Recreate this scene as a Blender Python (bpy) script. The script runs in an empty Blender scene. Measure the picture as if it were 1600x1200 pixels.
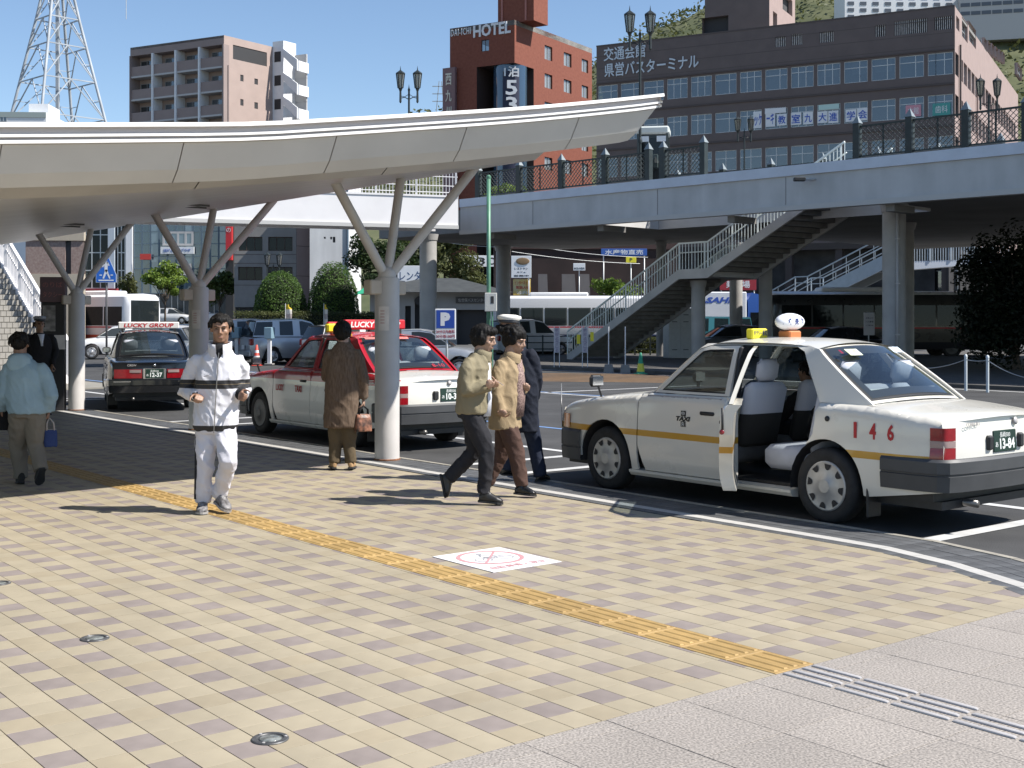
import bpy, bmesh, math, random
from mathutils import Vector, Matrix
from mathutils.geometry import delaunay_2d_cdt
random.seed(7)
R = math.radians
scene = bpy.context.scene
col = scene.collection

# ---------------------------------------------------------------- camera, light, exposure
F, HZ, H = 1950.0, 503.0, 1.62          # focal length in photo pixels, horizon row, eye height
cam = bpy.data.cameras.new('camera')
cam.sensor_width = 36.0
cam.lens = 36.0 * F / 1600.0
cam.shift_y = -(600.0 - HZ) / 1600.0
cam.clip_start = 0.1
cam.clip_end = 5000.0
cam_o = bpy.data.objects.new('camera', cam)
col.objects.link(cam_o)
cam_o.location = (0, 0, H)
cam_o.rotation_euler = (R(90), 0, 0)
scene.camera = cam_o

SUN_EL = R(49)
SUN_AZ = math.atan2(1.0, -0.22)         # clockwise from +Y
sun_dir = Vector((math.cos(SUN_EL) * math.sin(SUN_AZ), math.cos(SUN_EL) * math.cos(SUN_AZ), math.sin(SUN_EL)))
world = bpy.data.worlds.new('World')
scene.world = world
world.use_nodes = True
wn = world.node_tree.nodes
wl = world.node_tree.links
wn.clear()
w_out = wn.new('ShaderNodeOutputWorld')
w_bg = wn.new('ShaderNodeBackground')
w_sky = wn.new('ShaderNodeTexSky')
w_sky.sky_type = 'NISHITA'
w_sky.sun_disc = False
w_sky.sun_elevation = SUN_EL
w_sky.sun_rotation = SUN_AZ
w_sky.altitude = 600
w_sky.air_density = 1.0
w_sky.dust_density = 0.15
w_sky.ozone_density = 2.6
w_bg.inputs['Strength'].default_value = 0.096
wl.new(w_sky.outputs[0], w_bg.inputs['Color'])
wl.new(w_bg.outputs[0], w_out.inputs['Surface'])
sun = bpy.data.lights.new('sun', 'SUN')
sun.energy = 5.0
sun.angle = R(0.53)
sun.color = (1.0, 0.955, 0.89)
sun_o = bpy.data.objects.new('sun', sun)
col.objects.link(sun_o)
sun_o.rotation_euler = (-sun_dir).to_track_quat('-Z', 'Y').to_euler()
sun_o.location = (20, -5, 40)
scene.view_settings.view_transform = 'Standard'
scene.view_settings.look = 'None'
scene.view_settings.exposure = 0.72
scene.view_settings.gamma = 1.0
scene.view_settings.use_curve_mapping = False
scene.cycles.max_bounces = 8
scene.cycles.use_denoising = True

# ---------------------------------------------------------------- helpers
def P(x, y, d):
    return Vector(((x - 800) / F * d, d, H - (y - HZ) / F * d))
def G(x, y, z=0.0):
    return P(x, y, (H - z) * F / (y - HZ))
A = Vector((-.62, .784, 0)).normalized()      # along the kerb, away
B = Vector((A.y, -A.x, 0))                    # across, towards the road
A_ROT = math.atan2(A.y, A.x)
def AB(a, b, z=0.0):
    v = A * a + B * b
    return Vector((v.x, v.y, z))
def ab_of(v):
    return v.dot(A), v.dot(B)

MATS = {}
def mat(name, color, rough=.6, metal=0.0, var=0.0, scale=8.0, bump=0.0, bscale=60.0, spec=.5, coat=0.0, objvar=0.0,
        color2=None, emit=0.0, stretch=None, dirt=0.0, alpha=1.0, trans=0.0, detail=4):
    """Principled material; 'var' mottles the colour with noise, 'objvar' varies it from object to object."""
    if name in MATS: return MATS[name]
    m = bpy.data.materials.new(name)
    m.use_nodes = True
    nt = m.node_tree; N = nt.nodes; L = nt.links
    b = N['Principled BSDF']
    c = tuple(color) + (1,)
    b.inputs['Base Color'].default_value = c
    b.inputs['Roughness'].default_value = rough
    b.inputs['Metallic'].default_value = metal
    b.inputs['Specular IOR Level'].default_value = spec
    if coat: b.inputs['Coat Weight'].default_value = coat; b.inputs['Coat Roughness'].default_value = .06
    if trans: b.inputs['Transmission Weight'].default_value = trans
    if alpha < 1: b.inputs['Alpha'].default_value = alpha
    if emit:
        b.inputs['Emission Color'].default_value = c; b.inputs['Emission Strength'].default_value = emit
    tc = None
    if var or bump:
        tc = N.new('ShaderNodeTexCoord')
        src = tc.outputs['Object']
        if stretch:
            mp = N.new('ShaderNodeMapping'); mp.inputs['Scale'].default_value = stretch
            L.new(src, mp.inputs['Vector']); src = mp.outputs['Vector']
    last = None
    if var or color2:
        nz = N.new('ShaderNodeTexNoise'); nz.inputs['Scale'].default_value = scale; nz.inputs['Detail'].default_value = detail
        if tc is None:
            tc = N.new('ShaderNodeTexCoord'); src = tc.outputs['Object']
        L.new(src, nz.inputs['Vector'])
        rp = N.new('ShaderNodeValToRGB')
        rp.color_ramp.elements[0].position = .32; rp.color_ramp.elements[1].position = .68
        if color2:
            rp.color_ramp.elements[0].color = c; rp.color_ramp.elements[1].color = tuple(color2) + (1,)
        else:
            rp.color_ramp.elements[0].color = tuple(max(0, k * (1 - var)) for k in color) + (1,)
            rp.color_ramp.elements[1].color = tuple(min(1, k * (1 + var)) for k in color) + (1,)
        L.new(nz.outputs['Fac'], rp.inputs['Fac'])
        last = rp.outputs['Color']
    if objvar:
        oi = N.new('ShaderNodeObjectInfo')
        mr = N.new('ShaderNodeMapRange'); mr.inputs['To Min'].default_value = 1 - objvar; mr.inputs['To Max'].default_value = 1 + objvar
        L.new(oi.outputs['Random'], mr.inputs['Value'])
        hs = N.new('ShaderNodeHueSaturation')
        hs.inputs['Color'].default_value = c
        if last is not None: L.new(last, hs.inputs['Color'])
        L.new(mr.outputs['Result'], hs.inputs['Value'])
        last = hs.outputs['Color']
    if dirt:                                   # broad grime that runs across neighbouring pieces
        ge = N.new('ShaderNodeNewGeometry'); dn = N.new('ShaderNodeTexNoise'); dn.inputs['Scale'].default_value = .8; dn.inputs['Detail'].default_value = 8; dn.inputs['Roughness'].default_value = .62
        L.new(ge.outputs['Position'], dn.inputs['Vector'])
        mr = N.new('ShaderNodeMapRange'); mr.inputs['From Min'].default_value = .3; mr.inputs['From Max'].default_value = .7
        mr.inputs['To Min'].default_value = 1 - dirt; mr.inputs['To Max'].default_value = 1 + dirt * .5
        L.new(dn.outputs['Fac'], mr.inputs['Value'])
        hs = N.new('ShaderNodeHueSaturation'); hs.inputs['Color'].default_value = c
        if last is not None: L.new(last, hs.inputs['Color'])
        L.new(mr.outputs['Result'], hs.inputs['Value']); last = hs.outputs['Color']
    if last is not None: L.new(last, b.inputs['Base Color'])
    if bump:
        nb = N.new('ShaderNodeTexNoise'); nb.inputs['Scale'].default_value = bscale; nb.inputs['Detail'].default_value = 5
        L.new(src, nb.inputs['Vector'])
        bp = N.new('ShaderNodeBump'); bp.inputs['Strength'].default_value = bump; bp.inputs['Distance'].default_value = .02
        L.new(nb.outputs['Fac'], bp.inputs['Height'])
        L.new(bp.outputs['Normal'], b.inputs['Normal'])
    MATS[name] = m
    return m

def glass(name, tint=(.03, .04, .045), rough=.03, clear=.35, refl=.06, film=(.82, .88, .87)):
    """Window glass as a thin sheet: partly mirror, partly see-through, partly tinted."""
    if name in MATS: return MATS[name]
    m = bpy.data.materials.new(name); m.use_nodes = True
    nt = m.node_tree; N = nt.nodes; L = nt.links
    out = N['Material Output']; N.remove(N['Principled BSDF'])
    d = N.new('ShaderNodeBsdfDiffuse'); d.inputs['Color'].default_value = tuple(tint) + (1,)
    t = N.new('ShaderNodeBsdfTransparent'); t.inputs['Color'].default_value = tuple(film) + (1,)
    g = N.new('ShaderNodeBsdfGlossy'); g.inputs['Roughness'].default_value = rough; g.inputs['Color'].default_value = (.95, .97, 1, 1)
    m1 = N.new('ShaderNodeMixShader'); m1.inputs['Fac'].default_value = clear
    L.new(d.outputs[0], m1.inputs[1]); L.new(t.outputs[0], m1.inputs[2])
    lw = N.new('ShaderNodeFresnel'); lw.inputs['IOR'].default_value = 1.5
    ge = N.new('ShaderNodeNewGeometry')                      # same mirror strength from both sides of the sheet
    ma = N.new('ShaderNodeMath'); ma.operation = 'ADD'; ma.inputs[1].default_value = refl; ma.use_clamp = True
    sw = N.new('ShaderNodeMix'); sw.data_type = 'FLOAT'; sw.inputs[3].default_value = .06
    L.new(ge.outputs['Backfacing'], sw.inputs[0]); L.new(lw.outputs[0], sw.inputs[2]); L.new(sw.outputs[0], ma.inputs[0])
    m2 = N.new('ShaderNodeMixShader'); L.new(ma.outputs[0], m2.inputs['Fac'])
    L.new(m1.outputs[0], m2.inputs[1]); L.new(g.outputs[0], m2.inputs[2])
    L.new(m2.outputs[0], out.inputs['Surface'])
    MATS[name] = m
    return m

class MB:
    """collects shapes; build() links them as ONE mesh object"""
    def __init__(s): s.v = []; s.f = []; s.m = []
    def add(s, vs, fs, mi=0):
        o = len(s.v); s.v.extend(tuple(v) for v in vs)
        for f in fs: s.f.append(tuple(i + o for i in f)); s.m.append(mi)
        return s
    def quad(s, a, b, c, d, mi=0): return s.add((a, b, c, d), ((0, 1, 2, 3),), mi)
    def box(s, x0, x1, y0, y1, z0, z1, mi=0, M=None):
        vs = [Vector((x, y, z)) for z in (z0, z1) for y in (y0, y1) for x in (x0, x1)]
        if M is not None: vs = [M @ v for v in vs]
        return s.add(vs, ((0, 2, 3, 1), (4, 5, 7, 6), (0, 1, 5, 4), (2, 6, 7, 3), (0, 4, 6, 2), (1, 3, 7, 5)), mi)
    def bbox(s, x0, x1, y0, y1, z0, z1, r=.01, mi=0, M=None):
        """box with its vertical and horizontal edges chamfered"""
        vs = []; r = min(r, (x1-x0)*.45, (y1-y0)*.45, (z1-z0)*.45)
        for z, k in ((z0, r), (z0 + r, 0), (z1 - r, 0), (z1, r)):
            a0, a1, b0, b1 = x0 + k, x1 - k, y0 + k, y1 - k
            q = r if k == 0 else r * .4
            for p in ((a0+q, b0), (a1-q, b0), (a1, b0+q), (a1, b1-q), (a1-q, b1), (a0+q, b1), (a0, b1-q), (a0, b0+q)):
                vs.append(Vector((p[0], p[1], z)))
        if M is not None: vs = [M @ v for v in vs]
        fs = [tuple(range(7, -1, -1)), tuple(range(24, 32))]
        for k in range(3):
            for i in range(8):
                j = (i + 1) % 8
                fs.append((k*8+i, k*8+j, k*8+8+j, k*8+8+i))
        return s.add(vs, fs, mi)
    def bar(s, p, q, w, h=None, mi=0, up=None):
        """rectangular bar from p to q"""
        p = Vector(p); q = Vector(q); h = h or w
        d = (q - p)
        if d.length < 1e-6: return s
        d.normalize()
        u = Vector(up) if up is not None else (Vector((0, 0, 1)) if abs(d.z) < .95 else Vector((1, 0, 0)))
        x = d.cross(u).normalized(); y = x.cross(d).normalized()
        vs = []
        for c in (p, q):
            for i, j in ((-1, -1), (1, -1), (1, 1), (-1, 1)): vs.append(c + x * (i * w / 2) + y * (j * h / 2))
        return s.add(vs, ((3, 2, 1, 0), (4, 5, 6, 7), (0, 1, 5, 4), (1, 2, 6, 5), (2, 3, 7, 6), (3, 0, 4, 7)), mi)
    def tube(s, pts, r, n=10, mi=0, cap=True, ell=1.0, up=None):
        """round tube through pts; r is a number or a list"""
        pts = [Vector(p) for p in pts]; k = len(pts)
        rs = r if isinstance(r, (list, tuple)) else [r] * k
        vs = []; prev = None
        for i, p in enumerate(pts):
            d = (pts[min(i+1, k-1)] - pts[max(i-1, 0)])
            if d.length < 1e-9: d = Vector((0, 0, 1))
            d.normalize()
            if prev is None:
                u = Vector(up) if up is not None else (Vector((0, 0, 1)) if abs(d.z) < .9 else Vector((1, 0, 0)))
                x = d.cross(u).normalized()
            else:
                x = (prev - d * prev.dot(d)).normalized()
            prev = x; y = d.cross(x)
            rr = rs[i]; ra, rb = rr if isinstance(rr, (list, tuple)) else (rr, rr * ell)
            for j in range(n):
                t = 2 * math.pi * j / n
                vs.append(p + x * (ra * math.cos(t)) + y * (rb * math.sin(t)))
        fs = []
        for i in range(k - 1):
            for j in range(n):
                jj = (j + 1) % n
                fs.append((i*n+j, i*n+jj, (i+1)*n+jj, (i+1)*n+j))
        if cap: fs += [tuple(range(n-1, -1, -1)), tuple(range((k-1)*n, k*n))]
        return s.add(vs, fs, mi)
    def lathe(s, prof, c=(0, 0, 0), n=16, mi=0, M=None):
        vs = []; c = Vector(c)
        for r, z in prof:
            for j in range(n):
                t = 2 * math.pi * j / n
                v = Vector((r * math.cos(t), r * math.sin(t), z))
                vs.append((M @ v if M is not None else v) + c)
        fs = []
        for i in range(len(prof) - 1):
            for j in range(n):
                jj = (j + 1) % n
                fs.append((i*n+j, i*n+jj, (i+1)*n+jj, (i+1)*n+j))
        fs += [tuple(range(n-1, -1, -1)), tuple(range((len(prof)-1)*n, len(prof)*n))]
        return s.add(vs, fs, mi)
    def ell(s, c, rx, ry, rz, nu=14, nv=9, mi=0, M=None):
        c = Vector(c); vs = []
        for i in range(nv + 1):
            ph = math.pi * i / nv
            for j in range(nu):
                t = 2 * math.pi * j / nu
                v = Vector((rx * math.sin(ph) * math.cos(t), ry * math.sin(ph) * math.sin(t), rz * math.cos(ph)))
                vs.append((M @ v if M is not None else v) + c)
        fs = []
        for i in range(nv):
            for j in range(nu):
                jj = (j + 1) % nu
                fs.append((i*nu+j, (i+1)*nu+j, (i+1)*nu+jj, i*nu+jj))
        return s.add(vs, fs, mi)
    def prism(s, poly, fn, t, mi=0):
        """polygon (list of 2D) mapped by fn(u, v, w) and extruded w 0..t"""
        n = len(poly)
        vs = [Vector(fn(u, v, 0)) for u, v in poly] + [Vector(fn(u, v, t)) for u, v in poly]
        fs = [tuple(range(n-1, -1, -1)), tuple(range(n, 2*n))]
        for i in range(n):
            j = (i + 1) % n
            fs.append((i, j, n+j, n+i))
        return s.add(vs, fs, mi)
    def grid(s, fn, nu, nv, mi=0, flip=False):
        vs = [Vector(fn(i / nu, j / nv)) for j in range(nv + 1) for i in range(nu + 1)]
        fs = []
        for j in range(nv):
            for i in range(nu):
                q = (j*(nu+1)+i, j*(nu+1)+i+1, (j+1)*(nu+1)+i+1, (j+1)*(nu+1)+i)
                fs.append(q[::-1] if flip else q)
        return s.add(vs, fs, mi)
    def mesh(s, name, mats, smooth=False):
        me = bpy.data.meshes.new(name)
        me.from_pydata(s.v, [], s.f)
        for m in (mats if isinstance(mats, (list, tuple)) else [mats]): me.materials.append(m)
        me.polygons.foreach_set('material_index', s.m)
        if smooth: me.polygons.foreach_set('use_smooth', [True] * len(s.f))
        me.update()
        return me
    def build(s, name, mats, parent=None, smooth=False, world=False, M=None, recalc=False, auto=None):
        if world and parent is not None:
            I = parent_matrix(parent).inverted()
            s.v = [tuple(I @ Vector(v)) for v in s.v]
        me = s.mesh(name, mats, smooth)
        if recalc or auto: fix_normals(me)
        if auto is not None: me.set_sharp_from_angle(angle=R(auto)); 
        return link(name, me, parent, M)

def face_out(o, c):
    """turn an open sheet so that its faces look away from c"""
    me = o.data; c = Vector(c)
    if sum((p.center - c).dot(p.normal) * p.area for p in me.polygons) < 0: me.flip_normals()
    return o
def fix_normals(me, merge=0):
    bm = bmesh.new(); bm.from_mesh(me)
    if merge: bmesh.ops.remove_doubles(bm, verts=bm.verts, dist=merge)
    bmesh.ops.recalc_face_normals(bm, faces=bm.faces)
    bm.to_mesh(me); bm.free()

PM = {}
def parent_matrix(o): return PM[o.name]
def link(name, data, parent=None, M=None):
    o = bpy.data.objects.new(name, data)
    col.objects.link(o)
    if parent is not None: o.parent = parent
    Mm = M if M is not None else Matrix()
    if M is not None: o.matrix_basis = M
    PM[o.name] = (PM[parent.name] @ Mm) if parent is not None else Mm
    return o
def tag(o, label, cat, group=None, kind=None):
    o['label'] = label; o['category'] = cat
    if group: o['group'] = group
    if kind: o['kind'] = kind
    return o
def thing(name, label, cat, loc=(0, 0, 0), rz=0.0, group=None):
    o = link(name, None, None, Matrix.Translation(Vector(loc)) @ Matrix.Rotation(rz, 4, 'Z'))
    o.empty_display_size = .2
    return tag(o, label, cat, group)
def struct(o): o['kind'] = 'structure'; return o
def copy_part(o, parent, M=None):
    c = o.copy(); col.objects.link(c); c.parent = parent
    if M is not None: c.matrix_basis = M
    PM[c.name] = PM[parent.name] @ (M if M is not None else c.matrix_basis)
    return c
def copy_tree(o, loc=None, rz=None, label=None, group=None, parent=None):
    c = o.copy(); col.objects.link(c)
    if parent is not None: c.parent = parent
    if loc is not None: c.matrix_basis = Matrix.Translation(Vector(loc)) @ Matrix.Rotation(rz or 0, 4, 'Z')
    PM[c.name] = c.matrix_basis.copy() if parent is None else PM[parent.name] @ c.matrix_basis
    if label: c['label'] = label
    if group: c['group'] = group
    for ch in CHILDREN(o): copy_tree(ch, parent=c)
    return c
def CHILDREN(o): return [x for x in col.objects if x.parent == o] if len(o.children) == 0 else list(o.children)
def mesh_of(ob):
    """mesh of an object with its modifiers applied"""
    dg = bpy.context.evaluated_depsgraph_get()
    return bpy.data.meshes.new_from_object(ob.evaluated_get(dg), depsgraph=dg)

def text_mesh(s, size=1.0, depth=0.004, bold=0.0, align='CENTER', shear=0.0, res=2, space=1.0):
    cu = bpy.data.curves.new('lettering', 'FONT')
    cu.body = s; cu.size = size; cu.extrude = depth / 2; cu.offset = bold; cu.align_x = align; cu.align_y = 'CENTER'
    cu.shear = shear; cu.resolution_u = res; cu.space_character = space; cu.fill_mode = 'BOTH'
    o = bpy.data.objects.new('lettering', cu); col.objects.link(o)
    dg = bpy.context.evaluated_depsgraph_get()
    me = bpy.data.meshes.new_from_object(o.evaluated_get(dg), depsgraph=dg)
    bpy.data.objects.remove(o); bpy.data.curves.remove(cu)
    return me
TX = {}
def text(s, size, m, parent, M, name='lettering', width=None, height=None, **kw):
    """flat lettering; M places it (local x reads left to right, y up, z out of the surface)"""
    key = (s, size, tuple(sorted(kw.items())), m.name, width, height)
    if key not in TX:
        me = text_mesh(s, size, **kw)
        me.materials.clear(); me.materials.append(m)
        xs = [v.co.x for v in me.vertices]; ys = [v.co.y for v in me.vertices]
        if xs:
            cx, cy = (min(xs)+max(xs))/2, (min(ys)+max(ys))/2
            kx = width / max(1e-6, max(xs)-min(xs)) if width else 1
            ky = height / max(1e-6, max(ys)-min(ys)) if height else (kx if width and not height else 1)
            al = kw.get('align', 'CENTER')
            for v in me.vertices:
                v.co.x = (v.co.x - (cx if al == 'CENTER' else 0)) * kx; v.co.y = (v.co.y - cy) * ky
        TX[key] = me
    return link(name, TX[key], parent, M)
def frame_M(o, x, n):
    """matrix with origin o, local x along x, local z along n"""
    x = Vector(x).normalized(); n = Vector(n).normalized(); y = n.cross(x).normalized(); x = y.cross(n)
    return Matrix(((x.x, y.x, n.x, o[0]), (x.y, y.y, n.y, o[1]), (x.z, y.z, n.z, o[2]), (0, 0, 0, 1)))

def pip(x, y, poly):
    c = False; n = len(poly); j = n - 1
    for i in range(n):
        xi, yi = poly[i]; xj, yj = poly[j]
        if (yi > y) != (yj > y) and x < (xj - xi) * (y - yi) / (yj - yi) + xi: c = not c
        j = i
    return c
def resample(poly, step, closed=True):
    out = []; n = len(poly)
    for i in range(n if closed else n - 1):
        a = poly[i]; b = poly[(i+1) % n]
        L = math.hypot(b[0]-a[0], b[1]-a[1]); k = max(1, int(math.ceil(L / step)))
        for t in range(k): out.append((a[0] + (b[0]-a[0]) * t / k, a[1] + (b[1]-a[1]) * t / k))
    if not closed: out.append(poly[-1])
    return out
def panel2d(outer, holes=(), step=.07, extra=()):
    """triangulated 2D panel with holes, with inner grid points so that it can be bent"""
    loops = [resample(outer, step)] + [resample(h, step) for h in holes]
    pts = []; edges = []
    for lp in loops:
        o = len(pts); pts += lp
        edges += [(o + i, o + (i+1) % len(lp)) for i in range(len(lp))]
    xs = [p[0] for p in outer]; ys = [p[1] for p in outer]
    x = min(xs) + step / 2
    k = 0
    while x < max(xs):
        y = min(ys) + step * (.5 if k % 2 else .9)
        while y < max(ys):
            if pip(x, y, outer) and not any(pip(x, y, h) for h in holes):
                if min((p[0]-x)**2 + (p[1]-y)**2 for p in pts[:sum(len(l) for l in loops)]) > (step * .45) ** 2: pts.append((x, y))
            y += step
        x += step * .87; k += 1
    nl = sum(len(l) for l in loops)
    for x, y in extra:
        if pip(x, y, outer) and not any(pip(x, y, h) for h in holes) and min((p[0]-x)**2 + (p[1]-y)**2 for p in pts[:nl]) > 4e-5: pts.append((x, y))
    vs, es, fs = delaunay_2d_cdt([Vector(p) for p in pts], edges, [], 0, 1e-6)[:3]
    out = []
    for f in fs:
        cx = sum(vs[i].x for i in f) / 3; cy = sum(vs[i].y for i in f) / 3
        if pip(cx, cy, outer) and not any(pip(cx, cy, h) for h in holes): out.append(tuple(f))
    return [(v.x, v.y) for v in vs], out
def lerp(a, b, t): return a + (b - a) * t
def interp(x, tab):
    if x <= tab[0][0]: return tab[0][1]
    for (x0, y0), (x1, y1) in zip(tab, tab[1:]):
        if x <= x1: return y0 + (y1 - y0) * (x - x0) / (x1 - x0)
    return tab[-1][1]
def smooth(x, tab):
    """interp with eased (Catmull-Rom) values"""
    n = len(tab)
    if x <= tab[0][0]: return tab[0][1]
    if x >= tab[-1][0]: return tab[-1][1]
    for i in range(n - 1):
        if x <= tab[i+1][0]: break
    x0, y0 = tab[i]; x1, y1 = tab[i+1]; t = (x - x0) / (x1 - x0); h = x1 - x0
    m0 = (y1 - tab[i-1][1]) / (x1 - tab[i-1][0]) if i > 0 else (y1 - y0) / h
    m1 = (tab[i+2][1] - y0) / (tab[i+2][0] - x0) if i + 2 < n else (y1 - y0) / h
    return (2*t**3 - 3*t**2 + 1) * y0 + (t**3 - 2*t**2 + t) * h * m0 + (-2*t**3 + 3*t**2) * y1 + (t**3 - t**2) * h * m1
# ---------------------------------------------------------------- materials of the ground
M_joint = mat('joint', (.07, .0595, .0455), .9, var=.3, scale=20)
M_beige = mat('beige_tile', (.345, .297, .212), .62, var=.07, scale=3.5, bump=.08, bscale=220, objvar=.04, spec=.25, dirt=.14)
M_beige2 = mat('beige_tile_dark', (.328, .278, .194), .62, var=.08, scale=3.5, bump=.08, bscale=220, objvar=.04, spec=.25, dirt=.14)
M_grey = mat('grey_tile', (.245, .207, .187), .62, var=.10, scale=6, bump=.08, bscale=220, objvar=.04, spec=.25, dirt=.14)
M_sett = mat('dark_sett', (.08625, .0885, .0915), .6, var=.25, scale=5, bump=.15, bscale=120, objvar=.12, dirt=.2)
M_whiteblock = mat('white_block', (.4464, .432, .4032), .6, var=.08, scale=9, bump=.06, objvar=.05)
M_kerb = mat('kerb_stone', (.28, .259, .217), .7, var=.15, scale=9, bump=.2, objvar=.08)
M_tact = mat('tactile_yellow', (.37, .24, .085), .6, var=.12, scale=9, bump=.1, bscale=150, objvar=.07, dirt=.15)
M_tact_d = mat('tactile_groove', (.1836, .102, .0306), .7, var=.2, scale=9)
M_granite = mat('granite', (.17, .155, .14), .6, color2=(.44, .395, .35), scale=95, bump=.08, bscale=200, objvar=.05, detail=3, spec=.2, dirt=.14)
M_asphalt = mat('asphalt', (.06336, .06336, .06408), .85, var=.16, scale=.9, bump=.35, bscale=110, detail=8, spec=.25, dirt=.3)
M_paint = mat('road_paint', (.56, .56, .552), .6, var=.10, scale=7, bump=.08, dirt=.25)
M_bluepaint = mat('blue_paint', (.16, .28, .52), .6, var=.15, scale=7)
M_orangepaint = mat('orange_paving', (.216, .12, .048), .75, var=.2, scale=5)
M_steel = mat('steel', (.46, .44, .43), .42, metal=.15, var=.05, scale=30, spec=.25)
M_concrete = mat('concrete', (.231, .224, .21), .8, var=.18, scale=1.2, bump=.15, bscale=40)
M_darkpave = mat('island_paving', (.088, .0825, .077), .85, var=.2, scale=2, bump=.2)  # paving albedo lowered to carry the shade under the deck

# ---------------------------------------------------------------- ground sheet, road, pavement
ROADZ = -.035
g = MB()
def ground_z(x, y):
    t = max(0, min(1, (y - 62) / 80.0))
    return -.075 + 1.75 * t * t * (3 - 2 * t) if x < 40 else -.075
xs = [-900, -400, -160, -90, -60, -40, -30, -20, -10, 0, 10, 22, 40, 60, 120, 400, 900]
ys = [-200, -30, 0, 30, 62, 70, 80, 90, 100, 110, 120, 130, 142, 200, 500, 1200, 2500]
for i in range(len(xs) - 1):
    for j in range(len(ys) - 1):
        def gv(x, y): return (x, y, ground_z(x if x < 40 else 41, y) if x <= 22 else ground_z(0, y) * max(0, 1 - (x - 22) / 18) - .075 * min(1, max(0, (x - 22) / 18)))
        g.quad(gv(xs[i], ys[j]), gv(xs[i+1], ys[j]), gv(xs[i+1], ys[j+1]), gv(xs[i], ys[j+1]))
ground = struct(g.build('ground', mat('far_ground', (.084, .084, .0826), .9, var=.2, scale=.3), smooth=True))

KERB = [(45, 8.2), (6.2, 8.22), (5.3, 8.2), (4.55, 8.02), (3.8, 7.7), (3.0, 7.25), (1.0, 5.9)]   # (a, b) of the kerb line
def kerb_b(a): return interp(a, sorted(KERB))
road = MB()
rp = [AB(a, kerb_b(a) + .0, ROADZ) for a in (45, 6.2, 5.3, 4.55, 3.8, 3.0, 1.0)]
ro = [AB(a, 31, ROADZ) for a in (45, 6.2, 5.3, 4.55, 3.8, 3.0, 1.0)]
for i in range(6): road.quad(rp[i], rp[i+1], ro[i+1], ro[i])
road.quad(AB(45, 8.2, ROADZ), AB(45, 31, ROADZ), AB(62, 31, ROADZ), AB(62, -6, ROADZ))
road.quad(AB(45, 8.2, ROADZ), AB(62, -6, ROADZ), AB(62, -14, ROADZ), AB(45, -14, ROADZ))
road = struct(road.build('road', M_asphalt))

def strip(mb, pts, w, z):
    pts = [Vector((p[0], p[1], z)) for p in pts]
    for p, q in zip(pts, pts[1:]):
        d = (q - p).normalized(); n = Vector((-d.y, d.x, 0)) * (w / 2)
        mb.quad(p - n, q - n, q + n, p + n)
def marking(pts, w, m=None, name='painted_line'):
    mb = MB(); strip(mb, pts, w, ROADZ + .005)
    o = mb.build(name, m or M_paint, road); fix_normals(o.data); return o
marking([AB(2, 10.4), AB(42, 10.4)], .13)
for a in (5.45, 10.62, 11.65, 18.6, 19.7, 26.4): marking([AB(a, 8.24), AB(a, 10.335)], .15)
marking([AB(2, 12.55), AB(40, 12.55)], .10, M_bluepaint)
marking([AB(5, 18.6), AB(44, 18.6)], .13)
marking([AB(5, 18.85), AB(44, 18.85)], .10, M_bluepaint)
marking([AB(22.4, 18.7), AB(22.4, 24)], .15)
marking([AB(8, 27.6), AB(46, 27.6)], .15)
for k in range(7):
    y0 = 583.5 + k * 1.9
    p, q = G(820, y0, ROADZ), G(1045, y0 + 2.6, ROADZ)
    marking([p, q], .34, M_orangepaint, 'orange_stripe')
marking([AB(27, 8.24), AB(27, 16)], .15)
marking([AB(33, 9), AB(33, 20)], .2)

# pavement slab (joint colour) under the laid pieces
pv = MB()
rim = [AB(a, kerb_b(a) + .0, -.008) for a in (45, 6.2, 5.3, 4.55, 3.8, 3.0, 1.0)]
inn = [AB(a, -14, -.008) for a in (45, 6.2, 5.3, 4.55, 3.8, 3.0, 1.0)]
for i in range(6):
    pv.quad(rim[i], inn[i], inn[i+1], rim[i+1])
    a, b = rim[i], rim[i+1]
    pv.quad(a, b, b - Vector((0, 0, .1)), a - Vector((0, 0, .1)))
pv.quad(rim[-1], inn[-1], AB(-6, -14, -.008), AB(-6, 2, -.008))
pavement = pv.build('pavement', M_joint); fix_normals(pavement.data); struct(pavement)

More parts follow.
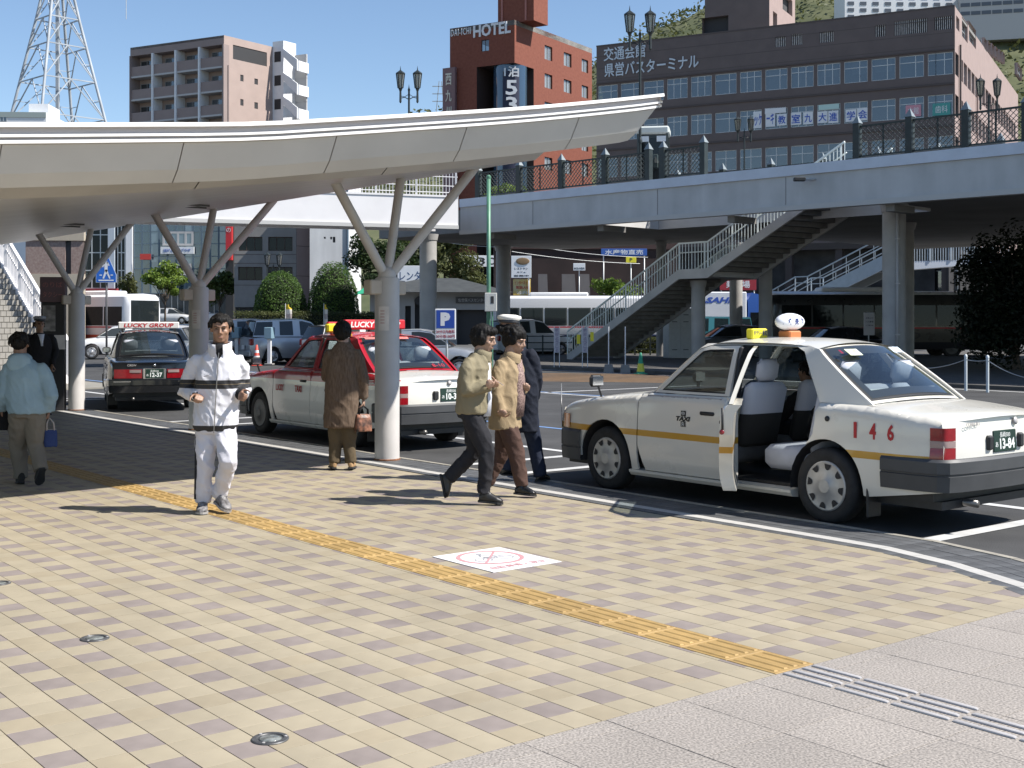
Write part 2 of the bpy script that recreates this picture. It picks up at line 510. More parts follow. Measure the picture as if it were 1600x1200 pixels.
LAID = {}
def lay(name, pieces, mats, th=.008, joint=.004, limit=300, cham=.0006, jz=.0005, ja=None):
    """pieces = list of (a0, a1, b0, b1, material index); nearest ones are objects, the rest joined"""
    def score(p): 
        v = AB((p[0]+p[1])/2, (p[2]+p[3])/2); d = v.y
        x = 800 + v.x / max(d, .1) * F
        vis = 0 if -30 < x < 1630 and d > 4.4 else 100
        return d + vis
    pieces = sorted(pieces, key=score); ja = joint if ja is None else ja
    for p in pieces[:limit]:
        L, W, mi = p[1]-p[0], p[3]-p[2], p[4]
        key = (name, round(L, 4), round(W, 4), mi)
        if key not in LAID:
            mb = MB(); j = joint / 2; c = cham
            x, y = L/2 - ja/2, W/2 - j
            lo = [(-x, -y, -th), (x, -y, -th), (x, y, -th), (-x, y, -th)]
            mid = [(q[0], q[1], -c) for q in lo]
            top = [(-x+c, -y+c, 0), (x-c, -y+c, 0), (x-c, y-c, 0), (-x+c, y-c, 0)]
            fs = [(8, 9, 10, 11)]
            for i in range(4):
                k = (i+1) % 4
                fs += [(i, k, 4+k, 4+i), (4+i, 4+k, 8+k, 8+i)]
            mb.add(lo + mid + top, fs)
            LAID[key] = mb.mesh(name, mats[mi])
        c = AB((p[0]+p[1])/2, (p[2]+p[3])/2, random.uniform(-jz, jz))
        link(name, LAID[key], pavement, Matrix.Translation(c) @ Matrix.Rotation(A_ROT + random.uniform(-.004, .004) , 4, 'Z'))
    rest = pieces[limit:]
    if rest:
        mb = MB(); j = joint / 2
        for a0, a1, b0, b1, mi in rest:
            z = random.uniform(-jz, jz)
            k = ja / 2; t = [AB(a0+k, b0+j, z), AB(a1-k, b0+j, z), AB(a1-k, b1-j, z), AB(a0+k, b1-j, z)]
            lo = [v - Vector((0, 0, th)) for v in t]
            mb.add(t + lo, ((3, 2, 1, 0), (0, 1, 5, 4), (1, 2, 6, 5), (2, 3, 7, 6), (3, 0, 4, 7)), mi)
        o = mb.build(name + '_field', mats, pavement); o['kind'] = 'stuff'; fix_normals(o.data)

TB, TA = .150, .166
A0 = 3.75
TACT0, TACT1 = 4.51, 4.79
STK = (6.39, 7.08, 4.90, 5.48)
b_in = 7.50                                   # tiles end here, then the dark setts and the white line
tiles = []
nb = int((b_in + 5.5) / TB)
for i in range(nb + 1):
    b1 = b_in - .02 - i * TB; b0 = b1 - TB
    segs = [(b0, b1)]
    if b1 > TACT0 and b0 < TACT1:
        segs = [(lo, hi) for lo, hi in ((b0, min(b1, TACT0)), (max(b0, TACT1), b1)) if hi - lo > .02]
    for k in range(160):
        a0 = A0 + k * TA; a1 = a0 + TA
        lim = min(kerb_b(a0), kerb_b(a1)) - .71
        grey = (i % 2 == 1) and (k % 2 == 1)
        for s0, s1 in segs:
            if s0 > lim: continue
            e1 = min(s1, lim)
            if e1 - s0 < .02: continue
            mi = 1 if grey else (2 if random.random() < .22 else 0)
            tiles.append((a0, a1, s0, e1, mi))
lay('tile', tiles, [M_beige, M_grey, M_beige2], ja=.003)

# granite slabs in front
sl = [];
edges_b = [4.33 + .44 * k for k in range(-12, 12)]
rows = [(3.63, A0 - .002), (3.20, 3.63), (2.77, 3.20), (2.34, 2.77), (1.91, 2.34), (1.48, 1.91), (1.0, 1.48)]
for a0, a1 in rows:
    for b0, b1 in zip(edges_b, edges_b[1:]):
        lim = min(kerb_b(a0), kerb_b(a1)) - .80
        if b0 > lim - .05: continue
        sl.append((a0, a1, b0, min(b1, lim), 0))
lay('granite_slab', sl, [M_granite], joint=.004, cham=.0008)

ed_ = MB()
for a0, a1, mi, o in ((1.0, 1.9, 0, .2), (1.9, 2.8, 0, .2), (2.8, A0, 0, .2), (A0, 4.55, 1, .1), (4.55, 5.4, 1, .1), (5.4, 7, 1, .1)):
    ed_.quad(*[AB(a, kerb_b(a) - .69 - w_, -.002) for a, w_ in ((a0, 0), (a1, 0), (a1, o + .35), (a0, o + .35))], mi)
o = ed_.build('edge_bedding', [M_granite, M_beige], pavement); fix_normals(o.data); o['kind'] = 'stuff'

# dark setts, white line blocks and kerb stones follow the kerb line
def lay_line(name, off0, off1, length, m, top=0.0, th=.008, limit=110):
    pts = [AB(a, b) for a, b in KERB]
    def off(o):
        out = []
        for i, p in enumerate(pts):
            d = (pts[min(i+1, len(pts)-1)] - pts[max(i-1, 0)]).normalized()
            n = Vector((d.y, -d.x, 0))     # kerb list runs towards the camera: -n is the road side
            out.append(p + n * o)
        return out
    o0, o1 = off(off0), off(off1)
    # walk from the near end
    quads = []
    for (p0, q0), (p1, q1) in zip(list(zip(o0, o1))[::-1], list(zip(o0, o1))[::-1][1:]):
        L = (p1 - p0).length; n = max(1, round(L / length))
        for k in range(n):
            s, e = k / n, (k + 1) / n
            g_ = .003 / max(L / n, .01)
            quads.append([p0.lerp(p1, s + g_/n), p0.lerp(p1, e - g_/n), q0.lerp(q1, e - g_/n), q0.lerp(q1, s + g_/n)])
    def vis(q):
        v = q[0]; x = 800 + v.x / max(v.y, .1) * F
        return v.y + (0 if -30 < x < 1640 and v.y > 4.4 else 200)
    quads.sort(key=vis)
    rest = MB()
    for k, q in enumerate(quads):
        c = sum(q, Vector()) / 4
        z = top + random.uniform(-.001, .001)
        t = [Vector((v.x, v.y, z)) for v in q]; lo = [Vector((v.x, v.y, top - th)) for v in q]
        fs = ((0, 1, 2, 3), (0, 1, 5, 4), (1, 2, 6, 5), (2, 3, 7, 6), (3, 0, 4, 7))
        if k < limit:
            mb = MB(); mb.add([v - c for v in t + lo], fs)
            me = mb.mesh(name, m); fix_normals(me)
            link(name, me, pavement, Matrix.Translation(c))
        else: rest.add(t + lo, fs)
    if rest.v:
        o = rest.build(name + '_row', m, pavement); o['kind'] = 'stuff'; fix_normals(o.data)
lay_line('sett', .705, .605, .20, M_sett, limit=75)
lay_line('white_block', .60, .49, .30, M_whiteblock, limit=70)
for k in range(4): lay_line('sett', .485 - k * .105, .385 - k * .105, .20, M_sett, limit=55)
lay_line('kerb_stone', .06, .0, .60, M_kerb, top=.004, th=.07, limit=60)

# tactile paving: ridged yellow blocks, then steel bars across the granite
tb = MB(); BL = .30; w = (TACT1 - TACT0)
tb.bbox(-BL/2 + .002, BL/2 - .002, -w/2 + .002, w/2 - .002, -.008, .002, .002)
for k in range(4):
    y = -w/2 + w * (k + .5) / 4
    # each ridge is a long low bar with bevelled ends and a groove line beside it
    x0, x1 = -BL/2 + .022, BL/2 - .022
    vs = [(x0, y-.016, .002), (x1, y-.016, .002), (x1, y+.016, .002), (x0, y+.016, .002),
          (x0+.008, y-.009, .007), (x1-.008, y-.009, .007), (x1-.008, y+.009, .007), (x0+.008, y+.009, .007)]
    tb.add(vs, ((4, 5, 6, 7), (0, 1, 5, 4), (1, 2, 6, 5), (2, 3, 7, 6), (3, 0, 4, 7)))
    tb.box(x0, x1, y-.0225, y-.0185, .0015, .0026, 1)
tm = tb.mesh('tactile_block', [M_tact, M_tact_d])
for k in range(80):
    a = A0 + BL * (k + .5)
    if a > 28: break
    link('tactile_block', tm, pavement, Matrix.Translation(AB(a, (TACT0+TACT1)/2, random.uniform(-.0006, .0006))) @ Matrix.Rotation(A_ROT, 4, 'Z'))
def guide_bar(L):
    mb = MB()
    prof = [(-.0125, 0), (-.011, .006), (-.005, .009), (.005, .009), (.011, .006), (.0125, 0)]
    n = len(prof); vs = []
    for x, k in ((-L/2, .55), (-L/2 + .012, 1), (L/2 - .012, 1), (L/2, .55)):
        for y, z in prof: vs.append((x, y * (1 if k == 1 else .8), z * k if k < 1 else z))
    fs = []
    for s in range(3):
        for i in range(n - 1): fs.append((s*n+i, s*n+i+1, (s+1)*n+i+1, (s+1)*n+i))
    fs += [tuple(range(n-1, -1, -1)), tuple(range(3*n, 4*n))]
    mb.add(vs, fs); me = mb.mesh('guide_bar', M_steel, True); fix_normals(me); me.set_sharp_from_angle(angle=R(40)); return me
gb = guide_bar(.272)
for r_ in range(9):
    a = A0 - .012 - .29 * (r_ + .5)
    if a < 1.1: break
    for k in range(4):
        if r_ == 3 and k == 3: continue
        b = TACT0 + w * (k + .5) / 4
        link('guide_bar', gb, pavement, Matrix.Translation(AB(a + (.0 if k != 3 else -.0), b, .001)) @ Matrix.Rotation(A_ROT, 4, 'Z'))

# floor sticker
st = thing('floor_sticker', 'white square floor sticker with a red ring and bicycle picture on the tiles', 'sticker', AB((STK[0]+STK[1])/2, (STK[2]+STK[3])/2, .004), math.atan2(B.y, B.x))
hw, hh = (STK[3]-STK[2])/2, (STK[1]-STK[0])/2
M_stick = mat('sticker_white', (.72, .70, .70), .5, var=.06, scale=12)
M_stickred = mat('sticker_red', (.55, .27, .28), .55, var=.2, scale=30)
M_stickgrey = mat('sticker_grey', (.36, .36, .38), .55, var=.2, scale=30)
mb = MB(); mb.box(-hw, hw, -hh, hh, -.002, .0015); mb.build('sheet', M_stick, st)
def ring(mb, cx, cy, r0, r1, z, n=40, t0=0, t1=2*math.pi):
    for i in range(n):
        p, q = t0 + (t1-t0)*i/n, t0 + (t1-t0)*(i+1)/n
        mb.quad((cx+r0*math.cos(p), cy+r0*math.sin(p), z), (cx+r1*math.cos(p), cy+r1*math.sin(p), z), (cx+r1*math.cos(q), cy+r1*math.sin(q), z), (cx+r0*math.cos(q), cy+r0*math.sin(q), z))
mb = MB(); ring(mb, 0, .07, .205, .235, .003)
d = Vector((.70, .71, 0)); n_ = Vector((-.71, .70, 0)) * .009
c0 = Vector((0, .07, .0031))
mb.quad(c0 - d*.21 - n_, c0 + d*.21 - n_, c0 + d*.21 + n_, c0 - d*.21 + n_)
mb.build('red_ring', M_stickred, st)
mb = MB()
for cx in (-.09, .09): ring(mb, cx, .02, .055, .064, .0034, 20)
def seg(p, q, w_=.009): 
    p = Vector((p[0], p[1], .0036)); q = Vector((q[0], q[1], .0036)); dd = (q-p).normalized(); nn = Vector((-dd.y, dd.x, 0))*w_/2
    mb.quad(p-nn, q-nn, q+nn, p+nn)
for p, q in (((-.09, .02), (-.04, .09)), ((-.04, .09), (.06, .09)), ((.06, .09), (.09, .02)), ((-.04, .09), (.0, .02)), ((.0, .02), (.06, .09)), ((.06, .09), (.05, .12)), ((-.045, .11), (-.02, .17)), ((-.02, .17), (.04, .13)), ((-.04, .10), (.02, .05))): seg(p, q)
ring(mb, .0, .2, 0, .022, .0034, 14)
mb.build('bicycle_pictogram', M_stickgrey, st)
text('自転車乗入禁止', .07, M_stickred, st, Matrix.Translation((0, -.245, .003)), width=.46, height=.075, depth=.0005)

# flush ground lights
def ground_light(px, py, label, r=.073):
    t = thing('ground_light', label, 'floor light', G(px, py), .3, 'floor lights in the pavement')
    mb = MB(); mb.lathe([(r, -.01), (r, .003), (r*.96, .006), (r*.72, .007), (r*.68, .003), (.001, .003)], n=28)
    mb.build('rim', mat('cast_metal', (.09, .09, .09), .5, metal=.4, var=.3, scale=40), t, True, auto=35)
    mb = MB(); mb.lathe([(r*.66, .002), (r*.5, .006), (.001, .007)], n=24)
    mb.build('lens', mat('lens', (.16, .17, .16), .2, var=.6, scale=25), t, True)
    mb = MB()
    for k in range(3):
        an = k * 2.1
        mb.lathe([(.006, .0), (.006, .0085), (.001, .0085)], (r*.84*math.cos(an), r*.84*math.sin(an), 0), 8)
    o = mb.build('screws', M_steel, t); o['kind'] = 'stuff'
ground_light(148, 998, 'round metal floor light set in the tiles, with a pale lens, farther from the granite')
ground_light(422, 1155, 'round metal floor light set in the tiles nearest the granite slabs')
ground_light(-2, 912, 'round floor light set in the tiles, cut by the picture edge')
# ---------------------------------------------------------------- canopy over the pavement
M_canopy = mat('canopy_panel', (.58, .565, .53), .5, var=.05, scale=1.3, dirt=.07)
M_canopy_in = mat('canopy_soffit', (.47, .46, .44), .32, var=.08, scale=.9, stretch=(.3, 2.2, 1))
M_canopy_edge = mat('canopy_edge', (.76, .75, .73), .45, var=.04, scale=3)
M_canopy_gap = mat('canopy_gap', (.52, .49, .485), .7)
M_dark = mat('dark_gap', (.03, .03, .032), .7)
M_colpaint = mat('column_paint', (.53, .505, .48), .5, var=.08, scale=2.5, bump=.05, bscale=30, dirt=.15)
M_rust = mat('rust', (.18, .08, .04), .9, var=.5, scale=30)
top_px = [(-400, 186), (-200, 190), (0, 191), (200, 191), (400, 190), (520, 184), (637, 177.5), (800, 167.5), (920, 157.5), (1040, 145.5)]
CA0, CB1, CA1 = 9.7, 9.8, 30.0
def canopy_top(b):
    p = AB(CA0, b); x = 800 + p.x / p.y * F
    return H + (HZ - smooth(x, top_px)) * p.y / F
zt_tab = [(b, canopy_top(b)) for b in [k * .5 for k in range(-2, 20)] + [9.8]]
def ztop(b): return smooth(b, zt_tab) if b > -1 else zt_tab[0][1] + .02 * (-1 - b)
zb_tab = [(-6, 2.85), (-3, 2.62), (0, 2.52), (3.2, 2.68), (6, 3.02), (7.95, 3.3), (9.2, 3.5)]
def zbot(b): return smooth(b, zb_tab)
CB0 = -6.0
canopy = thing('canopy', 'large white curved canopy roof on branching columns over the pavement', 'canopy', AB(20, 4, 0))
bs = [CB0 + (CB1 - CB0) * i / 44 for i in range(45)]
def sweep(prof, b_list, mi=0, mb=None):
    """profile (offset inward along a, dz) swept along the near edge"""
    mb = mb or MB()
    vs = [AB(CA0 + o, min(b, CB1 - max(0, o) * .85), ztop(b) + dz) for b in b_list for o, dz in prof]
    n = len(prof); fs = []
    for i in range(len(b_list) - 1):
        for j in range(n - 1): fs.append((i*n+j, i*n+j+1, (i+1)*n+j+1, (i+1)*n+j))
    return mb.add(vs, fs, mi)
mb = sweep([(0, 0), (-.005, -.034), (.045, -.036)], bs, 0)
sweep([(.045, -.036), (.05, -.085)], bs, 1, mb)
sweep([(.05, -.085), (.025, -.087), (.025, -.108), (.06, -.11)], bs, 0, mb)
sweep([(.06, -.11), (.06, -.128)], bs, 1, mb)
sweep([(.06, -.128), (.04, -.13), (.04, -.155), (.075, -.158)], bs, 0, mb)
# road-side edge of the same nose, and the roof sheet
def side(prof, mi):
    vs = [AB(a, CB1 - o, ztop(CB1) + dz) for a in (CA0, CA1) for o, dz in prof]; n = len(prof)
    mb.add(vs, [(j, j+1, n+j+1, n+j) for j in range(n-1)], mi)
side([(0, 0), (-.005, -.034), (.045, -.036)], 0); side([(.045, -.036), (.05, -.085)], 1); side([(.05, -.085), (.025, -.087), (.025, -.108), (.06, -.11)], 0); side([(.06, -.11), (.06, -.128)], 1); side([(.06, -.128), (.04, -.13), (.04, -.155), (.075, -.158)], 0)
mb.build('edge_trim', [M_canopy_edge, M_canopy_gap], canopy, world=True)
mb = MB(); mb.grid(lambda u, v: AB(lerp(CA0, CA1, v), lerp(CB0, CB1, u), ztop(lerp(CB0, CB1, u))), 40, 2)
mb.build('roof_sheet', M_canopy, canopy, world=True)
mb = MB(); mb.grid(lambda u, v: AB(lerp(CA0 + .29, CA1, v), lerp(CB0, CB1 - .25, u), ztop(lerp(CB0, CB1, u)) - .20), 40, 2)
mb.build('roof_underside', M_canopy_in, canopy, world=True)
# fascia panels split at their seams
seam_b = [9.8, 8.62, 7.17, 5.72, 4.27, 2.82, 1.37, -.1, -1.6, -3.1, -4.6, -6.0]
for b1, b0 in zip(seam_b, seam_b[1:]):
    g_ = .005
    k = 6; bl = [lerp(b0 + g_, b1 - (g_ if b1 < 9.8 else 0), i / k) for i in range(k + 1)]
    m_ = MB(); sweep([(.07, -.16), (.20, -.37), (.305, -.47), (.34, -.46), (.11, -.16)], bl, 0, m_)
    m_.build('fascia_panel', M_canopy, canopy, world=True)
mb = MB(); sweep([(.082, -.16), (.212, -.366), (.313, -.462)], bs, 0, mb); mb.build('seam_backing', mat('seam_brown', (.34, .31, .28), .8), canopy, world=True)
mb = MB()
for a0 in [CA0 + .3 + 2.25 * k for k in range(9)]:
    mb = MB(); vs = [AB(a, CB1 - o, ztop(CB1) + dz) for a in (a0 + .006, min(a0 + 2.244, CA1)) for o, dz in [(.07, -.16), (.20, -.37), (.305, -.47), (.34, -.46)]]
    mb.add(vs, [(j, j+1, 4+j+1, 4+j) for j in range(3)]); mb.build('fascia_panel', M_canopy, canopy, world=True)
# hull below the roof
HA, HT = 11.2, 10.72
seam2 = [9.2, 7.1, 5.0, 3.0, 1.0, -1.0, -3.5, -6]
for b1, b0 in zip(seam2, seam2[1:]):
    m_ = MB()
    def hp(u, v):
        b = lerp(b0 + .006, b1 - (.006 if b1 < 9.2 else 0), u)
        bb = b + (.14 * v if b1 == 9.2 else .0) * u
        return AB(lerp(HA, HT, v), bb, lerp(zbot(b), ztop(b) - .19, v))
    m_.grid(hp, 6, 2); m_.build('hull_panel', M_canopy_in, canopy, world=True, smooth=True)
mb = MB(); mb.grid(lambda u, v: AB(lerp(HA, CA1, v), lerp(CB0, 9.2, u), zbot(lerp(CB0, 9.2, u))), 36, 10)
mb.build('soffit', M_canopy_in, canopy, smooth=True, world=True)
mb = MB(); mb.quad(AB(HA, 9.2, 3.5), AB(CA1, 9.2, 3.5), AB(CA1, 9.34, ztop(9.3) - .19), AB(HT, 9.34, ztop(9.3) - .19)); mb.build('hull_side', M_canopy_in, canopy, world=True)
for a, b in ((15.0, 6.75), (15.75, 7.05), (18.3, 6.3), (19.2, 6.55), (24.5, 6.6)):
    mb = MB(); z = zbot(b)
    mb.box(-.15, .15, -.016, .016, -.012, .012)
    mb.build('soffit_light', mat('slot_light', (.10, .10, .10), .4), canopy, world=True, M=None) if False else link('soffit_light', mb.mesh('soffit_light', mat('slot_light', (.07, .07, .07), .4)), canopy, PM[canopy.name].inverted() @ frame_M((*AB(a, b, z - .01).xy, z - .01), B + Vector((0, 0, .14)), Vector((0, 0, 1))))

def branching_column(a, b, label, notice=False, reach=1.18):
    p = AB(a, b)
    t = thing('branching_column', label, 'column', p, A_ROT, 'branching columns under the canopy')
    mb = MB(); n = 28
    mb.lathe([(.148, -.01), (.146, .02), (.146, 2.12), (.13, 2.14)], n=n); mb.build('shaft', M_colpaint, t, True, auto=40)
    mb = MB(); mb.lathe([(.156, .0), (.157, .012), (.149, .02)], n=n); mb.build('base_ring', M_rust, t)
    L = lambda v: (PM[t.name].inverted() @ v)
    apex = p + Vector((0, 0, 2.12))
    for da, db, r in ((0.05, -.68, .058), (-.15, reach, .058), (.25, .36, .055)):
        tip = AB(a + da, b + db, zbot(b + db) + .03)
        mb = MB(); mb.tube([L(apex + (tip - apex).normalized() * .03), L(tip)], r, 14); mb.build('strut', M_colpaint, t, True, auto=50)
    mb = MB(); mb.lathe([(.12, 2.10), (.10, 2.20), (.05, 2.26)], n=20); mb.build('joint', M_colpaint, t, True)
    # fixture boxes strapped below the top
    for s, y in ((1, .19), (-1, .17)):
        mb = MB(); mb.bbox(-.08, .08, -.09, .09, 1.94, 2.11, .015)
        me = mb.mesh('fixture_box', mat('beige_box', (.46, .40, .33), .55, var=.08, scale=5))
        link('fixture_box', me, t, Matrix.Rotation(R(215) - A_ROT + (0 if s > 0 else R(205)), 4, 'Z') @ Matrix.Translation((.19, 0, 0)))
    if notice:
        an = math.atan2(-p.y, -p.x) - A_ROT - R(16)
        mb = MB(); mb.grid(lambda u, v: (.1485*math.cos(an + (u-.5)*.9), .1485*math.sin(an + (u-.5)*.9), lerp(1.52, 1.80, v)), 6, 1)
        mb.build('paper_notice', mat('paper', (.62, .58, .55), .8, var=.08, scale=9), t)
        mb = MB()
        for r_ in range(5):
            z = 1.74 - r_ * .035
            mb.grid(lambda u, v: (.1495*math.cos(an + (u-.5)*.35 - .1), .1495*math.sin(an + (u-.5)*.35 - .1), z + v*.016), 4, 1)
        o = mb.build('notice_print', mat('faded_red', (.50, .36, .34), .8), t); o['kind'] = 'stuff'
    return t
branching_column(12.42, 7.95, 'white round branching column nearest the red and white taxi, with a paper notice', True)
branching_column(17.65, 7.95, 'white branching column standing just behind the jogger in white', True)
branching_column(22.95, 7.95, 'white branching column beside the black taxi and the dark board', reach=.98)

# ---------------------------------------------------------------- pedestrian deck on the right
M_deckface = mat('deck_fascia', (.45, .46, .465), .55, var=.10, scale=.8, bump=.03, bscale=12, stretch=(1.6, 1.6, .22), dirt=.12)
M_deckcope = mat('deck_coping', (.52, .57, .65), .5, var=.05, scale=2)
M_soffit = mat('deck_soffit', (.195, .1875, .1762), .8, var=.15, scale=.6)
M_ironwork = mat('green_iron', (.018, .026, .025), .5, var=.2, scale=5)
M_cap = mat('post_cap', (.20, .23, .24), .4)
U = Vector((-.70711, .70711, 0)); NV = Vector((.70711, .70711, 0)); PMD = Vector((11.17, 36.5, 0))
def DK(s, n, z): v = PMD + U * (s * 1.41421) + NV * n; return Vector((v.x, v.y, z))
ZB, ZC0, ZC1 = 5.24, 6.18, 6.5
SL, SR = 13.25, -30.0
deck = thing('pedestrian_deck', 'grey elevated pedestrian deck with blue grey coping spanning the plaza', 'footbridge', DK(0, 4, 0))
mb = MB()
def dslab(s0, s1, n0, n1, z0, z1, mbx, mi=0):
    q = [DK(s0, n0, z0), DK(s1, n0, z0), DK(s1, n1, z0), DK(s0, n1, z0)]; t = [Vector((v.x, v.y, z1)) for v in q]
    mbx.add(q + t, ((0, 3, 2, 1), (4, 5, 6, 7), (0, 1, 5, 4), (1, 2, 6, 5), (2, 3, 7, 6), (3, 0, 4, 7)), mi)
dslab(SR, SL, .03, 1.6, ZB + .02, ZC0, mb); mb.build('edge_girder', M_deckface, deck, world=True); fix_normals(deck.children[-1].data) if deck.children else None
mb = MB(); dslab(SR, SL - .02, -.05, .35, ZC0, ZC1, mb); o = mb.build('coping', M_deckcope, deck, world=True); fix_normals(o.data)
mb = MB(); dslab(SR, SL, -.03, .28, ZB - .14, ZB + .018, mb); o = mb.build('bottom_lip', mat('lip_paint', (.45, .45, .44), .6), deck, world=True); fix_normals(o.data)
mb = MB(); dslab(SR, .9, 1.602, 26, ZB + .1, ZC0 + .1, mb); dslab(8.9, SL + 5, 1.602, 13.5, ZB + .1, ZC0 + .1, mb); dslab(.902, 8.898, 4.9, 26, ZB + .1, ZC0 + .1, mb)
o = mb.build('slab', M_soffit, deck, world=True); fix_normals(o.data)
mb = MB(); dslab(.93, 8.87, 4.87, 4.898, ZB, ZC1, mb); dslab(.905, .93, 1.61, 4.86, ZB, ZC1, mb); dslab(8.87, 8.895, 1.61, 4.86, ZB, ZC1, mb)
o = mb.build('opening_lining', mat('lining', (.52, .51, .49), .6, var=.08, scale=1), deck, world=True); fix_normals(o.data)
for s in range(-28, 14, 4):
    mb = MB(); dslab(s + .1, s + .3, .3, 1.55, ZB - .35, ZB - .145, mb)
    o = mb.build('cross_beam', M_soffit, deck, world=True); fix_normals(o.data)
for s0 in (-9, -3.2, 2.6, 6.2, 10.4):
    mb = MB(); dslab(s0, s0 + .012, .020, .029, ZB + .05, ZC0 - .02, mb); o = mb.build('fascia_joint', mat('joint_line', (.2, .2, .2), .8), deck, world=True)

M_deckcol = mat('deck_column', (.37, .36, .345), .7, var=.12, scale=1.5)
def deck_column(px, d, r, label, zt=ZB + .1, pipe=False):
    p = P(px, 600, d); p.z = 0
    t = thing('deck_column', label, 'column', p, 0, 'columns under the pedestrian deck')
    mb = MB(); mb.lathe([(r, -.1), (r, zt)], n=24); mb.build('shaft', M_deckcol, t, True, auto=40)
    mb = MB(); mb.lathe([(r * 1.08, zt - .25), (r * 1.22, zt)], n=24); mb.build('capital', M_deckcol, t, True, auto=40)
    if pipe:
        mb = MB(); mb.tube([(-.02, -r - .07, 0), (-.02, -r - .07, zt)], .045, 10); mb.build('drain_pipe', mat('pipe_paint', (.42, .41, .40), .5), t, True)
        for z in (1.2, 2.8, 4.2):
            mb = MB(); mb.box(-.08, .04, -r - .12, -r + .03, z, z + .04); mb.build('pipe_clamp', M_steel, t)
deck_column(669, 51, .35, 'grey round deck column seen between the branching column and the parking sign', zt=5.2)
deck_column(786, 61, .35, 'grey round deck column behind the green pole with the meter box')
deck_column(1397, 39.5, .36, 'grey deck column with a drain pipe, behind the roof of the white taxi', pipe=True)
deck_column(1411, 47, .40, 'dark deck column half hidden by the one with the drain pipe')
deck_column(1150, 58, .30, 'dark deck column between the red bus sign and the white truck', zt=5.3)
deck_column(1196, 49, .26, 'slim grey deck column right of the white truck cab', zt=5.3)
deck_column(1033, 57, .22, 'slim dark column behind the lower stair flight', zt=5.3)

# lattice fences
def lattice_fence(label, posts, n, zb, h=.98, light=False):
    t = thing('lattice_fence', label, 'fence', DK((posts[0]+posts[-1])/2, n, zb), 0, 'lattice fences on the deck')
    L = lambda v: PM[t.name].inverted() @ v
    for s in posts:
        mb = MB(); q = .10
        c = DK(s, n, zb)
        mb.add([L(c + U*i*q + NV*j*q + Vector((0, 0, z))) for z in (0, h + .10) for i, j in ((-1, -1), (1, -1), (1, 1), (-1, 1))], ((0, 1, 5, 4), (1, 2, 6, 5), (2, 3, 7, 6), (3, 0, 4, 7), (4, 5, 6, 7)))
        po = mb.build('post', M_ironwork, t)
        mb = MB(); q = .12
        mb.add([L(c + U*i*q + NV*j*q + Vector((0, 0, h + .10))) for i, j in ((-1, -1), (1, -1), (1, 1), (-1, 1))] + [L(c + Vector((0, 0, h + .36)))], ((0, 1, 4), (1, 2, 4), (2, 3, 4), (3, 0, 4), (3, 2, 1, 0)))
        mb.build('cap', M_cap, po)
    for s0, s1 in zip(posts, posts[1:]):
        a, b = sorted((s0, s1)); e = .075
        p0, p1 = DK(a + e, n, zb), DK(b - e, n, zb); wd = (p1 - p0).length; d = (p1 - p0).normalized()
        for z, nm in ((h, 'top_rail'), (.08, 'bottom_rail')):
            mb = MB(); mb.bar(L(p0 + Vector((0, 0, z))), L(p1 + Vector((0, 0, z))), .06, .055); mb.build(nm, M_ironwork, t)
        mb = MB(); mb.bar(L(p0 + d*wd*.5 + Vector((0, 0, .11))), L(p0 + d*wd*.5 + Vector((0, 0, h - .03))), .045); mb.build('middle_bar', M_ironwork, t)
        mb = MB(); sp = .16; x = -h
        while x < wd:
            for sg in (1, -1):
                x0, x1 = x, x + h - .12; z0, z1 = .10, h - .03
                zz0, zz1 = (z0, z1) if sg == 1 else (z1, z0)
                u0, u1 = max(0, x0), min(wd, x1)
                if u1 - u0 > .03:
                    f = lambda u: zz0 + (zz1 - zz0) * (u - x0) / (x1 - x0)
                    mb.bar(L(p0 + d*u0 + NV*(.009*sg) + Vector((0, 0, f(u0)))), L(p0 + d*u1 + NV*(.009*sg) + Vector((0, 0, f(u1)))), .026, .012)
            x += sp
        o = mb.build('lattice', M_ironwork, t); o['kind'] = 'stuff'
lattice_fence('dark green lattice fence with pale pointed caps on the deck left of the phone booth', [12.6, 11.0, 9.45, 7.95, 6.55], .15, ZC1)
lattice_fence('short dark green lattice fence just right of the phone booth', [6.1, 4.9], .15, ZC1)
lattice_fence('dark green lattice fence at the deck edge at the upper right', [.9, -.3, -1.5, -2.7, -3.9, -5.1, -6.3, -7.5, -8.7], .15, ZC1)
lattice_fence('far dark green lattice fence behind the stair opening in the deck', [8.3, 6.8, 5.3, 3.8, 2.3, .8, -.7], 5.0, ZC0 + .1, .95)

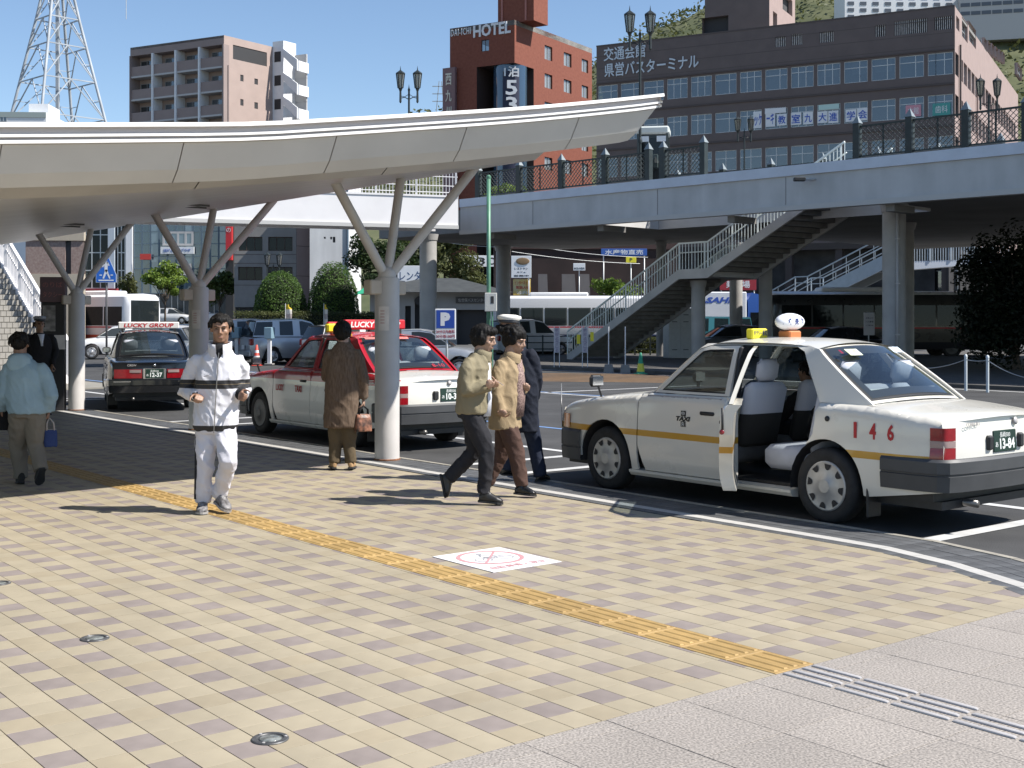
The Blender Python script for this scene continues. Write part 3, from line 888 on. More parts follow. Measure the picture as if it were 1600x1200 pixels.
# ---------------------------------------------------------------- stairs up to the deck
M_rail = mat('rail_paint', (.70, .75, .72), .45, var=.04, scale=4)
M_stringer = mat('stringer_paint', (.44, .435, .42), .6, var=.1, scale=1.5)
M_step = mat('step_dark', (.17, .165, .155), .8, var=.15, scale=3)
def stair(name, label, pts, width, side, rail_h=1.08, nsteps=(18, 18), landing=None, sp=.145, stringer=.34, m_rail=None, m_str=None, both=True, group=None):
    """pts: path of the near rail foot, 3D points: flight, landing, flight ...; side = unit vector to the far side"""
    m_rail = m_rail or M_rail; m_str = m_str or M_stringer
    t = thing(name, label, 'staircase', (pts[0].x, pts[0].y, 0), 0, group)
    L = lambda v: PM[t.name].inverted() @ v
    fi = 0
    bal = {}
    for k, (p, q) in enumerate(zip(pts, pts[1:])):
        flight = abs(q.z - p.z) > .2
        if flight:
            n = nsteps[min(fi, len(nsteps)-1)]; fi += 1
            for i in range(n):
                a = p.lerp(q, i / n); b = p.lerp(q, (i + 1) / n); z = b.z
                mb = MB(); dirh = Vector((b.x - a.x, b.y - a.y, 0))
                w = side * width
                mb.add([L(Vector((v.x, v.y, zz))) for zz in (z - .17, z) for v in (a, a + dirh * 1.08, a + dirh * 1.08 + w, a + w)], ((0, 3, 2, 1), (4, 5, 6, 7), (0, 1, 5, 4), (1, 2, 6, 5), (2, 3, 7, 6), (3, 0, 4, 7)))
                o = mb.build('step', M_step, t); fix_normals(o.data)
        else:
            mb = MB(); w = side * width
            mb.add([L(v + Vector((0, 0, dz))) for dz in (-.2, 0) for v in (p, q, q + w, p + w)], ((0, 3, 2, 1), (4, 5, 6, 7), (0, 1, 5, 4), (1, 2, 6, 5), (2, 3, 7, 6), (3, 0, 4, 7)))
            o = mb.build('landing', m_str, t); fix_normals(o.data)
        sides = (0, 1) if both else (0,)
        for sd in sides:
            off = side * (width if sd else 0) + side * (.03 if sd else -.03)
            mb = MB(); th = side * .05
            pa, qa = p + off, q + off
            lo0, hi0, lo1, hi1 = Vector((0, 0, -stringer + .08)), Vector((0, 0, .10)), Vector((0, 0, -stringer + .08)), Vector((0, 0, .10))
            mb.add([L(v) for v in (pa - th + lo0, qa - th + lo1, qa - th + hi1, pa - th + hi0, pa + th + lo0, qa + th + lo1, qa + th + hi1, pa + th + hi0)], ((0, 1, 2, 3), (7, 6, 5, 4), (0, 4, 5, 1), (3, 2, 6, 7), (0, 3, 7, 4), (1, 5, 6, 2)))
            o = mb.build('stringer', m_str, t); fix_normals(o.data)
            mb = MB(); mb.bar(L(pa + Vector((0, 0, rail_h))), L(qa + Vector((0, 0, rail_h))), .055, .06); mb.build('handrail', m_rail, t)
            if sd == 0 or both:
                mb = MB(); mb.bar(L(pa + side * (.1 if sd == 0 else -.1) + Vector((0, 0, rail_h * .68))), L(qa + side * (.1 if sd == 0 else -.1) + Vector((0, 0, rail_h * .68))), .04); mb.build('inner_handrail', m_rail, t)
            hl = Vector((q.x - p.x, q.y - p.y, 0)).length; n = max(1, int(hl / sp))
            for i in range(n + 1):
                a = pa.lerp(qa, i / n)
                big = (i % 8 == 0)
                if big not in bal:
                    r_ = .03 if big else .013
                    mb = MB(); mb.bar((0, 0, .08), (0, 0, rail_h), r_ * 2); bal[big] = mb.mesh('post' if big else 'baluster', m_rail)
                link('post' if big else 'baluster', bal[big], t, PM[t.name].inverted() @ Matrix.Translation(a))
    return t
sA, sB = Vector((2.35, 52.2, .15)), Vector((6.35, 47.2, 3.50))
sC = sB + (sB - sA).normalized().xyz * 0 + Vector((.62, -.78, 0)) * 1.45
sD = sC + Vector((.62, -.78, 0)) * 6.1 + Vector((0, 0, 3.0))
sside = Vector((.78, .62, 0))
stair('deck_staircase', 'staircase with pale green rails rising to the right onto the deck', [sA, sB, sC, sD], 2.6, sside, nsteps=(21, 18))
deck_column(1091, 47.8, .27, 'grey column under the stair landing beside the white cabinet', zt=3.2)

# far stair and walkway behind it
M_pale = mat('pale_blue_paint', (.42, .47, .50), .55, var=.06, scale=2)
f0, f1 = P(1190, 492, 74), P(1388, 398, 66)
fl0 = P(1243, 462, 72); fl1 = P(1262, 460, 71.3)
stair('far_staircase', 'far pale staircase with solid side panels under the deck', [f0, Vector(fl0), Vector((fl1.x, fl1.y, fl0.z)), f1], 2.2, Vector((.6, .8, 0)).normalized(), sp=.9, stringer=.75, nsteps=(8, 16), m_str=M_pale, m_rail=M_pale)
w0, w1 = P(1388, 420, 66), P(1570, 407, 66)
fw = thing('far_walkway', 'far pale walkway with railing under the dark deck on the right', 'footbridge', (w0.x, w0.y, 0))
L_ = lambda v: PM[fw.name].inverted() @ v
mb = MB(); mb.add([L_(v) for v in (P(1388, 424, 66), P(1580, 409, 66), P(1580, 404, 66), P(1388, 409, 66))] + [L_(v + Vector((0, 2.5, 0))) for v in (P(1388, 424, 66), P(1580, 409, 66), P(1580, 404, 66), P(1388, 409, 66))], ((0, 1, 2, 3), (7, 6, 5, 4), (0, 4, 5, 1), (3, 2, 6, 7)))
o = mb.build('beam', mat('lit_beam', (.62, .66, .72), .5), fw); fix_normals(o.data)
for i in range(48):
    a = P(1388, 409, 66).lerp(P(1580, 404, 66), i / 47)
    mb = MB(); mb.bar((0, 0, 0), (0, 0, .98), .10 if i % 8 == 0 else .035)
    link('baluster', mb.mesh('baluster', M_pale), fw, PM[fw.name].inverted() @ Matrix.Translation(a))
mb = MB(); mb.bar(L_(P(1388, 409, 66) + Vector((0, 0, 1))), L_(P(1580, 404, 66) + Vector((0, 0, 1))), .08); mb.build('handrail', M_pale, fw)

# ---------------------------------------------------------------- white footbridge on the left
M_whitebridge = mat('white_bridge', (.741, .722, .7172), .5, var=.03, scale=1.5)
q1 = P(716, 400, 47.6); q2 = P(-150, 400, 41.3); q1.z = q2.z = 0
wbdir = (q2 - q1).normalized(); wbn = Vector((wbdir.y, -wbdir.x, 0)); wbn = wbn if wbn.y > 0 else -wbn
wb = thing('white_footbridge', 'white footbridge with slender railing running behind the canopy columns', 'footbridge', q1)
Lw = lambda v: PM[wb.name].inverted() @ v
def wslab(n0, n1, z0, z1, name, m, e0=0.0):
    mb = MB(); a, b = q1 + wbdir * e0, q2
    q = [a + wbn*n0, b + wbn*n0, b + wbn*n1, a + wbn*n1]
    mb.add([Lw(Vector((v.x, v.y, z))) for z in (z0, z1) for v in q], ((0, 3, 2, 1), (4, 5, 6, 7), (0, 1, 5, 4), (1, 2, 6, 5), (2, 3, 7, 6), (3, 0, 4, 7)))
    o = mb.build(name, m, wb); fix_normals(o.data)
wslab(0, .25, 5.30, 6.36, 'side_girder', M_whitebridge)
wslab(-.06, .3, 5.16, 5.30, 'bottom_flange', mat('flange', (.50, .49, .47), .6))
wslab(-.03, .2, 6.361, 6.43, 'top_flange', M_whitebridge)
wslab(.3, 3.4, 5.6, 6.0, 'walkway_slab', M_soffit, .2); wslab(3.2, 3.4, 5.30, 6.36, 'far_girder', M_whitebridge)
bme = {}
for i in range(130):
    c = q1 + wbdir * (.06 + i * .13) + wbn * .1
    big = i % 12 == 0
    if big not in bme:
        mb = MB(); mb.bar((0, 0, 6.43), (0, 0, 7.45), .07 if big else .024); bme[big] = mb.mesh('baluster', M_whitebridge)
    link('post' if big else 'baluster', bme[big], wb, PM[wb.name].inverted() @ Matrix.Translation(c))
for z, r_ in ((7.45, .06), (7.15, .03), (6.8, .03), (6.55, .03)):
    mb = MB(); mb.bar(Lw(q1 + wbn*.1 + Vector((0, 0, z))), Lw(q2 + wbn*.1 + Vector((0, 0, z))), r_); mb.build('rail', M_whitebridge, wb)
for i in range(5):
    mb = MB()
    c = q1 + wbdir * (.5 + i * 3.1)

# stairs on the left, faced with small tiles
M_stairtile = mat('stair_tile', (.2904, .2739, .2442), .6, var=.07, scale=4)
M_stairjoint = mat('stair_joint', (.13, .12, .10), .8)
ls = thing('tiled_staircase', 'broad tiled staircase with white railings at the left edge', 'staircase', AB(33.2, 9, 0), A_ROT)
NSTEP, RI, TR = 33, .16, .285
b_r, b_l = 11.15, 5.0
for i in range(NSTEP):
    a0 = 33.0 + i * TR; z = (i + 1) * RI
    mb = MB()
    def bx(a_0, a_1, b0, b1, z0, z1, mi): 
        q = [AB(a_0, b0, z0), AB(a_1, b0, z0), AB(a_1, b1, z0), AB(a_0, b1, z0)]; Lm = PM[ls.name].inverted()
        mb.add([Lm @ Vector((v.x, v.y, zz)) for zz in (z0, z1) for v in q], ((0, 3, 2, 1), (4, 5, 6, 7), (0, 1, 5, 4), (1, 2, 6, 5), (2, 3, 7, 6), (3, 0, 4, 7)), mi)
    bx(a0, a0 + TR + .02, b_l, b_r, z - RI, z - .012, 1)
    for k in range(41):
        b0 = b_l + k * .15
        bx(a0 - .012, a0 + TR, b0 + .006, min(b0 + .144, b_r), z - RI + .022, z, 0)
    o = mb.build('step', [M_stairtile, M_stairjoint], ls); fix_normals(o.data)
r0 = AB(33.0, b_r + .06, 0); r1 = AB(33.0 + NSTEP * TR, b_r + .06, NSTEP * RI)
Ll = lambda v: PM[ls.name].inverted() @ v
mb = MB()
for lo, hi, th in ((-.35, .22, .07),):
    mb.add([Ll(v) for v in [p + B * (sg * th) + Vector((0, 0, z)) for sg in (-1, 1) for p, z in ((r0, lo), (r1, lo), (r1, hi), (r0, hi))]], ((0, 1, 2, 3), (7, 6, 5, 4), (0, 4, 5, 1), (3, 2, 6, 7), (0, 3, 7, 4), (1, 5, 6, 2)))
o = mb.build('stringer', M_whitebridge, ls); fix_normals(o.data)
for z, w_ in ((1.1, .09), (.75, .04)):
    mb = MB(); mb.bar(Ll(r0 + Vector((0, 0, z))), Ll(r1 + Vector((0, 0, z))), w_); mb.build('handrail', M_whitebridge, ls)
mb = MB(); mb.bar((0, 0, .2), (0, 0, 1.1), .028); bm1 = mb.mesh('baluster', M_whitebridge)
mb = MB(); mb.bar((0, 0, .2), (0, 0, 1.12), .09); bm2 = mb.mesh('post', M_whitebridge)
for i in range(70):
    c = r0.lerp(r1, (i + .3) / 70); link('post' if i % 10 == 0 else 'baluster', bm2 if i % 10 == 0 else bm1, ls, PM[ls.name].inverted() @ Matrix.Translation(c))
# island pavements
isl = MB()
q = [DK(SR, 1, 0), DK(24, -1.2, 0), DK(24, 20, 0), DK(SR, 24, 0)]
q = [AB(2, 28.2), AB(50, 28.2), AB(50, 60), AB(2, 60)]
isl.add([Vector((v.x, v.y, z)) for z in (-.08, .06) for v in q], ((4, 5, 6, 7), (0, 1, 5, 4), (1, 2, 6, 5), (2, 3, 7, 6), (3, 0, 4, 7)))
o = isl.build('island_pavement', M_darkpave); fix_normals(o.data); struct(o)
isl = MB(); q = [AB(30.5, -14), AB(30.5, 12), AB(46, 12), AB(46, -14)]
isl.add([Vector((v.x, v.y, z)) for z in (-.08, .0) for v in q], ((4, 5, 6, 7), (0, 1, 5, 4), (1, 2, 6, 5), (2, 3, 7, 6), (3, 0, 4, 7)))
o = isl.build('stair_pavement', mat('stair_pave', (.24, .222, .186), .7, var=.1, scale=3)); fix_normals(o.data); struct(o)
# ---------------------------------------------------------------- cars
def paint(name, base, bands=(), rough=.22, coat=.6, metal=0.0):
    """car paint; bands = (z0, z1, colour) stripes or two-tone areas by height on the car"""
    if name in MATS: return MATS[name]
    m = mat(name, base, rough, metal, coat=coat)
    nt = m.node_tree; N = nt.nodes; L = nt.links; b = N['Principled BSDF']
    if True:
        tc = N.new('ShaderNodeTexCoord'); last = None
        nz = N.new('ShaderNodeTexNoise'); nz.inputs['Scale'].default_value = 3.0; nz.inputs['Detail'].default_value = 6
        L.new(tc.outputs['Object'], nz.inputs['Vector'])
        mr = N.new('ShaderNodeMapRange'); mr.inputs['To Min'].default_value = rough; mr.inputs['To Max'].default_value = rough + .14
        L.new(nz.outputs['Fac'], mr.inputs['Value']); L.new(mr.outputs['Result'], b.inputs['Roughness'])
    if bands:
        sp = N.new('ShaderNodeSeparateXYZ'); L.new(tc.outputs['Object'], sp.inputs[0])
        for z0, z1, c in bands:
            a = N.new('ShaderNodeMath'); a.operation = 'GREATER_THAN'; a.inputs[1].default_value = z0
            d = N.new('ShaderNodeMath'); d.operation = 'LESS_THAN'; d.inputs[1].default_value = z1
            e = N.new('ShaderNodeMath'); e.operation = 'MULTIPLY'
            L.new(sp.outputs['Z'], a.inputs[0]); L.new(sp.outputs['Z'], d.inputs[0]); L.new(a.outputs[0], e.inputs[0]); L.new(d.outputs[0], e.inputs[1])
            mx = N.new('ShaderNodeMix'); mx.data_type = 'RGBA'
            mx.inputs[6].default_value = tuple(base) + (1,); mx.inputs[7].default_value = tuple(c) + (1,)
            if last is not None: L.new(last, mx.inputs[6])
            L.new(e.outputs[0], mx.inputs[0]); last = mx.outputs[2]
        L.new(last, b.inputs['Base Color'])
    return m
M_rubber = mat('tyre_rubber', (.018, .018, .019), .8, var=.3, scale=14, bump=.1)
M_black = mat('black_plastic', (.02, .02, .021), .5, var=.2, scale=10)
M_bumper = mat('grey_bumper', (.05, .052, .055), .5, var=.1, scale=5)
M_seal = mat('window_seal', (.015, .015, .016), .5)
M_chrome = mat('chrome', (.75, .75, .76), .12, metal=1.0)
M_hub = mat('hub_cap', (.42, .41, .39), .4, metal=.35, var=.1, scale=14)
M_slot = mat('hub_slot', (.03, .028, .028), .8)
M_tail = mat('tail_red', (.24, .006, .012), .12, var=.15, scale=22, coat=.6)
M_tailclear = mat('tail_clear', (.30, .22, .21), .15, coat=.6)
M_amber = mat('amber', (.62, .20, .015), .12, coat=.6)
M_lampglass = mat('lamp_glass', (.62, .64, .66), .08, coat=.8, metal=.3)
M_seatcover = mat('seat_cover', (.44, .46, .52), .85, var=.06, scale=9, bump=.2, bscale=18)
M_interior = mat('car_interior', (.08, .08, .08), .8, var=.2, scale=4)
M_plate = mat('plate_green', (.006, .028, .018), .45)
M_platetxt = mat('plate_white', (.72, .74, .72), .5)
M_caglass = glass('car_glass', (.02, .026, .028), .02, clear=.80, refl=.05)
M_rearglass = glass('car_rear_glass', (.02, .03, .034), .02, clear=.5, refl=.12)

class Sedan:
    WB, RW = 2.67, .305
    ztop_t = [(-1.06, .855), (-.98, .885), (-.7, .915), (-.36, .945), (.1, .95), (1.0, .952), (1.9, .945), (2.15, .935), (2.6, .895), (3.1, .835), (3.36, .775), (3.44, .70)]
    def W(s, x):
        w = .82
        if x < -.55: w -= .075 * ((-.55 - x) / .5) ** 2.2
        if x > 2.75: w -= .11 * ((x - 2.75) / .68) ** 2.2
        return w
    def ztop(s, x): return smooth(x, s.ztop_t)
    def Y(s, x, z):
        w = s.W(x)
        if z < .42: w -= .045 * ((.42 - z) / .22) ** 2
        elif z > .42: w -= .028 * ((z - .42) / .5) ** 2
        zt = s.ztop(x); r = .075
        if z > zt - r:
            q = min(1, (z - (zt - r)) / r); w -= r * (1 - math.sqrt(max(0, 1 - q * q)))
        # soft character line
        w -= .006 * math.exp(-((z - .66) / .025) ** 2)
        return w
    def YG(s, x, z):
        t = (z - .945) / .45
        y = .735 - .155 * t - .02 * t * t
        if x < .2: y -= .07 * ((.2 - x) / .6) ** 2
        if x > 1.5: y -= .05 * ((x - 1.5) / .6) ** 2
        q = max(0, (z - 1.33) / .09)
        if q > 0: y -= .075 * (1 - math.sqrt(max(0, 1 - min(1, q) ** 2)))
        return y

def shell_mesh(outer, holes, fn, th, step=.08, mb=None, mi=0, extra=()):
    """bent panel with thickness; fn(x, z, depth) -> point"""
    vs, fs = panel2d(outer, holes, step, extra)
    n = len(vs); mb = mb or MB()
    V = [fn(x, z, 0) for x, z in vs] + [fn(x, z, th) for x, z in vs]
    cnt = {}
    for f in fs:
        for i in range(3):
            e = (f[i], f[(i+1) % 3]); cnt[tuple(sorted(e))] = cnt.get(tuple(sorted(e)), []) + [e]
    out = [tuple(f) for f in fs] + [tuple(i + n for i in reversed(f)) for f in fs]
    for es in cnt.values():
        if len(es) == 1:
            a, b = es[0]; out.append((b, a, a + n, b + n))
    return mb.add(V, out, mi)

def arch(cx, cz, r, a0, a1, n=12):
    return [(cx + r * math.cos(R(a0 + (a1 - a0) * i / n)), cz + r * math.sin(R(a0 + (a1 - a0) * i / n))) for i in range(n + 1)]
WHEEL = {}
def wheel_meshes(r, cap, w=.18):
    key = (r, cap)
    if key in WHEEL: return WHEEL[key]
    mb = MB(); prof = [(r*.60, -w*.42), (r*.72, -w*.5), (r*.9, -w*.5), (r*.975, -w*.40), (r, -w*.25), (r, w*.25), (r*.975, w*.40), (r*.9, w*.5), (r*.72, w*.5), (r*.64, w*.42)]
    mb.lathe(prof, n=32, M=Matrix.Rotation(R(-90), 4, 'X'))
    tyre = mb.mesh('wheel', M_rubber, True); tyre.set_sharp_from_angle(angle=R(50))
    mb = MB(); c = {'hub': M_hub, 'steel': mat('steel_wheel', (.10, .10, .10), .5, metal=.3), 'alloy': mat('alloy', (.45, .45, .46), .3, metal=.6)}[cap]
    mb.lathe([(r*.66, w*.40), (r*.655, w*.47), (r*.62, w*.50), (r*.55, w*.475), (r*.42, w*.49), (r*.20, w*.56), (r*.17, w*.60), (.001, w*.61)], n=32, M=Matrix.Rotation(R(-90), 4, 'X'))
    hub = mb.mesh('hub_cap', c, True); hub.set_sharp_from_angle(angle=R(35))
    mb = MB()
    vs = []
    for q, rr in ((-1, .59), (1, .59), (.8, .47), (.35, .43), (-.35, .43), (-.8, .47)):
        an = R(90) + q * R(10.5); vs.append((r*rr*math.cos(an), w*.515, r*rr*math.sin(an)))
    mb.add(vs, ((0, 1, 2, 3, 4, 5),)); slot = mb.mesh('vent_slot', M_slot)
    WHEEL[key] = (tyre, hub, slot); return WHEEL[key]
def put_wheel(t, x, y, r, cap='hub', slots=8, left=True, steer=0):
    ty, hb, sl = wheel_meshes(r, cap)
    M = Matrix.Translation((x, y, r - .012)) @ Matrix.Rotation((0 if left else math.pi) + steer, 4, 'Z') @ Matrix.Rotation(random.uniform(0, 6), 4, 'Y')
    w = link('wheel', ty, t, M); h = link('hub_cap', hb, w)
    for k in range(slots): link('vent_slot', sl, w, Matrix.Rotation(2*math.pi*k/slots, 4, 'Y'))
    return w

def license_plate(t, M, region, num, kana):
    mb = MB(); mb.bbox(-.165, .165, -.0825, .0825, -.006, .004, .006)
    p = link('license_plate', mb.mesh('license_plate', M_plate), t, M)
    text(region, .05, M_platetxt, p, Matrix.Translation((.0, .047, .005)), width=.15, height=.042, depth=.001)
    text(num, .1, M_platetxt, p, Matrix.Translation((.028, -.022, .005)), width=.215, height=.082, depth=.001, bold=.003)
    text(kana, .05, M_platetxt, p, Matrix.Translation((-.125, -.025, .005)), height=.04, width=.04, depth=.001)
    return p

def sedan(name, label, pm, loc, rz, group=None, roof_m=None, open_door=False, cap='hub', slots=8, bumper=None, glassm=None, hood_m=None, trunk_m=None, tail_m=None, slim_tail=False, detail=.085):
    S = Sedan(); t = thing(name, label, 'taxi', loc, rz, group)
    t.matrix_basis = t.matrix_basis @ Matrix.Diagonal((1, 1, 1.035, 1)); PM[t.name] = t.matrix_basis.copy()
    ctr = (1.2, 0, .55)
    roof_m = roof_m or pm; hood_m = hood_m or pm; trunk_m = trunk_m or pm; bumper = bumper or M_bumper; glassm = glassm or M_caglass
    fL = lambda x, z, d: (x, S.Y(x, z) - d, z)
    gL = lambda x, z, d: (x, S.YG(x, z) - d, z)
    def both(name_, outer, holes, fn, m, th=.02, step=detail, left=True, right=True, auto=35):
        res = []
        mb = shell_mesh(outer, holes, fn, th, step, extra=shoulder if fn is fL else ())
        me = mb.mesh(name_, m, True); fix_normals(me); me.set_sharp_from_angle(angle=R(auto))
        if left: res.append(link(name_, me, t))
        if right:
            m2 = me.copy()
            for v in m2.vertices: v.co.y *= -1
            m2.flip_normals(); m2.name = name_; res.append(link(name_, m2, t))
        return res
    RA = .372
    shoulder = [(-1.05 + .075 * i, S.ztop(-1.05 + .075 * i) - k) for i in range(61) for k in (.095, .075, .055, .038, .024, .013, .006)]
    # fenders and quarters
    topf = [(x, S.ztop(x) - .001) for x in (3.40, 3.3, 3.15, 2.95, 2.7, 2.45, 2.21)]
    both('front_fender', [(2.212, .23), (2.30, .225)] + arch(2.67, .295, RA, 190, 0, 16)[0:] + [(3.06, .30), (3.40, .46)] + topf, (), fL, hood_m)
    topq = [(.11, .949), (-.1, .948), (-.36, .944), (-.6, .924), (-.85, .90), (-1.0, S.ztop(-1.0) - .002), (-1.045, .80)]
    both('rear_quarter', [(-1.045, .34), (-.40, .25)] + arch(0, .295, RA, 186, 58, 16) + [(.125, .70), (.11, .80)] + topq, (), fL, pm)
    mbs = MB()
    for sg in (1, -1):
        mbs.add([(x, sg * y, z) for x in (.36, 2.33) for y, z in ((.775, .17), (.80, .20), (.803, .222), (.70, .235), (.70, .16))], ((0, 1, 6, 5), (1, 2, 7, 6), (2, 3, 8, 7), (4, 0, 5, 9), (0, 4, 3, 2, 1), (5, 6, 7, 8, 9)))
    mbs_o = None
    for sg in (1, -1):
        m1 = MB(); m1.add([(x, sg * y, z) for x in (.36, 2.33) for y, z in ((.775, .17), (.80, .20), (.803, .222), (.70, .235), (.70, .16))], ((0, 1, 6, 5), (1, 2, 7, 6), (2, 3, 8, 7), (4, 0, 5, 9), (0, 4, 3, 2, 1), (5, 6, 7, 8, 9)))
        o = m1.build('sill', pm, t); fix_normals(o.data)
    # doors: lower panel and window frame in one mesh, glass and handle as sub-parts
    def door(kind, sg, M=None):
        if kind == 'front':
            low = [(1.106, .232), (2.115, .232), (2.195, .46), (2.198, .940), (1.106, .946)]
            fo = [(1.106, .952), (2.085, .950), (1.60, 1.352), (1.50, 1.382), (1.14, 1.392)]; fi = [(1.165, .972), (1.99, .972), (1.565, 1.335), (1.48, 1.352), (1.19, 1.36)]
            hx = 1.23
        else:
            low = [(.405, .232), (1.096, .232), (1.096, .946), (.117, .946), (.117, .80), (.132, .705)] + arch(0, .295, RA + .012, 58, -4, 9)[1:]
            fo = [(.117, .952), (1.096, .952), (1.128, 1.392), (.50, 1.385), (.40, 1.345)]; fi = [(.215, .972), (1.035, .972), (1.06, 1.36), (.53, 1.352), (.45, 1.325)]
            hx = .25
        mb = shell_mesh(low, (), fL, .035 if kind == 'front' else .11, detail, extra=shoulder)
        shell_mesh(fo, (fi,), gL, .035, detail, mb, 0)
        nm = kind + '_door'
        if sg < 0:
            mb.v = [(x, -y, z) for x, y, z in mb.v]; mb.f = [f[::-1] for f in mb.f]
        me = mb.mesh(nm, pm, True); fix_normals(me); me.set_sharp_from_angle(angle=R(35))
        d = link(nm, me, t, M)
        gl = shell_mesh([( (x - 1.3 if kind == 'front' else x - .7) * 1.01 + (1.3 if kind == 'front' else .7), z) for x, z in fi], (), lambda x, z, q: (x, (S.YG(x, z) - .016 - q) * sg, z), .004, .2)
        g_ = gl.build('window_glass', glassm, d); fix_normals(g_.data)
        # dark seal around the glass
        sl = shell_mesh([(x, z) for x, z in fi], ([((x - (1.42 if kind == 'front' else .72)) * .965 + (1.42 if kind == 'front' else .72), (z - 1.14) * .93 + 1.14) for x, z in fi],), lambda x, z, q: (x, (S.YG(x, z) - .010 - q) * sg, z), .004, .2)
        o = sl.build('window_seal', M_seal, d); fix_normals(o.data)
        mb = MB(); y = S.Y(hx, .80)
        mb.bbox(hx - .01, hx + .17, y - .012, y + .012, .778, .812, .012)
        if sg < 0: mb.v = [(x, -yy, z) for x, yy, z in mb.v]
        o = mb.build('handle', M_black, d, True); fix_normals(o.data)
        if True:
            mb = MB(); mb.box(low[0][0] + .06 if kind == 'front' else .45, 2.1 if kind == 'front' else 1.05, min(sg*(S.Y(1, .5) - .06), sg*(S.Y(1, .5) - .045)), max(sg*(S.Y(1, .5) - .06), sg*(S.Y(1, .5) - .045)), .28, .93); mb.build('door_lining', mat('door_lining', (.30, .30, .31), .8), d)
        return d
    doors = {}
    for sg in (1, -1):
        doors['f', sg] = door('front', sg)
        M = None
        if open_door and sg > 0:
            h = Vector((1.096, S.Y(1.1, .6) - .03, 0))
            M = Matrix.Translation(h) @ Matrix.Rotation(R(-50), 4, 'Z') @ Matrix.Translation(-h)
        doors['r', sg] = door('rear', sg, M)
    # greenhouse frame with holes where the doors' window frames sit
    go = [(-.37, .950), (.110, .9520), (.39, 1.352), (.495, 1.392), (1.132, 1.399), (1.505, 1.389), (1.608, 1.358), (2.100, .9515), (2.125, .948), (1.92, 1.10), (1.63, 1.345), (1.56, 1.405), (1.0, 1.418), (.40, 1.405), (.25, 1.375)]
    both('roof_side', go, (), gL, roof_m, .025)
    for sg in (1, -1):
        mb = MB(); mb.bbox(1.085, 1.12, .60 if sg > 0 else -.70, .70 if sg > 0 else -.60, .95, 1.38, .01)
        mb.v = [(x, y - sg * .11 * (z - .95) / .45, z) for x, y, z in mb.v]
        mb.build('centre_pillar', M_black, t)
        mb = MB(); mb.bbox(1.06, 1.13, .66 if sg > 0 else -.76, .76 if sg > 0 else -.66, .22, .95, .01); mb.build('centre_pillar', pm, t)
    # roof skin, bonnet, boot lid, cowl
    def zroof(x, v): 
        c = 1 - (2*v - 1) ** 2
        return smooth(x, [(.25, 1.378), (.5, 1.408), (1.0, 1.420), (1.4, 1.412), (1.6, 1.37)]) + .045 * c
    def topskin(nm, x0, x1, zf, yf, m, bow=0, nx=14):
        mb = MB()
        def f(u, v):
            x = lerp(x0, x1, u); e = bow * (1 - abs(2*v - 1) ** 3)
            k = ((u - .6) / .4 if bow > 0 else (.4 - u) / .4); k = max(0, min(1, k))
            return (x + e * k * k, (2*v - 1) * yf(x), zf(x, v) - .012 * k ** 3 * (bow != 0))
        mb.grid(f, nx, 12)
        o = mb.build(nm, m, t, True); face_out(o, ctr); return o
    topskin('roof', .27, 1.60, zroof, lambda x: S.YG(x, 1.40) + .005, roof_m)
    zb_ = lambda k: (lambda x, v: S.ztop(x) - .002 + k * (1 - (2*v-1)**2))
    topskin('bonnet', 2.205, 3.41, zb_(.035), lambda x: S.Y(x, S.ztop(x) - .001) + .002, hood_m, .065)
    topskin('boot_lid', -1.035, -.40, zb_(.028), lambda x: S.Y(x, S.ztop(x) - .001) + .002, trunk_m, -.085)
    topskin('rear_deck', -.40, -.20, lambda x, v: .944 + .02 * (1 - (2*v-1)**2), lambda x: S.Y(x, S.ztop(x) - .001), trunk_m, nx=3)
    topskin('cowl', 2.0, 2.205, lambda x, v: .938 + .03 * (1 - (2*v-1)**2), lambda x: S.Y(x, S.ztop(x) - .001), M_black, nx=3)
    # windscreen and rear window
    def slant(nm, xb, zb, xt, zt, m, inset, bow, thick=0, k0=0, k1=1, cb=.03):
        mb = MB()
        def f(u, v):
            w = lerp(k0, k1, v); x = lerp(xb, xt, w); z = lerp(zb, zt, w); yy = (S.YG(lerp(-.3, .25, w) if xb < 0 else lerp(2.1, 1.6, w), max(.95, min(z, 1.40))) - inset) * (2*u - 1)
            q = (2*u - 1) ** 2
            return (x + bow * (q - .0) * (1 if xb < 0 else -1), yy, z + cb * (1 - q))
        mb.grid(f, 12, 6); o = mb.build(nm, m, t, True); face_out(o, ctr); return o
    slant('rear_window_frame', -.365, .952, .27, 1.378, roof_m, .0, .05, k0=-.01)
    o = slant('rear_window_seal', -.372, .958, .263, 1.384, M_seal, .085, .05, k0=.035, k1=.965)
    o.location = (-.004, 0, .004)
    o = slant('rear_window', -.378, .964, .257, 1.390, glassm, .105, .05, k0=.06, k1=.945); o.location = (-.006, 0, .006)
    # cut the frame behind the rear glass: the frame is only a border
    fr = [c for c in col.objects if c.parent == t and c.name.startswith('rear_window_frame')][0]
    bm = bmesh.new(); bm.from_mesh(fr.data); bm.faces.ensure_lookup_table()
    bmesh.ops.delete(bm, geom=[f for f in bm.faces if 0 < (list(bm.faces).index(f) % 12) < 11 and 0 < (list(bm.faces).index(f) // 12) < 5], context='FACES'); bm.to_mesh(fr.data); bm.free()
    se = [c for c in col.objects if c.parent == t and c.name.startswith('rear_window_seal')][0]
    bm = bmesh.new(); bm.from_mesh(se.data); fl = list(bm.faces)
    bmesh.ops.delete(bm, geom=[f for i, f in enumerate(fl) if 0 < i % 12 < 11 and 0 < i // 12 < 5], context='FACES'); bm.to_mesh(se.data); bm.free()
    slant('windscreen', 2.125, .955, 1.60, 1.375, glassm, .03, .10)
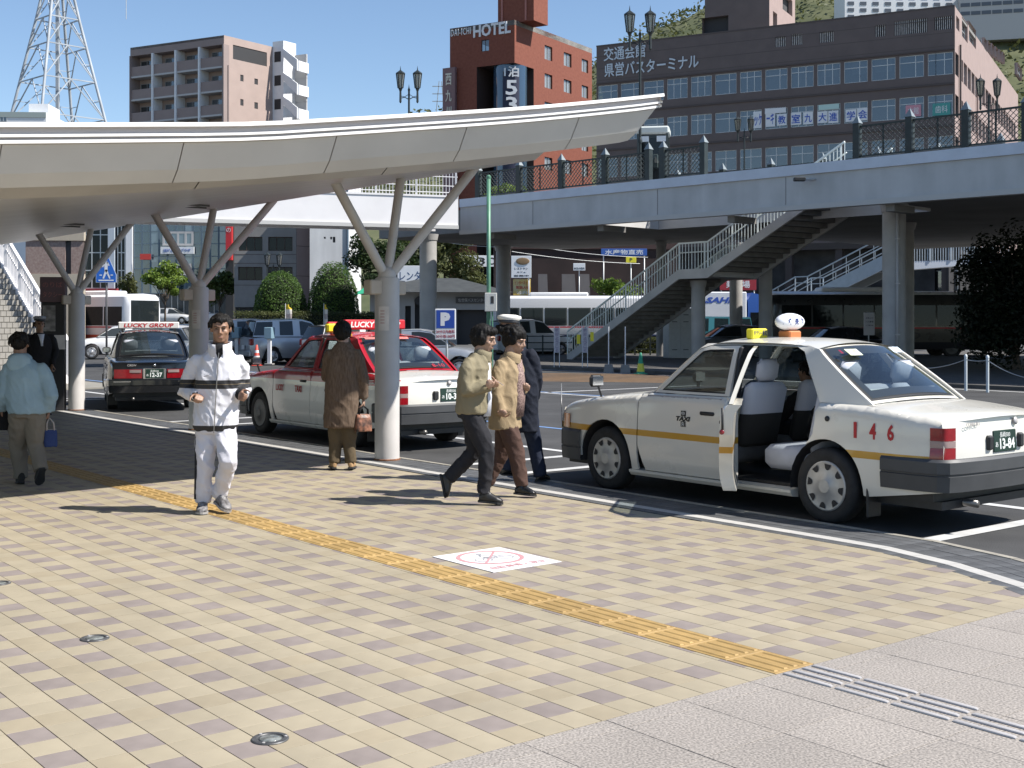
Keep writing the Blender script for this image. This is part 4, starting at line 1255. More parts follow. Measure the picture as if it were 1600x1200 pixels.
    # nose and tail
    def endface(nm, x, z0, z1, m, bow, front, wk=1.0, zk=0):
        mb = MB()
        def f(u, v):
            z = lerp(z0, z1, v); y = (2*u - 1) * S.Y(x, min(z, .72)) * wk; q = abs(2*u - 1) ** 3
            xx = x + (bow * (1 - q) + .02 * math.sin(v * math.pi)) * (1 if front else -1)
            return (xx, y, z)
        mb.grid(f, 16, 5); o = mb.build(nm, m, t, True); face_out(o, ctr); return o
    endface('tail_panel', -1.035, .40, .873, tail_m or trunk_m, .055, False)
    endface('nose_panel', 3.40, .42, .745, hood_m, .06, True)
    mb = MB(); mb.grid(lambda u, v: (3.425 + .06*(1-abs(2*u-1)**3), (2*u-1)*.42, lerp(.56, .70, v)), 12, 4); mb.build('grille', M_black, t, True)
    for sg in (1, -1):
        mb = MB(); mb.grid(lambda u, v: (3.415 + .045*(1-u) - .06*u*u, sg*lerp(.44, .69, u), lerp(.55, .71, v)), 8, 3); o = mb.build('headlight', M_lampglass, t, True); face_out(o, ctr)
        mb = MB(); mb.grid(lambda u, v: (lerp(3.37, 3.24, u), sg*(S.Y(lerp(3.37, 3.24, u), .6) + .006), lerp(.555, .69, v)), 5, 3); o = mb.build('indicator', M_amber, t, True); face_out(o, ctr)
        # tail lamp wraps the corner: two red blocks with a clear band
        if not slim_tail:
            for z0, z1, mm in ((.585, .668, M_tail), (.670, .718, M_tailclear), (.720, .815, M_tail)):
                mb = MB()
                pts = [(-.93, .012), (-.99, .012), (-1.035, .012)]
                def f(u, v):
                    z = lerp(z0, z1, v)
                    if u < .4:
                        x = lerp(-.955, -1.04, u / .4); return (x, sg * (S.Y(x, min(z, .74)) + .008), z)
                    w = (u - .4) / .6; y = lerp(S.Y(-1.04, min(z, .74)) + .006, .625, w)
                    return (-1.05 - .034 * w ** .5, sg * y, z)
                mb.grid(f, 10, 3); o = mb.build('tail_lamp', mm, t, True); face_out(o, ctr)
        else:
            mb = MB(); mb.grid(lambda u, v: (-1.072 - .052*u**.6, sg*lerp(.71, .22, u), lerp(.60, .76, v)), 8, 3); o = mb.build('tail_lamp', M_tail, t, True); face_out(o, ctr)
            mb = MB(); mb.grid(lambda u, v: (-1.110 - .024*u**.6, sg*lerp(.44, .24, u), lerp(.70, .75, v)), 5, 2); o = mb.build('tail_lamp', M_tailclear, t, True); face_out(o, ctr)
    # bumpers
    def bumper_sweep(nm, front):
        sgx = 1 if front else -1; x_end = 3.50 if front else -1.135; x_side = 3.02 if front else -.55
        path = [(x_side, .832), (lerp(x_side, x_end, .55), .828), (x_end - sgx*.10, .80), (x_end - sgx*.03, .74), (x_end, .62), (x_end + sgx*.025, .3), (x_end + sgx*.03, 0)]
        if front: path = [(x_side, .825), (3.2, .815), (3.36, .775), (3.45, .69), (3.50, .55), (3.53, .3), (3.54, 0)]
        path = path + [(x, -y) for x, y in path[-2::-1]]
        z0, z1 = (.25, .545) if front else (.345, .585)
        prof = [(-.02, z0 + .02), (-.004, z0), (.0, z0 + .05), (.006, z0 + .115), (-.006, z0 + .12), (-.006, z0 + .13), (.006, z0 + .135), (.004, z1 - .02), (-.015, z1), (-.12, z1)]
        n = len(prof); vs = []
        for i, (x, y) in enumerate(path):
            a = path[max(0, i-1)]; b = path[min(len(path)-1, i+1)]
            d = Vector((b[0]-a[0], b[1]-a[1], 0)).normalized(); nn = Vector((d.y, -d.x, 0))
            if nn.x * sgx < -.01 or (abs(nn.x) < .3 and nn.y * y < 0): nn = -nn
            for o_, z in prof: vs.append((x + nn.x * o_, y + nn.y * o_, z))
        fs = [(i*n+j, i*n+j+1, (i+1)*n+j+1, (i+1)*n+j) for i in range(len(path)-1) for j in range(n-1)]
        mb = MB(); mb.add(vs, fs); o = mb.build(nm, bumper, t, True); fix_normals(o.data); o.data.set_sharp_from_angle(angle=R(30)); return o
    bumper_sweep('front_bumper', True); bumper_sweep('rear_bumper', False)
    # underbody, wheel wells, cabin
    mb = MB(); mb.box(-1.0, 3.35, -.68, .68, .20, .26); mb.box(-.95, -.42, -.72, .72, .26, .80); mb.box(2.3, 3.3, -.45, .45, .26, .70)
    mb.box(-.42, .10, -.48, .48, .26, .90); mb.box(2.18, 2.24, -.72, .72, .24, .92)
    o = mb.build('underbody', M_black, t)
    for x in (0, 2.67):
        for sg in (1, -1):
            mb = MB()
            mb.grid(lambda u, v: (x + .375*math.cos(R(-8 + 196*u)), sg*lerp(.79, .48, v), .295 + .375*math.sin(R(-8 + 196*u))), 14, 1); mb.build('wheel_well', M_slot, t)
    for x, y, r_ in ((-1.02, .45, .03),):
        mb = MB(); mb.tube([(-.6, .35, .24), (-1.12, .38, .235)], .028, 12); mb.build('exhaust', mat('exhaust', (.2, .19, .18), .4, metal=.8), t, True)
    for sg in (1, -1):
        put_wheel(t, 0, sg * .715, S.RW, cap, slots, sg > 0); put_wheel(t, S.WB, sg * .70, S.RW, cap, slots, sg > 0)
        mb = MB(); mb.bbox(-.42, -.40, sg*.72 - .09, sg*.72 + .09, .09, .32, .006); mb.build('mud_flap', M_black, t)
    # seats
    def seat(x, y, w):
        m1, m2 = (M_fs, M_interior) if x > 1 else (M_seatcover, M_seatcover)
        mb = MB(); mb.bbox(x - .05, x + .48, y - w, y + w, .36, .56, .05); mb.build('seat_cushion', m2, t, True, auto=60)
        Ms = Matrix.Translation((x, y, .52)) @ Matrix.Rotation(R(-14), 4, 'Y')
        mb = MB(); mb.bbox(-.11, .03, -w, w, 0, .58, .05, M=Ms); mb.build('seat_back', m1, t, True, auto=60)
    M_fs = paint('front_seat', (.02, .02, .02), [(.80, 3, (.44, .46, .52))], rough=.85, coat=0)
    seat(1.15, .38, .26); seat(1.15, -.38, .26); seat(.32, 0, .66)
    for x, y in ((1.15, .38), (1.15, -.38), (.26, .38), (.26, -.38)):
        Ms = Matrix.Translation((x - .16, y, 1.06)) @ Matrix.Rotation(R(-10), 4, 'Y')
        mb = MB(); mb.bbox(-.05, .05, -.14, .14, .02, .22, .045, M=Ms); mb.build('headrest', M_seatcover, t, True, auto=60)
    mb = MB(); mb.bbox(1.9, 2.2, -.70, .70, .60, .93, .05); mb.build('dashboard', M_interior, t)
    mb = MB(); 
    mb.tube([(1.78 + .0*math.cos(a), -.38 + .18*math.cos(a), .86 + .17*math.sin(a)) for a in [2*math.pi*i/20 for i in range(21)]], .014, 8, cap=False); mb.build('steering_wheel', M_black, t, True)
    mb = MB(); mb.bbox(1.55, 1.6, -.10, .10, 1.27, 1.33, .012); mb.build('rear_mirror', M_black, t)
    # fender mirrors
    for sg in (1, -1):
        mb = MB(); mb.bar((2.83, sg*.70, .86), (2.86, sg*.735, 1.0), .035, .02); mb.bbox(2.84, 2.90, sg*.745 - .085, sg*.745 + .085, .97, 1.085, .03)
        o = mb.build('fender_mirror', M_black, t)
        mb = MB(); mb.box(2.836, 2.839, sg*.745 - .07, sg*.745 + .07, .985, 1.07); mb.build('mirror_glass', M_chrome, o)
    t['_doors'] = 0
    return t, doors, S
# ---------------------------------------------------------------- the three taxis
P_white = paint('white_taxi_paint', (.67, .64, .565), [(.545, .602, (.52, .27, .02))])
P_white0 = paint('white_paint', (.70, .68, .62))
M_red = mat('sign_red', (.50, .02, .03), .4)
M_redtxt = mat('number_red', (.42, .012, .02), .5)
M_yellow = mat('sign_yellow', (.75, .66, .03), .45)
M_navy = mat('navy_print', (.03, .05, .20), .5)
M_ink = mat('black_print', (.02, .02, .02), .5)
def side_M(S, x, z, sg=1, off=.004, y=None):
    """on the left flank (sg 1) reading towards the tail"""
    yy = (S.Y(x, z) if y is None else y) + off
    return frame_M((x, sg * yy, z), (-sg, 0, 0), (0, sg, 0))
wt, wd, S_ = sedan('white_taxi', 'white taxi sedan with ochre side stripe, number 146 and rear door open', P_white, AB(6.46, 9.20, ROADZ), A_ROT, open_door=True, tail_m=P_white0)
for k, ch in enumerate('146'):
    text(ch, .2, M_redtxt, wt, side_M(S_, -.30 - k * .165, .76), height=.125, width=.062 if ch != '1' else .03, depth=.002, bold=.006)
text('TAXI', .08, M_ink, wt, side_M(S_, 1.60, .735), width=.18, height=.042, depth=.002, bold=.004, shear=.2)
mb = MB()
for k, z in ((0, .782), (1, .688)):
    mb.box(1.57, 1.63, S_.Y(1.6, z), S_.Y(1.6, z) + .004, z - .024, z + .024)
o = mb.build('emblem_block', M_ink, wt); o['kind'] = 'stuff'
text('中', .05, M_platetxt, wt, side_M(S_, 1.60, .782, off=.007), width=.042, height=.038, depth=.001)
text('央', .05, M_platetxt, wt, side_M(S_, 1.60, .688, off=.007), width=.042, height=.038, depth=.001)
license_plate(wt, frame_M((-1.112, -.02, .69), (0, -1, 0), (-1, 0, .06)), '長崎500', '13-84', 'あ')
mb = MB(); mb.bbox(-1.135, -1.085, .17, .24, .63, .74, .012); mb.build('plate_lamp', M_black, wt)
mb = MB(); mb.bbox(-1.135, -1.085, -.28, -.21, .63, .74, .012); mb.build('plate_lamp', M_black, wt)
text('COMFORT', .05, M_steel, wt, frame_M((-1.106, .42, .835), (0, -1, 0), (-1, 0, .1)), width=.19, height=.028, depth=.003)
mb = MB(); mb.lathe([(.03, 0), (.03, .006), (.001, .008)], n=16, M=frame_M((-1.108, -.18, .835), (0, -1, 0), (-1, 0, .1))); mb.build('badge', M_steel, wt, True)
# roof lamp: white ellipsoid on an orange foot, and a small yellow sign
mb = MB(); mb.ell((1.02, .0, 1.60), .085, .19, .078, 22, 12)
lamp = mb.build('roof_lamp', mat('lamp_white', (.72, .73, .76), .35), wt, True)
mb = MB(); mb.bbox(.95, 1.09, -.085, .085, 1.45, 1.52, .012); mb.build('lamp_foot', mat('lamp_foot_orange', (.48, .16, .05), .5), lamp)
for k, ch in enumerate('中央タ'): text(ch, .08, M_navy, lamp, frame_M((.935 + (.012 if k != 1 else 0), .075 - k * .075, 1.605), (0, -1, 0), (-1, 0, 0)), width=.05, height=.06, depth=.004, bold=.002)
for k, ch in enumerate('中央'): text(ch, .08, M_navy, lamp, frame_M((1.05 - k*.06, .152 - k * .006, 1.605), (-1, .3, 0), (.3, 1, 0)), width=.04, height=.06, depth=.004, bold=.002)
mb = MB(); mb.bbox(1.16, 1.24, .14, .36, 1.445, 1.54, .012); ys = mb.build('empty_sign', M_yellow, wt)
text('タクシー乗場', .04, M_navy, ys, frame_M((1.158, .25, 1.50), (0, -1, 0), (-1, 0, 0)), width=.18, height=.05, depth=.002)
mb = MB(); mb.tube([(1.3, -.2, 1.45), (1.3, -.2, 1.62)], .004, 6); mb.build('aerial', M_black, wt)
mb = MB(); mb.tube([(3.44, .70, .54), (3.45, .705, .80), (3.45, .705, .98)], [.006, .005, .003], 6); mb.build('corner_marker_pole', M_chrome, wt)
# papers and stickers in the rear window
def rear_sheet(t, y, k, w, h, m, name='window_sticker'):
    xb, zb, xt, zt = -.388, .974, .247, 1.40
    p = Vector((lerp(xb, xt, k), y, lerp(zb, zt, k) + .03 * (1 - (y/.65)**2))); 
    d = Vector((xt - xb, 0, zt - zb)).normalized(); n = Vector((-d.z, 0, d.x))
    mb = MB(); yv = Vector((0, -1, 0))
    q = p + n * .012
    mb.quad(q - yv*w/2 - d*h/2, q + yv*w/2 - d*h/2, q + yv*w/2 + d*h/2, q - yv*w/2 + d*h/2)
    return mb.build(name, m, t)
M_stW = mat('sticker_pale', (.66, .70, .66), .5, color2=(.58, .62, .28), scale=14)
M_stB = mat('sticker_blue', (.55, .66, .74), .5, var=.2, scale=25)
rear_sheet(wt, .27, .80, .17, .09, M_stW); rear_sheet(wt, -.38, .84, .14, .08, M_stB); rear_sheet(wt, .42, .83, .03, .05, M_tail)
M_card = mat('seat_card', (.55, .58, .58), .7, var=.15, scale=20)
for y in (.28, -.40):
    mb = MB(); mb.bbox(-.19, -.17, y - .20, y + .20, .955, 1.06, .008, M=None); o = mb.build('shelf_card', M_card, wt)
mb = MB(); mb.bbox(-.15, .0, -.26, .0, .95, 1.09, .05); mb.build('shelf_cushion', M_seatcover, wt, True, auto=60)
# open door: inner edge, handle, red reflector
mb = MB(); mb.tube([(.118, S_.Y(.118, .5) - .036, z) for z in (.72, .80, .92)], .010, 8); mb.build('door_edge_seal', M_seal, wd['r', 1], True)
mb = MB(); mb.lathe([(.02, 0), (.02, .006), (.001, .008)], n=14, M=frame_M((.115, S_.Y(.12, .74) - .02, .73), (0, 1, 0), (-1, 0, 0))); mb.build('door_reflector', M_tail, wd['r', 1], True)
mb = MB(); mb.lathe([(.022, 0), (.022, .008), (.001, .01)], n=14, M=frame_M((-.02, S_.Y(-.02, .83), .83), (1, 0, 0), (0, 1, .1))); mb.build('fuel_cap', M_black, wt, True)

# red and white taxi
P_rw = paint('red_white_paint', (.70, .69, .66), [(.80, 3, (.36, .008, .016))])
P_rtop = paint('red_paint', (.36, .008, .016))
def roof_board(t, x, y0, y1, z0, z1, m, txt, tm, extra=None):
    mb = MB(); mb.bbox(x - .04, x + .04, y0, y1, z0, z1, .015); rb = mb.build('roof_sign', m, t)
    for s_ in (1, -1):
        text(txt, .1, tm, rb, frame_M((x - s_ * .042, (y0+y1)/2, (z0+z1)/2), (0, -s_, 0), (-s_, 0, 0)), width=(y1-y0)*.82, height=(z1-z0)*.6, depth=.003, bold=.003, shear=.15)
    for y in (y0 + .08, y1 - .08):
        mb = MB(); mb.bbox(x - .03, x + .03, y - .02, y + .02, 1.42, z0, .004); mb.build('sign_foot', M_black, rb)
    return rb
rt, rd, _ = sedan('red_taxi', 'red and white taxi with red roof signs, behind the branching column', P_rw, AB(14.3, 9.40, ROADZ), A_ROT, roof_m=P_rtop, cap='steel', slots=0, hood_m=P_rw, trunk_m=P_white0)
roof_board(rt, .72, -.50, .50, 1.50, 1.63, M_red, 'LUCKY GROUP', M_platetxt)
roof_board(rt, 1.35, -.40, .40, 1.49, 1.60, M_red, 'LUCKY GROUP', M_platetxt)
for x, y in ((.95, .34), (1.15, .44)):
    mb = MB(); mb.bbox(x - .05, x + .05, y - .09, y + .09, 1.455, 1.575, .02); mb.build('empty_sign', M_yellow, rt)
text('LUCKY', .12, M_redtxt, rt, side_M(S_, 1.98, .685, off=.010), width=.24, height=.09, depth=.002, bold=.003, shear=.1)
text('TAXI', .12, M_redtxt, rt, side_M(S_, 1.43, .685, off=.010), width=.20, height=.09, depth=.002, bold=.003, shear=.1)
text('8-10', .1, M_ink, rt, side_M(S_, -.22, .72, off=.008), width=.24, height=.09, depth=.002, bold=.004)
for k in range(3):
    mb = MB(); mb.grid(lambda u, v: (lerp(.55 - k*.1, -.55, u), S_.Y(lerp(.5, -.5, u), .86 - k*.03 + .03*u) + .004, .85 - k*.035 + .045*u + v*.012), 8, 1); mb.build('swoosh_stripe', P_white0 if k else M_red, rt)
license_plate(rt, frame_M((-1.112, -.02, .69), (0, -1, 0), (-1, 0, .06)), '長崎500', '10-32', 'あ')
for y in (.22, -.25):
    mb = MB(); mb.bbox(-1.135, -1.085, y - .04, y + .04, .63, .74, .012); mb.build('plate_lamp', M_black, rt)
rear_sheet(rt, .15, .88, .7, .05, mat('red_sticker', (.55, .16, .14), .5, var=.3, scale=40)); 
text('8-10', .1, M_redtxt, rt, frame_M((-.34, -.36, 1.03), (0, -1, 0), (-.55, 0, .83)), width=.2, height=.07, depth=.002)
for y in (.25, -.35):
    mb = MB(); mb.bbox(-.19, -.17, y - .2, y + .2, .955, 1.07, .008); mb.build('shelf_card', M_card, rt)
mb = MB(); mb.lathe([(.03, 0), (.03, .006), (.001, .008)], n=16, M=frame_M((-1.108, 0, .835), (0, -1, 0), (-1, 0, .1))); mb.build('badge', M_steel, rt, True)
o = rear_sheet; mb = MB(); mb.box(.62, .92, .655, .657, .985, 1.07); mb.build('side_card', M_card, rt)

# black taxi
P_blk = paint('black_paint', (.008, .009, .011), rough=.08)
bt, bd, _ = sedan('black_taxi', 'black taxi sedan with white roof sign, plate 12-37, seen from behind', P_blk, AB(23.15, 9.45, ROADZ), A_ROT - R(19), cap='steel', slots=0, bumper=P_blk, slim_tail=True, glassm=M_rearglass)
roof_board(bt, .75, -.58, .58, 1.47, 1.60, mat('sign_white', (.66, .64, .62), .5), 'LUCKY GROUP', M_redtxt)
license_plate(bt, frame_M((-1.120, .0, .68), (0, -1, 0), (-1, 0, .06)), '長崎500', '12-37', 'あ')
mb = MB(); mb.grid(lambda u, v: (-1.114, lerp(.20, -.20, u), lerp(.59, .77, v)), 2, 2); mb.build('plate_surround', M_chrome, bt)
text('CREW', .05, M_steel, bt, frame_M((-1.108, .40, .83), (0, -1, 0), (-1, 0, .1)), width=.16, height=.035, depth=.003)
mb = MB(); mb.lathe([(.028, 0), (.028, .006), (.001, .008)], n=16, M=frame_M((-1.11, 0, .83), (0, -1, 0), (-1, 0, .1))); mb.build('badge', M_chrome, bt, True)
mb = MB(); mb.grid(lambda u, v: (-1.142 - .02*(1-(2*u-1)**2), lerp(.72, -.72, u), lerp(.535, .55, v)), 10, 1); mb.build('bumper_trim', M_chrome, bt)
for y in (.36, -.30):
    mb = MB(); mb.bbox(-.19, -.17, y - .2, y + .2, .955, 1.07, .008); mb.build('shelf_card', M_card, bt)
# ---------------------------------------------------------------- people
from mathutils import noise as mnoise
def fuse(mb, voxel, it=3, fac=.5, fold=0.0, fscale=(9, 9, 3), seed=0, name='cloth'):
    """closed overlapping shapes -> one continuous skin, with optional cloth folds"""
    me = bpy.data.meshes.new(name); me.from_pydata(mb.v, [], mb.f); fix_normals(me)
    o = bpy.data.objects.new('fusing', me); tmpcol.objects.link(o)
    r = o.modifiers.new('r', 'REMESH'); r.mode = 'VOXEL'; r.voxel_size = voxel; r.use_smooth_shade = True
    s = o.modifiers.new('s', 'SMOOTH'); s.factor = fac; s.iterations = it
    dg = bpy.context.evaluated_depsgraph_get()
    res = bpy.data.meshes.new_from_object(o.evaluated_get(dg), depsgraph=dg)
    bpy.data.objects.remove(o); bpy.data.meshes.remove(me)
    if fold:
        off = Vector((seed * 3.1, seed * 1.7, seed * .9)); fs = Vector(fscale)
        no = [v.normal.copy() for v in res.vertices]
        for v, n in zip(res.vertices, no):
            q = Vector((v.co.x * fs.x, v.co.y * fs.y, v.co.z * fs.z)) + off
            a = mnoise.noise(q) + .5 * mnoise.noise(q * 2.3 + Vector((5, 1, 2)))
            w_ = Vector((v.co.x * 8 + v.co.z * 3.5, v.co.y * 8 - v.co.z * 3, v.co.z * 4.5 + v.co.x * 3)) + off
            b = (1 - abs(mnoise.noise(w_))) ** 4 + .7 * (1 - abs(mnoise.noise(w_ * 1.9 + Vector((3, 7, 1))))) ** 5
            v.co += n * fold * (.55 * a + .75 * (b - .55))
    res.polygons.foreach_set('use_smooth', [True] * len(res.polygons)); res.update()
    return res
tmpcol = bpy.data.collections.new('tmp'); scene.collection.children.link(tmpcol)

def loft(mb, rings, n=24, power=2.3, cap=True):
    """rings = (centre, lateral vector*rx, depth vector*ry)"""
    vs = []
    for c, ax, ay in rings:
        for j in range(n):
            t = 2 * math.pi * j / n; ct, st_ = math.cos(t), math.sin(t)
            x = math.copysign(abs(ct) ** (2 / power), ct); y = math.copysign(abs(st_) ** (2 / power), st_)
            vs.append(c + ax * x + ay * y)
    k = len(rings); fs = []
    for i in range(k - 1):
        for j in range(n):
            jj = (j + 1) % n; fs.append((i*n+j, i*n+jj, (i+1)*n+jj, (i+1)*n+j))
    if cap: fs += [tuple(range(n-1, -1, -1)), tuple(range((k-1)*n, k*n))]
    mb.add(vs, fs)
def axes(f, u=Vector((0, 0, 1))):
    f = f.normalized(); l = u.cross(f).normalized(); u2 = f.cross(l).normalized()
    return f, l, u2
def ellf(mb, c, f, l, u, rf, rl, ru, nu=16, nv=10):
    M = Matrix(((f.x, l.x, u.x), (f.y, l.y, u.y), (f.z, l.z, u.z)))
    vs = []
    for i in range(nv + 1):
        ph = math.pi * i / nv
        for j in range(nu):
            t = 2 * math.pi * j / nu
            vs.append(c + M @ Vector((rf * math.sin(ph) * math.cos(t), rl * math.sin(ph) * math.sin(t), ru * math.cos(ph))))
    fs = []
    for i in range(nv):
        for j in range(nu):
            jj = (j + 1) % nu; fs.append((i*nu+j, (i+1)*nu+j, (i+1)*nu+jj, i*nu+jj))
    mb.add(vs, fs)
def head_shape(mb, c, f, l, u, h):
    E = lambda a, b, d, rf, rl, ru: ellf(mb, c + f*(a*h) + l*(b*h) + u*(d*h), f, l, u, rf*h, rl*h, ru*h)
    E(-.08, 0, .13, .40, .325, .37); E(.05, 0, -.12, .30, .265, .37); E(.17, 0, -.36, .13, .16, .12); E(.10, 0, -.28, .2, .23, .17)
    for s in (1, -1):
        E(.21, s*.16, -.09, .10, .10, .10); E(-.03, s*.325, -.02, .07, .035, .12); E(.37, s*.05, -.125, .035, .035, .03)
    E(.29, 0, .11, .07, .22, .045); E(.325, 0, -.235, .045, .09, .03); E(.315, 0, -.29, .045, .08, .03)
    mb.tube([c + f*.33*h + u*.07*h, c + f*.385*h - u*.03*h, c + f*.42*h - u*.115*h], [.035*h, .042*h, .055*h], 10)
def hand_shape(mb, w, d, s, curl=60, sc=1.0, thumb=1):
    """w wrist, d finger direction, s across the knuckles towards the thumb; the fingers curl about s"""
    d = d.normalized(); s = (s - d * s.dot(d)).normalized(); n = d.cross(s) * thumb
    loft(mb, [(w, s*.026*sc, n*.020*sc), (w + d*.03*sc, s*.036*sc, n*.018*sc), (w + d*.075*sc, s*.042*sc, n*.015*sc), (w + d*.092*sc, s*.038*sc, n*.012*sc)], 14)
    for k, L in enumerate((.92, 1.0, .94, .74)):
        b = w + d*.085*sc + s*((1.5 - k) * .0195*sc); p = [b]; a = 0
        for seg_, cu in ((.043, .55), (.028, 1.0), (.023, .8)):
            a += R(curl) * cu; b = b + (d*math.cos(a) + n*math.sin(a)) * (seg_*L*sc); p.append(b)
        mb.tube(p, [.0092*sc, .0088*sc, .0082*sc, .0062*sc], 8)
    b = w + d*.025*sc + s*.030*sc
    mb.tube([b, b + (d*.7 + s*.6 + n*.2)*.035*sc, b + (d*.95 + s*.6 + n*.6)*.055*sc, b + (d*1.1 + s*.45 + n*.95)*.068*sc], [.014*sc, .0115*sc, .0098*sc, .007*sc], 8)

SKIN = lambda k=0: mat('skin_%d' % k, [(.27, .15, .095), (.36, .225, .16), (.34, .21, .15)][k], .5, var=.08, scale=25)
M_hair = mat('hair_black', (.009, .008, .0075), .6, var=.3, scale=60, spec=.2, bump=.35, bscale=90, stretch=(1, 1, .25))
M_eye = mat('eye_dark', (.012, .010, .009), .2)
M_lip = mat('lip', (.30, .13, .11), .5)
def person(label, J, h_head=.235, skin=0, hair='short', top=None, sleeve=(.066, .055, .043), legs=(.088, .066, .052), hip=(.165, .12), trousers=None,
           shoes=None, group=None, curl=(60, 60), thumbs=(None, None), fold=.010, head_f=None, head_u=None, body_extra=None, cuff_len=.015, seated=False, seed=1, foot_w=.045, sole=None, bare_face=True):
    """J: joints in world space: pelvis, chest, neck, head, sh, el, wr, hipj, kn, an, heel, toe (pairs are left, right of the person), fwd, lat"""
    base = Vector((J['base'].x, J['base'].y, J['base'].z))
    T = lambda v: v - base
    for k in list(J):
        if k in ('fwd', 'lat', 'base'): continue
        J[k] = [T(v) for v in J[k]] if isinstance(J[k], (list, tuple)) else T(J[k])
    fwd = J['fwd'].normalized(); up = Vector((0, 0, 1)); lat = up.cross(fwd).normalized()   # lat points to the person's left
    hf = (head_f or fwd).normalized(); f, l, u = axes(hf, head_u or up)
    mb = MB(); h = h_head
    head_shape(mb, J['head'], f, l, u, h)
    mb.tube([J['head'] - u*.22*h - f*.06*h, J['neck'] + up*.01, J['neck'] - up*.08], [.062*h/.235, .06, .075], 14)
    sp = (J['neck'] - J['pelvis'])
    loft(mb, [(J['pelvis'] - sp*.02, lat*.10, fwd*.075), (J['pelvis'] + sp*.3, lat*.11, fwd*.08), (J['chest'], lat*.13, fwd*.085), (J['neck'] - sp*.12, lat*.08, fwd*.055)], 16)
    for i in (0, 1):
        s_ = J['sh'][i] - up*.055; mb.tube([J['chest'] + sp*.1, s_, s_.lerp(J['el'][i], .5), J['el'][i], J['el'][i].lerp(J['wr'][i], .4), J['wr'][i]], [.05, .032, .034, .030, .030, .022], 12)
        d = (J['wr'][i] - J['el'][i]).normalized()
        s = J['thumb'][i] if 'thumb' in J else (up if abs(d.z) < .7 else fwd)
        s = s - d * s.dot(d)
        hand_shape(mb, J['wr'][i] - d*.004, J.get('hd', [d, d])[i] , s, curl[i], .95 * h / .235, thumb=(-1 if i == 0 else 1))
        mb.tube([J['pelvis'] + lat*(.05 if i == 0 else -.05), J['hipj'][i], J['kn'][i], J['an'][i]], [.06, .065, .042, .030], 12)
        mb.tube([J['an'][i], J['heel'][i].lerp(J['toe'][i], .35) + up*.03], [.03, .025], 10)
    me = fuse(mb, .0075, 2, .5, name='person'); me.materials.clear(); me.materials.append(SKIN(skin))
    body = link('person', me, None, Matrix.Translation(base)); tag(body, label, 'person', group)
    # eyes, brows, mouth
    E = lambda m_, a, b, d, rf, rl, ru: ellf(m_, J['head'] + f*(a*h) + l*(b*h) + u*(d*h), f, l, u, rf*h, rl*h, ru*h, 10, 6)
    for s in (1, -1):
        m_ = MB(); E(m_, .335, s*.125, .035, .026, .060, .019); m_.build('eye', M_eye, body, True)
        m_ = MB(); m_.tube([J['head'] + f*.365*h + l*(s*.055*h) + u*.105*h, J['head'] + f*.355*h + l*(s*.13*h) + u*.125*h, J['head'] + f*.29*h + l*(s*.215*h) + u*.10*h], [.014*h, .017*h, .010*h], 6); m_.build('eyebrow', M_hair, body, True)
    m_ = MB(); E(m_, .352, 0, -.255, .022, .082, .010); m_.build('mouth', M_lip, body, True)
    # hair
    if hair:
        m_ = MB(); H_ = lambda a, b, d, rf, rl, ru: ellf(m_, J['head'] + f*(a*h) + l*(b*h) + u*(d*h), f, l, u, rf*h, rl*h, ru*h)
        if hair == 'short':
            H_(-.10, 0, .25, .385, .335, .26); H_(-.24, 0, .08, .26, .32, .31); H_(.15, 0, .34, .18, .23, .12)
            for s in (1, -1): H_(-.02, s*.29, .16, .17, .06, .17)
        elif hair == 'bob':
            H_(-.10, 0, .27, .43, .375, .29); H_(-.25, 0, .0, .30, .36, .40); H_(.22, .03, .34, .17, .27, .16)
            for s in (1, -1): H_(-.04, s*.31, .02, .22, .085, .27)
        elif hair == 'wavy':
            H_(-.09, 0, .27, .45, .40, .31); H_(-.26, 0, .03, .31, .385, .38)
            for s in (1, -1): H_(-.03, s*.32, .07, .23, .10, .24)
            for k in range(40):
                a = random.uniform(0, 6.28); b = random.uniform(-.1, 1.2)
                dv = Vector((math.cos(a)*math.cos(b), math.sin(a)*math.cos(b), math.sin(b)))
                if dv.x > .45 and dv.z < .62: continue
                H_(-.10 + dv.x*.42, dv.y*.38, .2 + dv.z*.36, .10, .10, .09)
        elif hair == 'cap':
            H_(-.14, 0, .14, .36, .335, .22); H_(-.24, 0, .0, .25, .32, .28)
        rnd = random.Random(seed)
        for k in range(70 if hair != 'wavy' else 0):
            a = rnd.uniform(0, 6.28); b = rnd.uniform(-.25 if hair != 'cap' else -.4, 1.3 if hair != 'cap' else .1)
            dv = Vector((math.cos(a)*math.cos(b), math.sin(a)*math.cos(b), math.sin(b)))
            if dv.x > .35 and dv.z < .55 or dv.x > .0 and dv.z < .05: continue
            p_ = J['head'] + f*((-.10 + dv.x*.44)*h) + l*(dv.y*.365*h) + u*((.15 + dv.z*.35)*h); dn = (f*dv.x + l*dv.y + u*(dv.z - .8)).normalized()
            m_.tube([p_, p_ + (dn*.6 - u*.3)*.10*h, p_ + (dn*.5 - u*.75)*.20*h], [.05*h, .04*h, .014*h], 6)
        hm = fuse(m_, .007, 1, .4, .007, (60, 60, 18), seed); hm.materials.clear(); hm.materials.append(M_hair); link('hair', hm, body)
    # top garment
    tm, prof, coat_len = top['m'], top['prof'], top.get('len', 0)
    m_ = MB(); hem = top['hem'] - base if 'hem' in top else J['pelvis'] - up * coat_len
    spine = [hem, J['pelvis'], J['chest'], J['neck']]
